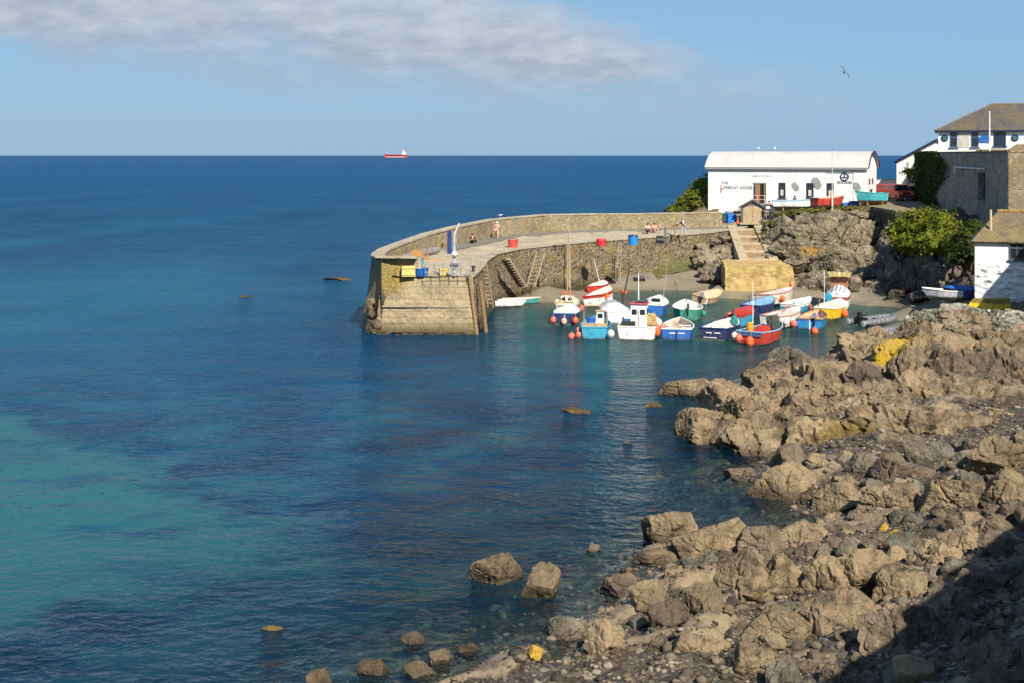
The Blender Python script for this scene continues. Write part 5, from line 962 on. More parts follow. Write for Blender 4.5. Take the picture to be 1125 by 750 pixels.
# weed draped at the foot of the quay wall
m, t = newmat('green_shore_weed'); P = t.pos(); n = t.noise(P, 3, 5, .7); finish(t, t.ramp(n, [(.35, (.05, .045, .018)), (.52, (.115, .11, .035)), (.68, (.19, .165, .085))]), .6, t.bump(n, .8, .08), .4); GW = m
v, f = [], []; nn_ = 60; 
for i in range(nn_+1):
    for j in range(9):
        px = 716+(800-716)*i/nn_; u_ = j/8; x, y = ip([(716, 0, 13.6), (760, 0, 17.5), (800, 0, 20.6)], px, 2), ip([(716, 0, 132.4), (760, 0, 136.2), (800, 0, 139.2)], px, 2); yy_ = y-u_*3.2; k_ = gzp(x, yy_); v.append((x+u_*.2, yy_, k_+.04+(1-u_)**3*.8*min(1, i/14)+.12*fbm(np.array([[x*1.2, yy_*1.2, 0]]), 3)[0]))
props(mesh_obj('green_weed', v, gridfaces(9, nn_+1), GW, None, True), kind='stuff')
# ---------------------------------------------------------------- boats
def hull_pts(L, B, F, bow=1., sheer=.35, tr=.82, D=.28, n=15, rake=.5):
    """half-sections stern to bow: gunwale, strake, waterline, bilge, keel"""
    out = []
    for i in range(n):
        s = i/(n-1); b = B/2*(tr+(1-tr)*math.sin(min(1, s/.42)*math.pi/2)) if s < .42 else B/2*max(.015, (1-((s-.42)/.58)**(2.1*bow)))**.9
        z = F*(1+sheer*(s**2.2)*1.25+.12*(1-s)**2); x = -L/2+L*s; rk = rake*s**5
        out.append([(x+rk, b, z), (x+rk*.85, b*.985, z*.74), (x+rk*.35, b*.90*(1-.22*s**3), .04), (x, b*.62*(1-.45*s**2), -D*.62), (x-.0, 0.0, -D*(1-.55*s**4))])
    return out
def hull(parent, L, B, F, cols, **kw):
    """cols: strake, topside, bottom, inside. Parts: hull, gunwale, inside"""
    H = hull_pts(L, B, F, **kw); n = len(H); V, Fc, MI = [], [], []
    for sec in H:
        for x, y, z in sec: V.append((x, y, z))
        for x, y, z in sec[:-1][::-1]: V.append((x, -y, z))
    w_ = 9
    for i in range(n-1):
        for j in range(8): Fc.append((i*w_+j, i*w_+j+1, (i+1)*w_+j+1, (i+1)*w_+j)); MI.append([0, 1, 2, 2, 2, 2, 1, 0][j])
    Fc.append((0, 1, 7, 8)); MI.append(0); Fc.append((1, 2, 6, 7)); MI.append(1); Fc.append((2, 3, 4, 5, 6)); MI.append(2)
    h = mesh_obj('hull', V, Fc, [hullpaint(x_) for x_ in cols[:3]], parent, False, MI)
    g_ = MB()
    for sd_ in (1, -1):
        for i in range(n-1):
            a, b = Vector(H[i][0]), Vector(H[i+1][0]); a.y *= sd_; b.y *= sd_; g_.cyl(a, b, .055, n=5)
    a = Vector(H[0][0]); g_.cyl(a, (a.x, -a.y, a.z), .055, n=5); gw = g_.build('gunwale', cols[4] if len(cols) > 4 else WHITE, parent)
    fl = .10; V, Fc = [], []
    for i in range(n):
        x, y, z = H[i][0]; x = max(x, -L/2+.06) if i == 0 else x; y = max(.005, y-.06); yf = max(.004, y*.72); zf = fl+(z-fl)*.55*max(0, (i/(n-1)-.6)/.4)**1.5; V += [(x-.05*(i == n-1), y, z-.03), (x, yf, zf), (x, -yf, zf), (x-.05*(i == n-1), -y, z-.03)]
    for i in range(n-1):
        for j in range(3): Fc.append((i*4+j, (i+1)*4+j, (i+1)*4+j+1, i*4+j+1))
    Fc.append((3, 2, 1, 0)); Fc.append((4*n-4, 4*n-3, 4*n-2, 4*n-1)); mesh_obj('inside', V, Fc, cols[3], parent); return H
def hat(H, s, k=0):
    f_ = s*(len(H)-1); i = min(int(f_), len(H)-2); return Vector(H[i][k]).lerp(Vector(H[i+1][k]), f_-i)
def thwarts(parent, H, ss, mat, w_=.26):
    for s in ss:
        p = hat(H, s); mb = MB(); mb.box((p.x, 0, p.z-.2), (w_, max(.2, 2*p.y-.14), .05)); mb.build('seat', mat, parent)
def deckover(parent, H, s0, s1, mat, name='foredeck', lift=.02, crown=.10):
    V, F = [], []; k = 9
    for i in range(k):
        p = hat(H, s0+(s1-s0)*i/(k-1))
        for j in range(7): u_ = -1+2*j/6; V.append((p.x, p.y*u_*.97, p.z+lift+crown*(1-u_*u_)*min(1, p.y*2)))
    m0 = len(V)
    p = hat(H, s0)
    for j in range(7): u_ = -1+2*j/6; V.append((p.x, p.y*u_*.9, .15))
    F = [tuple(x) for x in gridfaces(7, k)] + [(m0+j, m0+j+1, j+1, j) for j in range(6)]
    return mesh_obj(name, V, F, mat, parent)
def outboard(parent, H, col=None, y=0, tilt=0.):
    p = hat(H, 0); o = MB(); o.box((p.x-.14, y, p.z+.32), (.34, .3, .42), taper=.75); cw_ = o.build('outboard_motor', col or DGREY, parent)
    o = MB(); o.box((p.x-.14, y, p.z-.15), (.14, .1, .6)); o.box((p.x-.2, y, p.z-.5), (.4, .06, .08)); o.build('motor_leg', BLACK, cw_)
    o = MB(); o.cyl((p.x+.02, y, p.z+.2), (p.x+.5, y+.05, p.z+.28), .025, n=6); o.build('tiller', BLACK, cw_)
def fender(parent, H, s, side, col, r=.2, dz=0., sq=1.25):
    p = hat(H, s); mb = MB(); mb.ball((p.x, side*(p.y+r*.85), p.z-.25-r+dz), r, 10, (1, 1, sq)); o = mb.build('fender', col, parent); m2 = MB(); m2.cyl((p.x, side*p.y, p.z), (p.x, side*(p.y+r*.8), p.z-.3+dz), .018, n=5); m2.build('rope', ROPE, o)
def sternball(parent, H, y, col, r=.2, dz=0.):
    p = hat(H, 0); mb = MB(); mb.ball((p.x-r, y, max(r*.5, p.z-.25-r+dz)), r, 10, (1, 1, 1.15)); o = mb.build('fender', col, parent); m2 = MB(); m2.cyl((p.x, y, p.z), (p.x-r, y, p.z-.3+dz), .018, n=5); m2.build('rope', ROPE, o)
def mast(parent, x, y, z0, h, r=.045, mat=None, boom=0., lean=(0, 0)):
    mb = MB(); mb.cyl((x, y, z0), (x+lean[0], y+lean[1], z0+h), r, r*.55, 8); o = mb.build('mast', mat or PALEWOOD, parent)
    if boom: m2 = MB(); m2.cyl((x, y, z0+.9), (x-boom, y, z0+1.05), r*.8, n=6); m2.build('boom', mat or PALEWOOD, o)
    return o
def clutter(parent, H, s0, s1, cols, n=5, seed=1, zb=.16, sz=.3):
    """gear lying in the boat: pots, fish boxes, coils"""
    q = np.random.default_rng(seed)
    for i in range(int(n*1.6)+1):
        s = q.uniform(s0, s1); p = hat(H, s); y = q.uniform(-.55, .55)*p.y; k = i % 3; mb = MB(); c = cols[i % len(cols)]; d = sz*q.uniform(.7, 1.3)
        if k == 0:
            mb.box((p.x, y, zb+d*.3), (d*1.4, d, d*.6), q.uniform(0, 3), taper=1.08); mb.box((p.x, y, zb+d*.55), (d*1.5, d*1.1, d*.1), 0.); mb.build('fish_box', c, parent)
        elif k == 1:
            for r_ in range(3): mb.lathe([(d*.3, 0), (d*.55, .02), (d*.55, .07), (d*.3, .09)], 10, (p.x, y, zb+r_*.08)); 
            mb.build('rope_coil', c, parent)
        else: mb.lathe([(d*.35, 0), (d*.42, d*.4), (d*.42, d*.9), (d*.36, d*.92), (d*.36, d*.6)], 10, (p.x, y, zb)); mb.build('bucket', c, parent)
def wheelhouse(parent, x, L, w_, z0, h, mat, roofm, wins=True, face=-1):
    mb = MB(); mb.box((x, 0, z0+h/2), (L, w_, h), taper=.93); c = mb.build('wheelhouse', mat, parent)
    mb = MB(); mb.box((x, 0, z0+h+.05), (L*1.12, w_*1.08, .1), taper=.95); mb.build('roof', roofm, c)
    if wins:
        for y in (-.25, .25): mb = MB(); r_ = .95; mb.lathe([(.01, 0), (.17*w_/1.2, 0), (.17*w_/1.2, .03), (.01, .03)], 16, (x+face*L/2*.97, y*w_, z0+h*.72), (face, 0, .06)); mb.box((x+face*(L/2*.96), y*w_, z0+h*.70), (.07, .30*w_, .40)); mb.build('window', GLASS, c)
        for sd_ in (-1, 1): mb = MB(); mb.box((x, sd_*w_/2*.965, z0+h*.72), (L*.55, .05, h*.24)); mb.build('window', GLASS, c)
        mb = MB(); mb.box((x+face*(L/2*.99), 0, z0+h*.4), (.04, .06*w_, h*.7)); mb.build('door_seam', GREY, c)
    return c
def regno(parent, H, s, mat=None):
    p = hat(H, 0); mb = MB()
    for k in range(2): mb.box((p.x-.03, (-.35+.62*k)*p.y, p.z*.62), (.03, .42*p.y, .08))
    mb.build('registration_marks', mat or WHITE, parent)
BS = .84
def boat(name, label, px, py, L, B, F, yaw, cols, z=None, pitch=0., roll=0., **kw):
    """px,py: photo point of the stern's foot; yaw: heading of the bow in degrees from +X"""
    zz = z if z is not None else 0.
    p = G(px, py, zz); d = Vector((math.cos(R(yaw)), math.sin(R(yaw)))); c = Vector((p.x, p.y))+d*L/2*BS
    o = thing(name, label, 'boat', (c.x, c.y, zz), R(yaw)); o.rotation_euler = (R(roll), R(pitch), R(yaw)); o.scale = (BS,)*3; return o, hull(o, L, B, F, cols, **kw)
def beachz(px, py):
    z = 0.4
    for _ in range(6): p = G(px, py, z); z = max(.0, gzp(p.x, p.y))
    return z+.12
# cabin boat with blue hull and white cover, bottom left of the fleet
o, H = boat('open_boat', 'navy hulled boat with a white deck cover, pink fenders along its stern', 620, 357, 5.2, 2.35, .85, 82, (NAVY, NAVY, WHITE, SAIL, BLUE)); deckover(o, H, .04, .97, SAIL, 'deck_cover', .04, .16); mb = MB(); p = hat(H, .5); mb.cyl((hat(H, .05).x, 0, .95), (hat(H, .95).x, 0, 1.25), .03, n=5); mb.build('ridge_line', NAVY, o)
sternball(o, H, .95, PINK, .27); sternball(o, H, 0, paint((.78, .42, .34), .5), .27, -.1); sternball(o, H, -1.0, ORANGE, .28); mb = MB(); mb.box((hat(H, 0).x-.035, 0, .45), (.03, .08, .8)); mb.build('rudder_stripe', WHITE, o)
# cream cockpit boat with two masts
o, H = boat('sailing_boat', 'cream decked little sailing boat with two pale masts behind the navy boat', 622, 347, 6., 2.3, .9, 86, (CREAM, CREAM, WHITE, paint((.3, .23, .15), .7), CREAM)); deckover(o, H, .55, .98, CREAM); deckover(o, H, .0, .1, CREAM, 'aft_deck'); mb = MB(); mb.box((.35, 0, 1.25), (1.6, 1.3, .55), taper=.8); c_ = mb.build('cabin', CREAM, o)
for y in (-.3, .3): mb = MB(); mb.box((-.47, y, 1.3), (.05, .32, .26)); mb.build('window', GLASS, c_)
mast(o, .9, 0, 1., 6.3, .06, PALEWOOD, 0); mast(o, -1.6, -.35, .9, 4.9, .05, PALEWOOD, 1.2)
mb = MB(); mb.box((-1.7, .5, 1.05), (.9, .8, .18), taper=.7); mb.build('orange_cloth', paint((.62, .28, .09), .8), o); mb = MB(); mb.box((.9, .1, 1.75), (.5, 1.3, .35), taper=.6); mb.build('furled_sail', paint((.28, .10, .06), .8, .3), o); clutter(o, H, .05, .4, [NAVY, ORANGE, TAN, WHITE], 5, 3, .5); fender(o, H, .35, -1, ORANGE, .26); fender(o, H, .2, -1, PINK, .24)
# red and white boats on the beach behind
zb_ = beachz(655, 322); o, H = boat('open_boat', 'red and white boat dried out highest on the beach, leaning mast over the bow', 654, 322, 4.8, 2.1, .62, 76, (RED, RED, RED, SAIL, RED), zb_, 0, -5); deckover(o, H, .6, .98, SAIL); thwarts(o, H, (.2, .4), SAIL); mast(o, .6, 0, .8, 3.9, .06, paint((.62, .48, .40), .7), 0, (.3, .7)); fender(o, H, .1, 1, RED, .2); clutter(o, H, .05, .5, [SAIL, GREY], 3, 4)
o, H = boat('open_boat', 'white boat with red gunwale and orange bottom below the topmost red one', 652, 336, 5.2, 2.4, .95, 68, (RED, WHITE, ORANGE, SAIL, RED), .12, -2, -8); deckover(o, H, .62, .98, SAIL); thwarts(o, H, (.15, .4), SAIL); fender(o, H, .15, -1, ORANGE, .25, .1, 1.6); mb = MB(); mb.box((hat(H, .0).x-.02, .25, .55), (.05, .4, .3)); mb.build('name_board', WHITE, o)
# cyan workboat
o, H = boat('work_boat', 'cyan work boat with a plywood stern board and blue barrel beside its cabin', 653, 373, 5.6, 2.5, .85, 84, (CYAN, CYAN, CYAN, paint((.30, .32, .30), .7), CYAN)); p0 = hat(H, 0); mb = MB(); mb.box((p0.x+.05, 0, .98), (.06, 1.95, .62)); mb.build('stern_board', PALEWOOD, o); mb = MB(); mb.box((p0.x+.01, -.1, .98), (.03, .06, .62)); mb.build('board_batten', WOOD, o)
mb = MB(); mb.lathe([(.3, 0), (.36, .05), (.36, .3), (.33, .34), (.36, .38), (.36, .7), (.33, .74), (.36, .78), (.36, 1.05), (.3, 1.1)], 14, (-1.3, .35, .5)); mb.build('barrel', BLUE, o)
mb = MB(); mb.box((-1.2, -.42, 1.25), (.7, .62, 1.7), taper=.95); c_ = mb.build('cabin', WHITE, o); mb = MB(); mb.box((-1.2, -.42, 2.13), (.8, .72, .08)); mb.build('roof', PALEWOOD, c_); mb = MB(); mb.box((-1.54, -.42, 1.75), (.04, .4, .36)); mb.build('window', GLASS, c_)
for y in (-.95, .95): mast(o, -.9, y, .8, 1.75, .045, PALEWOOD)
mb = MB(); mb.cyl((-.9, -.95, 2.5), (-.9, .95, 2.5), .045, n=6); mb.build('gantry_bar', PALEWOOD, o); clutter(o, H, .35, .8, [NAVY, WHITE, TAN, GREY, ORANGE], 9, 6, .6, .4); sternball(o, H, 1.28, PINK, .24, -.1); sternball(o, H, -1.35, SAIL, .3, .1); fender(o, H, .2, 1, paint((.66, .2, .15), .5), .2, .1)
# white boat with grey cover
o, H = boat('open_boat', 'white boat with its grey cover stretched over hoops, beside the cyan work boat', 680, 356, 5.2, 2.5, .95, 96, (WHITE, WHITE, WHITE, paint((.42, .45, .46), .7), WHITE)); deckover(o, H, .35, .97, paint((.58, .60, .62), .7, .2), 'cover', .08, .5); clutter(o, H, .03, .3, [ORANGE, DGREY, TAN, NAVY], 6, 8, .35, .42); mast(o, .4, .0, 1.2, .9, .03, DGREY)
for s in (.45, .6): mb = MB(); p = hat(H, s); mb.tube([(p.x, p.y*math.cos(a), p.z+.1+.56*math.sin(a)) for a in np.linspace(0, 3.1416, 9)], .025, 5); mb.build('cover_hoop', DGREY, o)
# white fishing boat with wheelhouse
o, H = boat('fishing_boat', 'white fishing boat with a tall wheelhouse and two dark windows, crab pot on its stern', 699, 374, 6.6, 3.35, .95, 77, (WHITE, WHITE, RED, paint((.40, .42, .40), .7), WHITE), D=.35, tr=.9); c_ = wheelhouse(o, -1.35, 1.35, 1.35, .6, 2.15, WHITE, paint((.42, .06, .07), .5, .2)); mast(o, -1.2, .1, 2.8, 2.4, .06, WHITE); mb = MB(); mb.box((-1.35, -.2, 2.98), (1.2, .9, .12)); mb.build('radar_board', DGREY, c_)
POTM = paint((.06, .065, .05), .9, .4, 9, .4)
mb = MB(); x0_ = -2.85
for k_ in range(2):
    for i in range(6): mb.box((x0_+k_*.7, .25+.2*i, 1.05), (.045, .045, .7)); 
for i in range(5): mb.box((x0_, .75, .74+.16*i), (.05, 1.05, .04)); mb.box((x0_+.7, .75, .74+.16*i), (.05, 1.05, .04)); mb.box((x0_+.35, .22, .74+.16*i), (.7, .04, .04)); mb.box((x0_+.35, 1.28, .74+.16*i), (.7, .04, .04))
mb.box((x0_+.35, .75, 1.05), (.62, .98, .6)); mb.build('crab_pot', POTM, o)
v_, f_ = rock((0, 0, 0), (.7, .55, .85), 4001, 3, 9, 1., 1., .2); n_o = mesh_obj('net_heap', v_, f_, paint((.40, .29, .12), .95, .4, 6, .5), o, True); n_o.location = (-1.15, -.95, 1.35)
mb = MB(); mb.box((0, 0, 1.03), (2.4, 2.5, .08)); mb.build('side_deck', GREY, o); mb = MB(); mb.ball((hat(H, .1).x, -1.62, .75), .34, 12, (1, .8, 1.5)); mb.build('fender', ORANGE, o); clutter(o, H, .05, .25, [NAVY, GREENP, ORANGE], 4, 12, .4, .42); deckover(o, H, .55, .98, SAIL, 'foredeck', .02, .12); mb = MB(); mb.lathe([(.3, 0), (.32, .9), (.3, .92)], 12, (-1.6, 1.05, .55)); mb.build('drum', BLUE, o); mb = MB(); mb.box((p0.x-.42, .0, .12), (.05, 2.2, .12)); mb.build('boot_stripe', RED, o)
# blue and white boats behind it
o, H = boat('open_boat', 'blue hulled boat with white topsides lying behind the white wheelhouse', 717, 348, 5.6, 2.3, .95, 78, (BLUE, BLUE, WHITE, DGREY, WHITE), 0., 0, 2); deckover(o, H, .45, .98, SAIL); mb = MB(); mb.box((.1, 0, 1.2), (.9, 1.1, .6), taper=.85); c_ = mb.build('cuddy', WHITE, o); mb = MB(); mb.box((-.37, .0, 1.28), (.04, .8, .3)); mb.build('window', GLASS, c_); mast(o, .2, .35, 1.2, 1.0, .07, DGREY); mast(o, 1.2, -.5, 1.0, 4.3, .045, PALEWOOD, 0, (0, -.35)); clutter(o, H, .05, .4, [NAVY, BLUE, WHITE, GREENP], 6, 15, .4, .4)
o, H = boat('open_boat', 'green hulled boat with a broad white rim and open white inside', 757, 353, 5., 2.7, .95, 86, (GREENP, GREENP, GREENP, paint((.62, .60, .56), .6), WHITE), tr=.6); thwarts(o, H, (.2, .45), paint((.5, .47, .42), .6)); deckover(o, H, .72, .98, WHITE); mb = MB(); mb.cyl((hat(H, .8).x, 0, 1.1), (hat(H, .8).x, 0, 1.75), .05, n=6); mb.build('samson_post', DGREY, o); outboard(o, H, DGREY, .1); fender(o, H, .2, -1, GREENP, .22)
o, H = boat('open_boat', 'bright blue open boat with white rim, tangled pale gear heaped inside', 743, 374, 5.4, 2.6, .8, 80, (BLUE, BLUE, BLUE, paint((.50, .42, .32), .7), WHITE), tr=.9); regno(o, H, 0); mb = MB(); mb.box((hat(H, 0).x-.04, 0, .35), (.07, .09, .9)); mb.build('rudder', NAVY, o); thwarts(o, H, (.45, .65), WHITE); clutter(o, H, .06, .6, [TAN, WHITE, ORANGE, PALEWOOD, RED], 11, 19, .22, .42); mb = MB(); mb.ball((hat(H, .15).x, 1.1, .95), .25, 10); mb.build('buoy', PINK, o)
for i in range(4): mb = MB(); mb.cyl((-1.8+i*.3, -.7+.3*i, .5), (.9-.1*i, .1+.1*i, .95+.04*i), .04, n=6); mb.build('oar', PALEWOOD, o)
o, H = boat('dinghy', 'tan covered dinghy tipped on its side at the water edge with a white engine frame', 766, 334, 4., 1.8, .7, 52, (paint((.45, .28, .15), .7), TAN, DGREY, TAN, TAN), .02, 0, 14); deckover(o, H, .03, .97, paint((.58, .40, .24), .8, .2), 'cover', .05, .35); mb = MB()
for i in range(3): mb.cyl((-1.75-.05*i, -.55-.18*i, .2), (-1.55, -.35-.18*i, 1.0), .05, n=6)
mb.build('engine_frame', WHITE, o); outboard(o, H, GREY, -.4)
o, H = boat('open_boat', 'dark navy open boat with lettered stern, teal bundle amidships', 783, 374, 5.8, 2.6, .85, 64, (NAVY, NAVY, WHITE, SAIL, NAVY), tr=.88); regno(o, H, 0); deckover(o, H, .62, .98, SAIL); thwarts(o, H, (.3, .5), SAIL); v_, f_ = rock((0, 0, 0), (.35, .35, .5), 4010, 3, 8, .8, .4); mesh_obj('teal_bundle', v_, f_, paint((.03, .22, .20), .8, .3), o, True).location = (.9, -.65, 1.2); clutter(o, H, .05, .35, [ORANGE, RED, WHITE, TAN], 5, 23, .3, .36); mb = MB(); mb.box((hat(H, 0).x-.04, .2, .2), (.04, 1.1, .06)); mb.build('stripe', WHITE, o)
o, H = boat('fishing_boat', 'red fishing boat with orange buoys hung on its stern, pots and a thin white mast', 823, 378, 5., 2.5, .85, 52, (RED, RED, NAVY, DGREY, LIGHTBLUE), tr=.9); mast(o, -1.5, .2, .6, 4.3, .04, WHITE); mb = MB(); mb.box((hat(H, 0).x-.05, .0, .74), (.06, 2.1, .26)); mb.build('stern_band', paint((.05, .12, .25), .5), o); sternball(o, H, -.25, ORANGE, .34, -.1); sternball(o, H, .75, PINK, .3, 0); sternball(o, H, 1.15, paint((.75, .55, .48), .5), .26, .15); mb = MB(); mb.lathe([(.26, 0), (.3, .5), (.26, .85), (.15, .9)], 12, (-1.7, .35, .7)); mb.build('orange_drum', paint((.78, .30, .03), .5), o)
mb = MB(); mb.box((-.2, .0, .95), (1.1, 1., .5), taper=.7); mb.build('red_box', RED, o); v_, f_ = rock((0, 0, 0), (.55, .5, .75), 4020, 3, 9, 1.2, 1.3); mesh_obj('pot_stack', v_, f_, POTM, o).location = (.9, -.35, 1.3); clutter(o, H, .05, .75, [NAVY, WHITE, ORANGE, DGREY], 9, 27, .45, .36)
o, H = boat('open_boat', 'small boat with red rim and pale blue hull, between the navy boats', 808, 359, 4.6, 2.1, .9, 66, (CYAN, CYAN, CYAN, paint((.62, .50, .42), .6), RED)); deckover(o, H, .5, .98, RED, 'foredeck', .03, .12); mb = MB(); mb.box((hat(H, 0).x+.03, .0, .92), (.07, 1.7, .28)); mb.build('stern_board', RED, o); thwarts(o, H, (.2, .38), SAIL); outboard(o, H, DGREY, .2); fender(o, H, .2, 1, PINK, .2)
o, H = boat('open_boat', 'deep blue boat with pale blue inside, moored behind the red rimmed boat', 824, 349, 5.4, 2.4, 1., 60, (NAVY, NAVY, NAVY, LIGHTBLUE, paint((.04, .08, .25), .5))); thwarts(o, H, (.22, .42), WHITE); deckover(o, H, .68, .98, LIGHTBLUE); mast(o, -.6, .2, .3, 1.7, .04, DGREY); mast(o, -1.5, .5, .4, 1.5, .04, NAVY); mb = MB(); mb.box((-1.3, .3, .75), (.5, .5, .5)); mb.build('engine_box', WHITE, o); clutter(o, H, .1, .5, [PINK, NAVY, WHITE], 4, 31, .3)
o, H = boat('open_boat', 'cream boat with a red bottom and red bow cloth, nearest the landing block', 837, 336, 5.8, 2.3, .95, 50, (paint((.66, .56, .47), .6), paint((.68, .60, .52), .6), RED, paint((.55, .5, .45), .6), paint((.52, .2, .15), .6)), .15, 0, -4); thwarts(o, H, (.3, .5), SAIL); deckover(o, H, .66, .98, SAIL); fender(o, H, .3, -1, ORANGE, .26); mb = MB(); mb.box((hat(H, .95).x, 0, 1.65), (.5, .08, .55), taper=.3); mb.build('red_cloth', RED, o); clutter(o, H, .2, .5, [GREY, WHITE], 3, 35)
o, H = boat('open_boat', 'white double rimmed boat with a rounded stern, nearest the red fishing boat', 846, 361, 5.2, 2.4, .95, 52, (WHITE, CREAM and paint((.68, .64, .55), .6), WHITE, paint((.60, .57, .52), .6), paint((.42, .20, .15), .6))); thwarts(o, H, (.28, .5), SAIL); deckover(o, H, .7, .98, SAIL); fender(o, H, .3, -1, SAIL, .22); fender(o, H, .1, -1, SAIL, .22); mb = MB(); mb.cyl((-.6, .5, .9), (1.6, .1, 1.7), .04, n=6); mb.build('oar', paint((.4, .12, .09), .6), o); clutter(o, H, .1, .5, [WHITE, GREY, ORANGE], 4, 39)
o, H = boat('open_boat', 'cyan hulled small boat with white inside, moored alone behind the white boats', 866, 345, 4.7, 2., .8, 55, (WHITE, CYAN, CYAN, SAIL, WHITE)); thwarts(o, H, (.2, .4, .62), TEAL); deckover(o, H, .75, .98, WHITE); fender(o, H, .55, -1, PINK, .2); clutter(o, H, .1, .5, [GREY, TAN], 3, 41)
o, H = boat('open_boat', 'blue boat with tan rim and a tilted grey outboard, pink buoy at its stern corner', 889, 362, 4.8, 2.3, .8, 68, (BLUE, CYAN and paint((.02, .22, .52), .45), BLUE, paint((.52, .36, .25), .7), paint((.40, .25, .11), .7)), tr=.92); thwarts(o, H, (.3, .5), PALEWOOD); outboard(o, H, paint((.18, .19, .23), .5), -.45); sternball(o, H, 1.25, PINK, .3, .1); mb = MB(); mb.box((hat(H, 0).x-.03, -.05, .4), (.04, .10, .8)); mb.build('stripe', WHITE, o)
for i in range(3): mb = MB(); mb.cyl((-1.2+.4*i, .6-.2*i, .6), (.6+.3*i, .2-.25*i, .85), .045, n=6); mb.build('oar', paint((.35, .12, .08), .7), o)
o, H = boat('open_boat', 'yellow hulled boat with white inside and orange float, behind the blue tan rimmed one', 906, 351, 5.4, 2.4, .9, 62, (YELLOW, YELLOW, YELLOW, SAIL, WHITE)); deckover(o, H, .5, .98, SAIL, 'foredeck', .04, .2); thwarts(o, H, (.2, .36), SAIL); fender(o, H, .3, -1, ORANGE, .3); mast(o, -.6, .6, .5, 3.6, .04, WHITE); mb = MB(); mb.cyl((-2.4, .7, .5), (.8, 1.35, 2.0), .05, n=6); mb.build('oar', WOOD, o); clutter(o, H, .05, .4, [RED, NAVY], 4, 45)
# big planked boat drying on the beach, seen from its stern quarter
zb_ = beachz(921, 338)
o, H = boat('beached_launch', 'large white launch with dark vertical ribs dried out below the cliff, timber stacked on top', 920, 339, 5.8, 2.3, 1.05, 74, (paint((.36, .13, .09), .6), WHITE, BLACK, GREY, paint((.30, .10, .08), .6)), zb_+.1, -3, 0, tr=.85, D=.4); deckover(o, H, .02, .98, paint((.66, .67, .68), .6), 'cover', .06, .6)
for y in (-.7, -.25, .2, .65): mb = MB(); mb.tube([(hat(H, s).x, y*hat(H, s).y/1.3, hat(H, s).z+.09+.6*(1-(y/1.3)**2)) for s in np.linspace(.03, .8, 8)], .03, 5); mb.build('cover_batten', DGREY, o)
for i in range(4): mb = MB(); mb.box((hat(H, 0).x-.03, -.66+.44*i, .45), (.03, .24, .42)); mb.build('white_panel', WHITE, o)
mb = MB(); mb.box((1.7, 0, 2.15), (1.7, 1.7, 1.1), taper=.92); c_ = mb.build('cabin', paint((.30, .13, .07), .7), o); mb = MB()
for i in range(5): mb.box((1.6, -.9+.45*i, 2.78+.03*(i % 2)), (2.6, .4, .12), .03*i)
mb.build('timber_stack', paint((.46, .36, .12), .8, .3), c_); mb = MB(); mb.lathe([(.01, 0), (.34, 0), (.4, .06), (.34, .14), (.01, .14)], 16, (hat(H, 0).x-.02, .85, 1.2), (-1, 0, 0)); mb.build('blue_disc', paint((.03, .30, .46), .5), o); mb = MB(); mb.box((.8, 0, 2.95), (.16, .16, .3)); mb.build('lamp', SAIL, c_)
# inflatables
def inflatable(label, px, py, L, B, yaw, flo):
    p = G(px, py, 0); o = thing('inflatable_dinghy', label, 'dinghy', (p.x+math.cos(R(yaw))*L/2, p.y+math.sin(R(yaw))*L/2, .12), R(yaw)); r = .24; pts = [(-L/2-.25, B/2-.15, .1)] + [(-L/2+L*.6*i/5, B/2-r+.02, .12+.02*i) for i in range(6)]; n_ = 9; arcp = [(-L/2+L*.6+(L*.4-r)*math.sin(a), (B/2-r)*math.cos(a), .24+.1*math.sin(a)) for a in np.linspace(.2, math.pi-.2, n_)]; allp = pts+arcp+[(x, -y, z) for x, y, z in pts[::-1]]
    mb = MB(); mb.tube(allp, r, 10)
    for q_ in allp[1:-1]: mb.ball(q_, r*1.0, 10)
    mb.ball(allp[0], r*.95, 8); mb.ball(allp[-1], r*.95, 8); mb.build('tube', paint((.16, .17, .185), .5, .2), o, True)
    mb = MB(); mb.box((-.1, 0, .05), (L*.8, B-.5, .06)); mb.build('floor', flo, o); mb = MB(); mb.box((-L/2+.15, 0, .25), (.07, B-.55, .5)); mb.build('transom', DGREY, o); mb = MB(); mb.box((.1, 0, .32), (.28, B-.55, .05)); mb.build('seat', GREY, o)
    for s_ in (1, -1): mb = MB(); mb.lathe([(.02, -.03), (.20, -.02), (.24, .0), (.20, .02), (.02, .03)], 12, (-L/2-.45, s_*(B/2-.15), .1), (-1, 0, 0)); mb.build('tube_cap', SAIL, o)
    H_ = [[(-L/2+.1, .5, .35)]*5, [(L/2, .1, .4)]*5]; outboard(o, H_, BLACK); return o
inflatable('grey inflatable dinghy with a black outboard moored clear of the other boats', 945, 358, 3.4, 1.9, 28, DGREY); inflatable('inflatable dinghy half hidden behind the harbour end of the outcrop', 955, 373, 3., 1.7, 30, paint((.5, .45, .4), .6))
# dinghies tied at the quay wall
def simple(label, px, py, L, B, F, yaw, cols, z=None, name='dinghy', **kw):
    o, H = boat(name, label, px, py, L, B, F, yaw, cols, z, **kw); thwarts(o, H, (.25, .55), cols[4] if len(cols) > 4 else WHITE); return o, H
o, H = simple('white dinghy tied under the quay ladder at the pier head', 538, 337, 3.2, 1.5, .5, 12, (WHITE, WHITE, GREY, paint((.5, .5, .48), .6), WHITE)); outboard(o, H, GREY)
simple('teal rowing dinghy with a cream rim afloat beside the white dinghy', 550, 334, 3.6, 1.4, .42, 8, (TEAL, TEAL, TEAL, paint((.5, .42, .30), .7), CREAM))
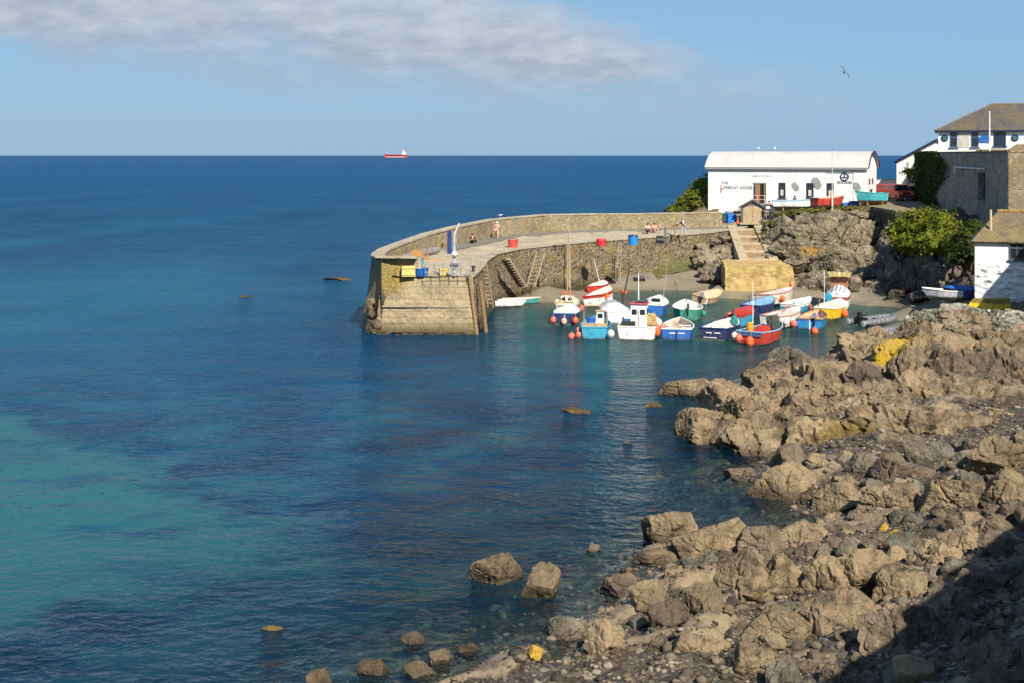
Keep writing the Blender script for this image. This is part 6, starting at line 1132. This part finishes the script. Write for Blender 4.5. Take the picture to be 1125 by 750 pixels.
# mooring ropes running from bows and sterns to the beach and the wall
for a_, b_, lb_ in [((876, 339, .9), (848, 322, 1.), 'slack mooring rope from the cyan small boat to the beach'), ((905, 342, .8), (884, 326, .9), 'mooring rope running up the beach from the yellow boat'), ((640, 339, .8), (623, 311, 1.1), 'mooring rope from the cream sailing boat to the quay wall foot'), ((756, 343, .9), (741, 309, 1.2), 'mooring rope from the green hulled boat to the weedy wall foot'), ((930, 352, .3), (960, 336, .7), 'dark mooring rope from the grey inflatable to the shingle')]:
    p0_, p1_ = G(*a_), G(*b_); mb = MB(); mb.tube([p0_.lerp(p1_, k_/8)-Vector((0, 0, .45*math.sin(math.pi*k_/8)*min(1, a_[2]))) for k_ in range(9)], .03, 5); o = mb.build('mooring_rope', paint((.10, .085, .06), .9)); props(o, lb_, 'rope')
# mooring buoys
for px, py, cl_, lb_ in [(628, 372, PINK, 'pink mooring buoy beside the cyan work boat'), (895, 366, ORANGE, 'orange mooring buoy in front of the blue tan rimmed boat'), (686, 323, ORANGE, 'orange mooring buoy by a leaning dark post in the shallows')]:
    p = G(px, py, 0.); o = thing('mooring_buoy', lb_, 'buoy', (p.x, p.y, 0)); mb = MB(); mb.ball((0, 0, .12), .26, 12, (1, 1, 1)); mb.build('float', cl_, o, True); mb = MB(); mb.lathe([(.02, .34), (.06, .36), (.06, .46), (.02, .48)], 8); mb.build('eye', STEEL, o)
p = G(683, 331, 0); o = mesh_obj('mooring_post', *(lambda m_: (m_.v, m_.f))(MB().cyl((0, 0, -.5), (.75, 0.4, 3.), .09, .05, 7).cyl((.72, .38, 2.85), (1.0, .6, 2.95), .05, .04, 6)), paint((.05, .045, .04), .8)); props(at(o, p), 'dark leaning mooring post in the shallows near the orange buoy', 'post')
# boats on the terrace before the lifeboat house
def onterrace(px, py, Y): p = A(px, py, Y); return p
def shoreboat(name, label, px, Y, L, B, F, yaw, cols, **kw):
    x = (px-562.5)/CF*Y; z = lzp(x, Y); o = thing(name, label, 'boat', (x, Y, z+.42), R(yaw)); H = hull(o, L, B, F, cols, **kw); mb = MB()
    for s_ in (-.28, .28):
        mb.box((L*s_, 0, -.36), (.18, B*.8, .14)); mb.box((L*s_, B*.3, -.2), (.14, .12, .3)); mb.box((L*s_, -B*.3, -.2), (.14, .12, .3))
    mb.build('cradle', WOOD, o); return o, H
o, H = shoreboat('pilot_gig', 'long white rowing boat with a dark bottom on the ground under the lifeboat house windows', 874, 147.5, 4.9, 1.6, .62, -6, (WHITE, WHITE, DGREY, SAIL, LIGHTBLUE), D=.4, rake=.3, tr=.5); thwarts(o, H, (.2, .4, .6, .78), SAIL)
o, H = shoreboat('rowing_boat', 'red rowing boat on the cliff top beside the flagpole', 909, 145.5, 3.6, 1.7, .75, 28, (RED, RED, RED, paint((.45, .14, .1), .6), paint((.6, .5, .42), .6)), D=.4); thwarts(o, H, (.3, .55), WOOD)
o, H = shoreboat('rowing_boat', 'turquoise boat with a red bottom on the cliff top near the red cars', 958.5, 145., 3.0, 1.8, .75, 190, (paint((.06, .42, .46), .5), paint((.05, .36, .42), .5), RED, paint((.4, .45, .42), .6), TEAL), D=.4, tr=.7); thwarts(o, H, (.3, .55), SAIL)
mb = MB(); x = (938-562.5)/CF*146; mb.box((0, 0, .3), (1.0, .7, .55), .2, taper=.85); mb.box((-.9, .1, .18), (.8, .5, .34), .3, taper=.9); o = mb.build('tarpaulin', BLUE); props(at(o, (x, 146, lzp(x, 146))), 'blue tarpaulin bundle between the red and turquoise boats', 'tarpaulin')
def flat(px, py, Y, L, B, F, yaw, cols, label, name, z, roll=0):
    x = (px-562.5)/CF*Y; o = thing(name, label, 'boat', (x, Y, z), R(yaw)); o.rotation_euler = (R(roll), 0, R(yaw)); H = hull(o, L, B, F, cols); return o, H
o, H = flat(1089, 331, 93.5, 2.4, 1.0, .5, 172, (YELLOW, YELLOW, YELLOW, YELLOW, YELLOW), 'yellow upturned dinghy lying against the white boathouse', 'dinghy', 2.5, 180); 
o, H = flat(1040, 328, 98.5, 2.4, 1.1, .45, 160, (paint((.5, .53, .55), .5), paint((.48, .51, .53), .5), GREY, GREY, WHITE), 'pale grey dinghy on the stones beside the boathouse', 'dinghy', 2.25); thwarts(o, H, (.4,), WHITE)
o, H = flat(1059, 326, 98.2, 1.9, 1.2, .5, 165, (NAVY, NAVY, BLACK, NAVY, NAVY), 'dinghy under a blue cover between the grey dinghy and boathouse', 'dinghy', 2.25); deckover(o, H, .03, .97, BLUE, 'cover', .05, .3)
# flagpoles
o = thing('flagpole', 'tall slim flagpole on the cliff top beside the red boat', 'flagpole', ((914.3-562.5)/CF*144.5, 144.5, 6.6)); mb = MB(); mb.cyl((0, 0, -.3), (0, 0, 6.45), .06, .035, 8); mb.build('pole', paint((.55, .53, .5), .5), o); mb = MB(); mb.cyl((0, 0, -.3), (0, 0, 2.2), .11, .1, 8); mb.build('base', paint((.6, .58, .52), .6), o); mb = MB(); mb.ball((0, 0, 6.5), .08, 8); mb.build('truck', DGREY, o)
o = thing('flagpole', 'short white flagpole on the terrace in front of the hotel', 'flagpole', ((1087.2-562.5)/CF*127, 127, 11.75)); mb = MB(); mb.cyl((0, 0, 0), (0, 0, 4.7), .08, .055, 8); mb.build('pole', WHITE, o); mb = MB(); mb.ball((0, 0, 4.75), .09, 8); mb.build('finial', WHITE, o)
# red vehicles behind the turquoise boat
def car(label, px, Y, yaw, col, L=4., W_=1.75, Hh=1.75, name='parked_car'):
    x = (px-562.5)/CF*Y; z = lzp(x, Y)+.02; o = thing(name, label, 'car', (x, Y, z), R(yaw)); k = Hh/1.75
    prof = [(-L/2, .35), (L/2, .35), (L/2, .78*k), (L/2-.15, .95*k), (L*.22, 1.05*k), (L*.10, 1.62*k), (-L*.42, 1.68*k), (-L*.48, 1.0*k), (-L/2, .9*k)]; mb = MB(); n_ = len(prof)
    V = [(x_, sd_*(W_/2*(.82 if z_ > 1.2*k else 1)), z_) for sd_ in (-1, 1) for x_, z_ in prof]; mb.add(V, [tuple(range(n_)), tuple(range(2*n_-1, n_-1, -1))] + [((i+1) % n_, i, n_+i, n_+(i+1) % n_) for i in range(n_)]); mb.build('body', col, o)
    mb = MB(); a, b = Vector((L*.22+.02, 0, 1.09*k)), Vector((L*.11+.03, 0, 1.55*k)); mb.add([(a.x, -W_*.42, a.z), (a.x, W_*.42, a.z), (b.x, W_*.37, b.z), (b.x, -W_*.37, b.z), (a.x-.1, -W_*.42, a.z), (a.x-.1, W_*.42, a.z), (b.x-.1, W_*.37, b.z), (b.x-.1, -W_*.37, b.z)], [(0, 1, 2, 3), (7, 6, 5, 4), (0, 4, 5, 1), (3, 2, 6, 7), (0, 3, 7, 4), (1, 5, 6, 2)]); mb.build('windscreen', GLASS, o)
    for sd_ in (-1, 1):
        mb = MB(); mb.box((-L*.16, sd_*W_*.452, 1.3*k), (L*.46, .06, .4*k)); mb.build('side_window', GLASS, o)
        mb = MB(); mb.box((L/2+.01, sd_*W_*.36, .78*k), (.06, .32, .16)); mb.build('headlight', SAIL, o)
        for x_ in (L*.31, -L*.3):
            mb = MB(); mb.lathe([(.2, -.1), (.33, -.1), (.35, -.05), (.35, .05), (.33, .1), (.2, .1)], 16, (x_, sd_*(W_/2-.06), .34), (0, 1, 0)); o2 = mb.build('wheel', BLACK, o); mb = MB(); mb.lathe([(.02, 0), (.2, 0), (.2, .06), (.02, .05)], 12, (x_, sd_*(W_/2-.03), .34), (0, sd_, 0)); mb.build('rim', STEEL, o2)
    mb = MB(); mb.box((L/2+.03, 0, .48), (.12, W_*.96, .2)); mb.build('bumper', DGREY, o); mb = MB(); mb.box((L/2+.015, 0, .8*k), (.05, W_*.44, .14)); mb.build('grille', BLACK, o); return o
VR = paint((.62, .045, .02), .35, .1)
car('bright red four by four facing the harbour in the car park', 988, 150.5, -82, VR, 3.8, 1.8, 1.9); car('red car parked behind the turquoise boat', 977, 157, -75, paint((.42, .03, .02), .35), 3.9, 1.7, 1.6); car('orange red car parked tight against the ivy wall', 1000, 151.5, -80, paint((.72, .13, .03), .4, .1), 3.4, 1.6, 1.7)
lw2 = thing('car_park_wall', 'low white wall at the back of the car park', 'wall', (46.2, 160.5, 7.6), R(-14)); mb = MB(); mb.box((0, 0, 1.0), (9., .3, 2.)); mb.build('wall', WALLW, lw2); mb = MB(); mb.box((0, 0, 2.05), (9.1, .42, .09)); mb.build('coping', COPE, lw2)

# ---------------------------------------------------------------- gear on the quay
def deckz(px, py, z=4.2):
    return G(px, py, z)
def place(name, label, cat, px, py, z, builder, rz=0., group=None):
    o = thing(name, label, cat, G(px, py, z), rz, group); builder(o); return o
def tub(col, r=.45, h=.7, lid=None):
    def f(o):
        mb = MB(); mb.lathe([(r*.85, 0), (r, h*.9), (r*1.06, h*.92), (r*1.06, h), (r*.94, h), (r*.8, h*.15)], 16); mb.build('bin', col, o)
        mb = MB(); mb.tube([(r*math.cos(a), 0, h+.25*r*math.sin(a)) for a in np.linspace(0, 3.1416, 7)], .02, 5); mb.build('handle', DGREY, o)
        if lid: mb = MB(); mb.lathe([(r*1.0, h+.01), (r*.9, h+.16), (.02, h+.2)], 16); mb.build('lid', lid, o)
    return f
def crate(col, w_=1., d=.8, h=.6):
    def f(o):
        mb = MB(); t_ = .06
        for y in (-1, 1): mb.box((0, y*(d/2-t_/2), h/2), (w_, t_, h))
        for x in (-1, 1): mb.box((x*(w_/2-t_/2), 0, h/2), (t_, d-2*t_, h))
        mb.box((0, 0, .05), (w_-.14, d-.14, .06)); mb.build('box', col, o); mb = MB(); mb.box((0, -d/2-.02, h*.8), (w_*1.02, .05, .08)); mb.box((0, -d/2-.02, h*.2), (w_*1.02, .05, .08)); mb.build('rib', col, o)
    return f
place('fish_tub', 'turquoise fish tub on the pier head behind the yellow box', 'tub', 459, 293, 4.0, tub(paint((.04, .40, .50), .5), .5, .6))
place('fish_tub', 'dark blue fish tub on the pier head below the turquoise one', 'tub', 463, 303.5, 3.98, tub(BLUE, .5, .55))
place('fish_crate', 'yellow fish crate at the edge of the pier head beside the blue tub', 'crate', 448.5, 303.8, 3.98, crate(paint((.55, .46, .16), .6), .95, .7, .75), R(8))
place('fish_crate', 'yellow crate behind the pier head railing', 'crate', 487, 303, 3.98, crate(paint((.55, .42, .10), .6), .55, .4, .5), R(12))
place('fish_tub', 'red fish tub in a timber frame on the quay bend', 'tub', 563.5, 273, 4.25, tub(paint((.55, .07, .06), .5), .45, .75))
place('fish_tub', 'bright red tub on the quay edge above the beached red boats', 'tub', 660.5, 270.5, 4.3, tub(paint((.62, .04, .05), .5), .45, .5, paint((.62, .04, .05), .5)))
place('fish_tub', 'blue fish tub standing on the quay edge, dark blue lid', 'tub', 695.5, 269.5, 4.35, tub(paint((.02, .24, .62), .5), .46, .75, NAVY)); place('wheelie_bin', 'blue wheeled bin in front of the lifeboat house', 'bin', 803, 245.5, 5.0, crate(paint((.02, .20, .62), .45), .95, .9, 1.0), R(12)); place('wheelie_bin', 'dark green wheeled bin close to the stair foot beside the blue one', 'bin', 797.5, 244.5, 5.0, crate(paint((.02, .08, .08), .5), .7, .8, 1.05), R(-4))
def cone(o):
    mb = MB(); mb.box((0, 0, .03), (.4, .4, .06)); mb.build('base', BLACK, o); mb = MB(); mb.lathe([(.17, .06), (.04, .7), (.02, .72)], 14); mb.build('cone', ORANGE, o); mb = MB(); mb.lathe([(.125, .28), (.09, .43)], 14); mb.build('band', WHITE, o)
place('traffic_cone', 'orange traffic cone beside the hut door', 'cone', 810.5, 246.5, 5.0, cone)
def signp(w_, h, zc, col, band=None):
    def f(o):
        mb = MB(); mb.cyl((-w_*.4, 0, 0), (-w_*.4, 0, zc+h/2), .04, n=6); mb.cyl((w_*.4, 0, 0), (w_*.4, 0, zc+h/2), .04, n=6); mb.build('post', GREY, o); mb = MB(); mb.box((0, -.05, zc), (w_, .05, h)); mb.build('board', col, o)
        if band: mb = MB(); mb.box((0, -.085, zc), (w_*.9, .02, h*.45)); mb.build('band', band, o)
    return f
place('sign', 'small white sign board left of the blue bin', 'sign', 793.2, 243, 5.0, signp(.75, .55, 1.0, WHITE)); place('sign', 'blue and white information board to the right of the timber hut', 'sign', 844.8, 246, 5.1, signp(.75, .6, 1.75, NAVY, WHITE)); 
def steps_dark(o): mb = MB(); mb.box((0, 0, .8), (.5, .4, 1.6), taper=.9); mb.box((0, -.02, 1.65), (.6, .5, .1)); mb.build('body', DGREY, o); mb = MB(); mb.box((0, -.22, 1.0), (.4, .05, .8)); mb.build('door', BLACK, o)
place('locker', 'dark narrow locker beside the hut, under the information board', 'locker', 847.5, 247, 5.08, steps_dark)
# davit post, spar, wedge, railing on the head
def davit(o):
    mb = MB(); mb.cyl((0, 0, 0), (0, 0, 2.9), .11, .09, 10); mb.build('post', paint((.40, .43, .46), .5, .2), o); mb = MB(); mb.cyl((0, 0, 2.9), (.35, .2, 3.7), .08, .05, 8); mb.build('arm', paint((.46, .44, .38), .6), o); mb = MB(); mb.box((-.34, 0, 2.35), (.30, .12, 1.6)); mb.build('panel', paint((.015, .04, .17), .5), o); mb = MB(); mb.ball((.02, -.18, 1.55), .2, 10); mb.build('lamp', WHITE, o); mb = MB(); mb.cyl((-.3, -.1, .75), (.3, -.1, .75), .13, n=10); mb.build('winch', DGREY, o)
place('davit', 'pale grey davit post with a dark blue panel on the pier head', 'davit', 499, 303.5, 4.02, davit)
def spar(o):
    mb = MB(); mb.lathe([(.04, -2.6), (.22, -2.2), (.30, -.5), (.32, 1.5), (.26, 2.4), (.05, 2.6)], 12, (0, 0, .32), (.55, .83, .07)); mb.build('hull', paint((.22, .19, .17), .7, .3), o); mb = MB(); mb.box((.3, .4, .1), (.25, 1., .2), .6); mb.build('chock', WOOD, o)
place('upturned_skiff', 'slim grey upturned skiff lying along the inner face of the parapet', 'boat', 462, 283, 4.12, spar)
def wedge(o): mb = MB(); mb.prism([(-.7, 0), (.8, 0), (-.35, .95), (-.7, .9)], -.35, .35); mb.build('frame', paint((.40, .19, .06), .8, .3), o); mb = MB(); mb.box((.9, 0, .08), (1.6, .5, .14)); mb.build('plank', paint((.48, .25, .09), .8, .3), o)
place('boat_trolley', 'orange brown wedge shaped boat trolley in front of the grey skiff', 'trolley', 463, 288, 4.05, wedge, R(-8))
def rail(o):
    for i in range(6): mb = MB(); mb.cyl((-1.5+.62*i, 0, 0), (-1.5+.62*i, 0, 1.05), .028, n=6); mb.build('post', STEEL, o)
    for z_ in (.35, .7, 1.05): mb = MB(); mb.cyl((-1.55, 0, z_), (1.65, 0, z_), .022, n=6); mb.build('bar', STEEL, o)
place('railing', 'galvanised railing along the lip of the pier head', 'railing', 491, 305, 3.98, rail, R(-4))
def winch(o):
    mb = MB(); mb.cyl((0, 0, 0), (0, 0, 1.5), .08, n=8); mb.cyl((0, 0, 1.0), (.9, -.3, .7), .06, n=6); mb.build('post', paint((.10, .12, .09), .8), o); mb = MB(); mb.lathe([(.3, -.3), (.3, .3), (.4, .32), (.4, -.32)], 12, (-.55, -.5, .35), (1, 0, 0)); mb.build('drum', BLACK, o); mb = MB(); mb.box((-.5, -.4, .05), (1.1, .9, .12)); mb.build('base', DGREY, o)
place('winch', 'dark iron winch on the quay edge halfway to the slip', 'winch', 731, 268, 4.4, winch)
def bench(o):
    mb = MB(); mb.box((0, 0, .45), (1.5, .4, .06)); mb.build('seat', WOOD, o); mb = MB(); mb.box((0, .22, .75), (1.5, .06, .35)); mb.build('backrest', WOOD, o)
    for x in (-.6, .6): mb = MB(); mb.box((x, 0, .21), (.08, .38, .42)); mb.build('leg', DGREY, o)
place('bench', 'dark bench against the parapet between the two visitors on the pier', 'bench', 532, 261, 4.5, bench, R(15))
place('equipment_box', 'dark box leaning on the parapet beyond the davit', 'box', 489.5, 274.8, 4.2, crate(paint((.25, .15, .06), .7), .6, .5, .6), R(20))
for px, py, z_, lb_ in [(520, 300.5, 4.0, 'short iron mooring post at the corner of the pier head'), (610, 276.5, 4.2, 'short iron mooring post on the quay bend')]:
    def boll(o): mb = MB(); mb.lathe([(.16, 0), (.12, .1), (.11, .4), (.17, .46), (.17, .52), (.05, .56)], 12); mb.build('post', paint((.06, .05, .045), .7), o)
    place('mooring_bollard', lb_, 'bollard', px, py, z_, boll)
for px, py, Y, lb_ in [(624.5, 262, 126, 'tall thin timber pole standing against the quay wall above the sailing boat')]:
    o = thing('timber_pole', lb_, 'pole', (A(px, 262, 125).x, 123.6, .5)); mb = MB(); mb.cyl((0, 0, 0), (0, .4, 5.6), .07, .05, 7); mb.build('pole', PALEWOOD, o)
def picnic(o):
    mb = MB(); mb.box((0, 0, .74), (1.4, .7, .06)); mb.build('tabletop', DGREY, o)
    for y in (-.65, .65): mb = MB(); mb.box((0, y, .45), (1.4, .26, .05)); mb.build('seat', DGREY, o)
    for x in (-.55, .55): mb = MB(); mb.box((x, 0, .37), (.08, 1.3, .08)); mb.box((x, .3, .37), (.08, .08, .74), 0, 0, R(20)); mb.box((x, -.3, .37), (.08, .08, .74), 0, 0, R(-20)); mb.build('leg', DGREY, o)
x = (866-562.5)/CF*150.2; o = thing('picnic_table', 'dark picnic table behind the white rowing boat', 'table', (x, 150.2, lzp(x, 150.2)), R(-20)); picnic(o)

# ---------------------------------------------------------------- people
def skin(name, verts, edges, radii, mat, parent=None, sub=1):
    me = bpy.data.meshes.new(name); me.from_pydata([tuple(v) for v in verts], edges, []); me.materials.append(mat); o = bpy.data.objects.new(name, me); COL.objects.link(o)
    if parent: o.parent = parent
    md = o.modifiers.new('skin', 'SKIN'); md.use_smooth_shade = True; me.skin_vertices[0].data
    for i, r in enumerate(radii): me.skin_vertices[0].data[i].radius = (r, r)
    me.skin_vertices[0].data[0].use_root = True; s2 = o.modifiers.new('sub', 'SUBSURF'); s2.levels = sub; s2.render_levels = sub; return o
def person(label, loc, rz, pose, shirt, trouser, hair, hat_=None, bag=None):
    o = thing('person', label, 'person', loc, rz)
    J = {'pel': (0, 0, .95), 'chest': (0, .01, 1.28), 'neck': (0, .01, 1.47), 'head': (0, -.02, 1.58), 'crown': (0, -.01, 1.70)}
    for s_, n_ in ((1, 'l'), (-1, 'r')):
        J['sh'+n_] = (s_*.19, .01, 1.41); J['el'+n_] = (s_*.25, .02, 1.13); J['wr'+n_] = (s_*.26, -.08, .89); J['hip'+n_] = (s_*.10, 0, .91); J['kn'+n_] = (s_*.11, -.02, .50); J['an'+n_] = (s_*.11, .02, .09); J['toe'+n_] = (s_*.12, -.16, .04)
    if pose == 'walk': J['knl'] = (.11, -.16, .52); J['anl'] = (.11, -.20, .09); J['toel'] = (.11, -.38, .05); J['knr'] = (-.11, .08, .50); J['anr'] = (-.11, .28, .13); J['toer'] = (-.11, .14, .04); J['wrl'] = (.25, .12, .90); J['wrr'] = (-.25, -.2, .95)
    if pose == 'bend':
        for k_ in ('chest', 'neck', 'head', 'crown', 'shl', 'shr', 'ell', 'elr', 'wrl', 'wrr'):
            x_, y_, z_ = J[k_]; d = z_-.95; J[k_] = (x_, y_-d*.75, .95+d*.66)
    if pose == 'sit':
        for k_ in list(J):
            x_, y_, z_ = J[k_]
            if k_[:2] not in ('kn', 'an') and k_[:3] != 'toe': J[k_] = (x_, y_+.02, z_-.76)
        for s_, n_ in ((1, 'l'), (-1, 'r')): J['kn'+n_] = (s_*.15, -.40, .42); J['an'+n_] = (s_*.13, -.62, .08); J['toe'+n_] = (s_*.13, -.80, .05); J['el'+n_] = (s_*.27, -.08, .42); J['wr'+n_] = (s_*.16, -.32, .42)
    names = list(J); rad = {'pel': .145, 'chest': .15, 'neck': .062, 'head': .098, 'crown': .062, 'sh': .07, 'el': .045, 'wr': .033, 'hip': .10, 'kn': .062, 'an': .043, 'toe': .035}
    ed = [('pel', 'chest'), ('chest', 'neck'), ('neck', 'head'), ('head', 'crown')]
    for n_ in 'lr': ed += [('chest', 'sh'+n_), ('sh'+n_, 'el'+n_), ('el'+n_, 'wr'+n_), ('pel', 'hip'+n_), ('hip'+n_, 'kn'+n_), ('kn'+n_, 'an'+n_), ('an'+n_, 'toe'+n_)]
    V = [J[k_] for k_ in names]; RR = [rad.get(k_, rad.get(k_[:-1])) for k_ in names]; E_ = [(names.index(a), names.index(b)) for a, b in ed]
    for n_, s_ in (('l', 1), ('r', -1)):                      # hands: palm, four fingers, thumb
        w0 = Vector(J['wr'+n_]); d = (w0-Vector(J['el'+n_])).normalized(); pm = w0+d*.08; V.append(pm); RR.append(.036); ip_ = len(V)-1; E_.append((names.index('wr'+n_), ip_)); sd_ = d.cross(Vector((s_, 0, 0.2))).normalized()
        for k_ in range(4): V.append(pm+sd_*(.03-.02*k_)+d*(.075+.012*(k_ in (1, 2)))); RR.append(.009); E_.append((ip_, len(V)-1))
        V.append(pm+sd_*.06+d*.02); RR.append(.011); E_.append((ip_, len(V)-1))
    skin('body', V, E_, RR, SKIN, o, 1)
    def cloth(nm, keys, edges, grow, mat): skin(nm, [J[k_] for k_ in keys], [(keys.index(a), keys.index(b)) for a, b in edges], [rad.get(k_, rad.get(k_[:-1]))*1.0+grow for k_ in keys], mat, o, 1)
    cloth('shirt', ['chest', 'pel', 'shl', 'shr', 'ell', 'elr'], [('pel', 'chest'), ('chest', 'shl'), ('chest', 'shr'), ('shl', 'ell'), ('shr', 'elr')], .022, shirt)
    cloth('trousers', ['pel', 'hipl', 'hipr', 'knl', 'knr', 'anl', 'anr'], [('pel', 'hipl'), ('pel', 'hipr'), ('hipl', 'knl'), ('hipr', 'knr'), ('knl', 'anl'), ('knr', 'anr')], .018, trouser)
    hd = Vector(J['head']); mb = MB(); mb.ball(hd+Vector((0, .025, .055)), .118, 12, (1, 1.02, .95)); mb.build('hair' if not hat_ else 'hat', hat_ or hair, o, True)
    mb = MB()
    for s_ in (-1, 1): mb.ball(hd+Vector((s_*.035, -.095, .02)), .011, 6)
    mb.build('eyes', BLACK, o); mb = MB(); mb.ball(hd+Vector((0, -.105, -.005)), .018, 6, (1, 1.1, 1.4)); mb.ball(hd+Vector((.1, 0, 0)), .024, 6, (.5, 1, 1.4)); mb.ball(hd+Vector((-.1, 0, 0)), .024, 6, (.5, 1, 1.4)); mb.build('nose_and_ears', SKIN, o); mb = MB(); mb.box(hd+Vector((0, -.094, -.045)), (.045, .012, .01)); mb.build('mouth', paint((.4, .12, .1), .6), o)
    if bag: mb = MB(); ch_ = Vector(J['chest']); mb.box(ch_+Vector((0, .2, 0)), (.3, .16, .42), taper=.8); mb.build('backpack', bag, o)
    return o
PK = paint((.72, .38, .36), .8); DK = paint((.02, .02, .025), .8); HB = paint((.06, .035, .02), .8); HG = paint((.35, .32, .28), .8); BG_ = paint((.45, .33, .25), .8); GW_ = paint((.58, .60, .62), .8); JN = paint((.05, .08, .16), .8)
person('person in a pink top and pale hat standing by the parapet on the pier', G(546, 263.5, 4.4), R(-20), 'walk', PK, BG_, HB, paint((.75, .6, .55), .8)); person('person in dark clothes sitting on the pier against the parapet', G(519, 268.5, 4.4), R(30), 'sit', DK, DK, HB)
person('person with bare arms sitting by the parapet, dark shorts, seaward of the pair', G(711.5, 256., 4.62), R(-10), 'sit', paint((.62, .45, .38), .8), DK, HB); person('person in a salmon shirt sitting by the parapet, landward of the pair', G(719, 255.5, 4.62), R(15), 'sit', paint((.70, .30, .22), .8), paint((.5, .3, .24), .8), HB)
person('person in dusty pink clothes bending forward on the quay', G(742, 258.8, 4.65), R(65), 'bend', paint((.48, .26, .22), .8), paint((.34, .2, .16), .8), HG); person('person in a pale grey shirt with a dark backpack walking on the quay', G(750.5, 258.5, 4.65), R(80), 'walk', GW_, paint((.4, .42, .45), .8), HG, None, DK)
x = (845.3-562.5)/CF*151.; person('person in a red top sitting on the ground beside the white rowing boat', (x, 151., lzp(x, 151.)+.5), R(40), 'sit', paint((.45, .1, .08), .8), BG_, HB); x = (873-562.5)/CF*150.6; person('person in dark clothes sitting at the picnic table', (x, 150.6, lzp(x, 150.6)+.45), R(-70), 'sit', DK, DK, HB); x = (859-562.5)/CF*150.8; person('person in a maroon top sitting at the near end of the picnic table', (x, 150.8, lzp(x, 150.8)+.45), R(60), 'sit', paint((.3, .05, .07), .8), paint((.3, .12, .14), .8), HB)

# ---------------------------------------------------------------- birds
def gull(label, loc, rz, flying, dark=None):
    o = thing('gull', label, 'bird', loc, rz); mb = MB(); mb.lathe([(.01, -.24), (.05, -.18), (.09, -.02), (.085, .08), (.05, .17), (.045, .2)], 12, (0, 0, 0), (0, -1, .25 if not flying else .05)); mb.ball((0, -.25, .07 if not flying else .03), .05, 10); mb.build('body', dark or WHITE, o, True)
    mb = MB(); mb.cyl((0, -.28, .06 if not flying else .02), (0, -.36, .045 if not flying else .01), .016, .004, 6); mb.build('beak', YELLOW, o)
    for s_ in (-1, 1):
        mb = MB(); W3 = [(0, -.08, .04), (s_*.36, -.12, .2), (s_*.78, .03, .06)] if flying else [(s_*.07, -.1, .06), (s_*.1, .08, .02), (s_*.03, .3, -.03)]; ch_ = [.17, .13, .03] if flying else [.07, .06, .02]; V = []
        for (x_, y_, z_), c_ in zip(W3, ch_): V += [(x_, y_, z_), (x_, y_+c_, z_-.01), (x_, y_+c_*.5, z_+.02), (x_, y_+c_*.5, z_-.02)] if flying else [(x_, y_, z_+c_), (x_, y_, z_-c_), (x_+s_*.02, y_, z_), (x_-s_*.02, y_, z_)]
        F = [(4*i+a, 4*i+b, 4*i+4+b, 4*i+4+a) for i in range(2) for a, b in ((0, 2), (2, 1), (1, 3), (3, 0))]; mb.add(V, F); mb.build('wing', paint((.32, .34, .36), .7) if not dark else dark, o)
    if not flying:
        for s_ in (-.03, .03): mb = MB(); mb.cyl((s_, 0, -.06), (s_, .0, -.2), .008, n=5); mb.box((s_, -.03, -.2), (.03, .08, .01)); mb.build('leg', ORANGE, o)
    return o
p = A(549, 240, 136.6); gull('white gull perched on the parapet of the pier', (p.x, 136.4, 6.5), R(60), False)
o = gull('dark gull gliding high over the lifeboat house', A(927.5, 80, 120), R(40), True, paint((.14, .14, .15), .8)); o.rotation_euler = (R(15), R(48), R(20)); 

# ---------------------------------------------------------------- ship far out
Y_ = 8000.; o = thing('cargo_ship', 'red hulled cargo ship with white superstructure far out on the horizon', 'ship', ((435.2-562.5)/CF*Y_, Y_, 0), R(3))
SHR = paint((.50, .05, .035), .6, .08, .05); SHW = paint((.80, .78, .76), .6, .08, .05)
prof = [(-67, 0), (-70, 16), (-63, 21), (-52, 21), (-50, 14), (32, 14), (36, 17), (62, 17), (66, 12), (64, 0)]; mb = MB(); n_ = len(prof); V = [(x_, sd_*(10 if abs(x_) < 58 else 3), z_) for sd_ in (-1, 1) for x_, z_ in prof]; mb.add(V, [tuple(range(n_)), tuple(range(2*n_-1, n_-1, -1))] + [((i+1) % n_, i, n_+i, n_+(i+1) % n_) for i in range(n_)]); mb.build('hull', SHR, o)
mb = MB(); mb.box((-4, -10.2, 4), (100, .3, 5)); mb.build('pale_band', paint((.62, .32, .28), .6, .08, .05), o); mb = MB(); mb.box((46, 0, 25), (20, 17, 16)); mb.box((44, 0, 36), (12, 20, 7)); c_ = mb.build('superstructure', SHW, o); mb = MB(); mb.box((56, 0, 39), (7, 6, 10)); mb.build('funnel', SHR, c_); mb = MB(); mb.cyl((42, 0, 39), (42, 0, 52), .8, n=6); mb.build('mast', SHW, c_); mb = MB()
mb.box((44, -10.2, 36.5), (12, .3, 2)); mb.build('bridge_windows', DGREY, c_); mb = MB(); mb.cyl((-56, 0, 21), (-56, 0, 36), .8, n=6); mb.build('foremast', SHW, o)
for x_ in (-38, -20, -2, 16): mb = MB(); mb.box((x_, 0, 16), (13, 15, 4)); mb.build('deck_house', paint((.42, .07, .05), .6, .08, .05), o)
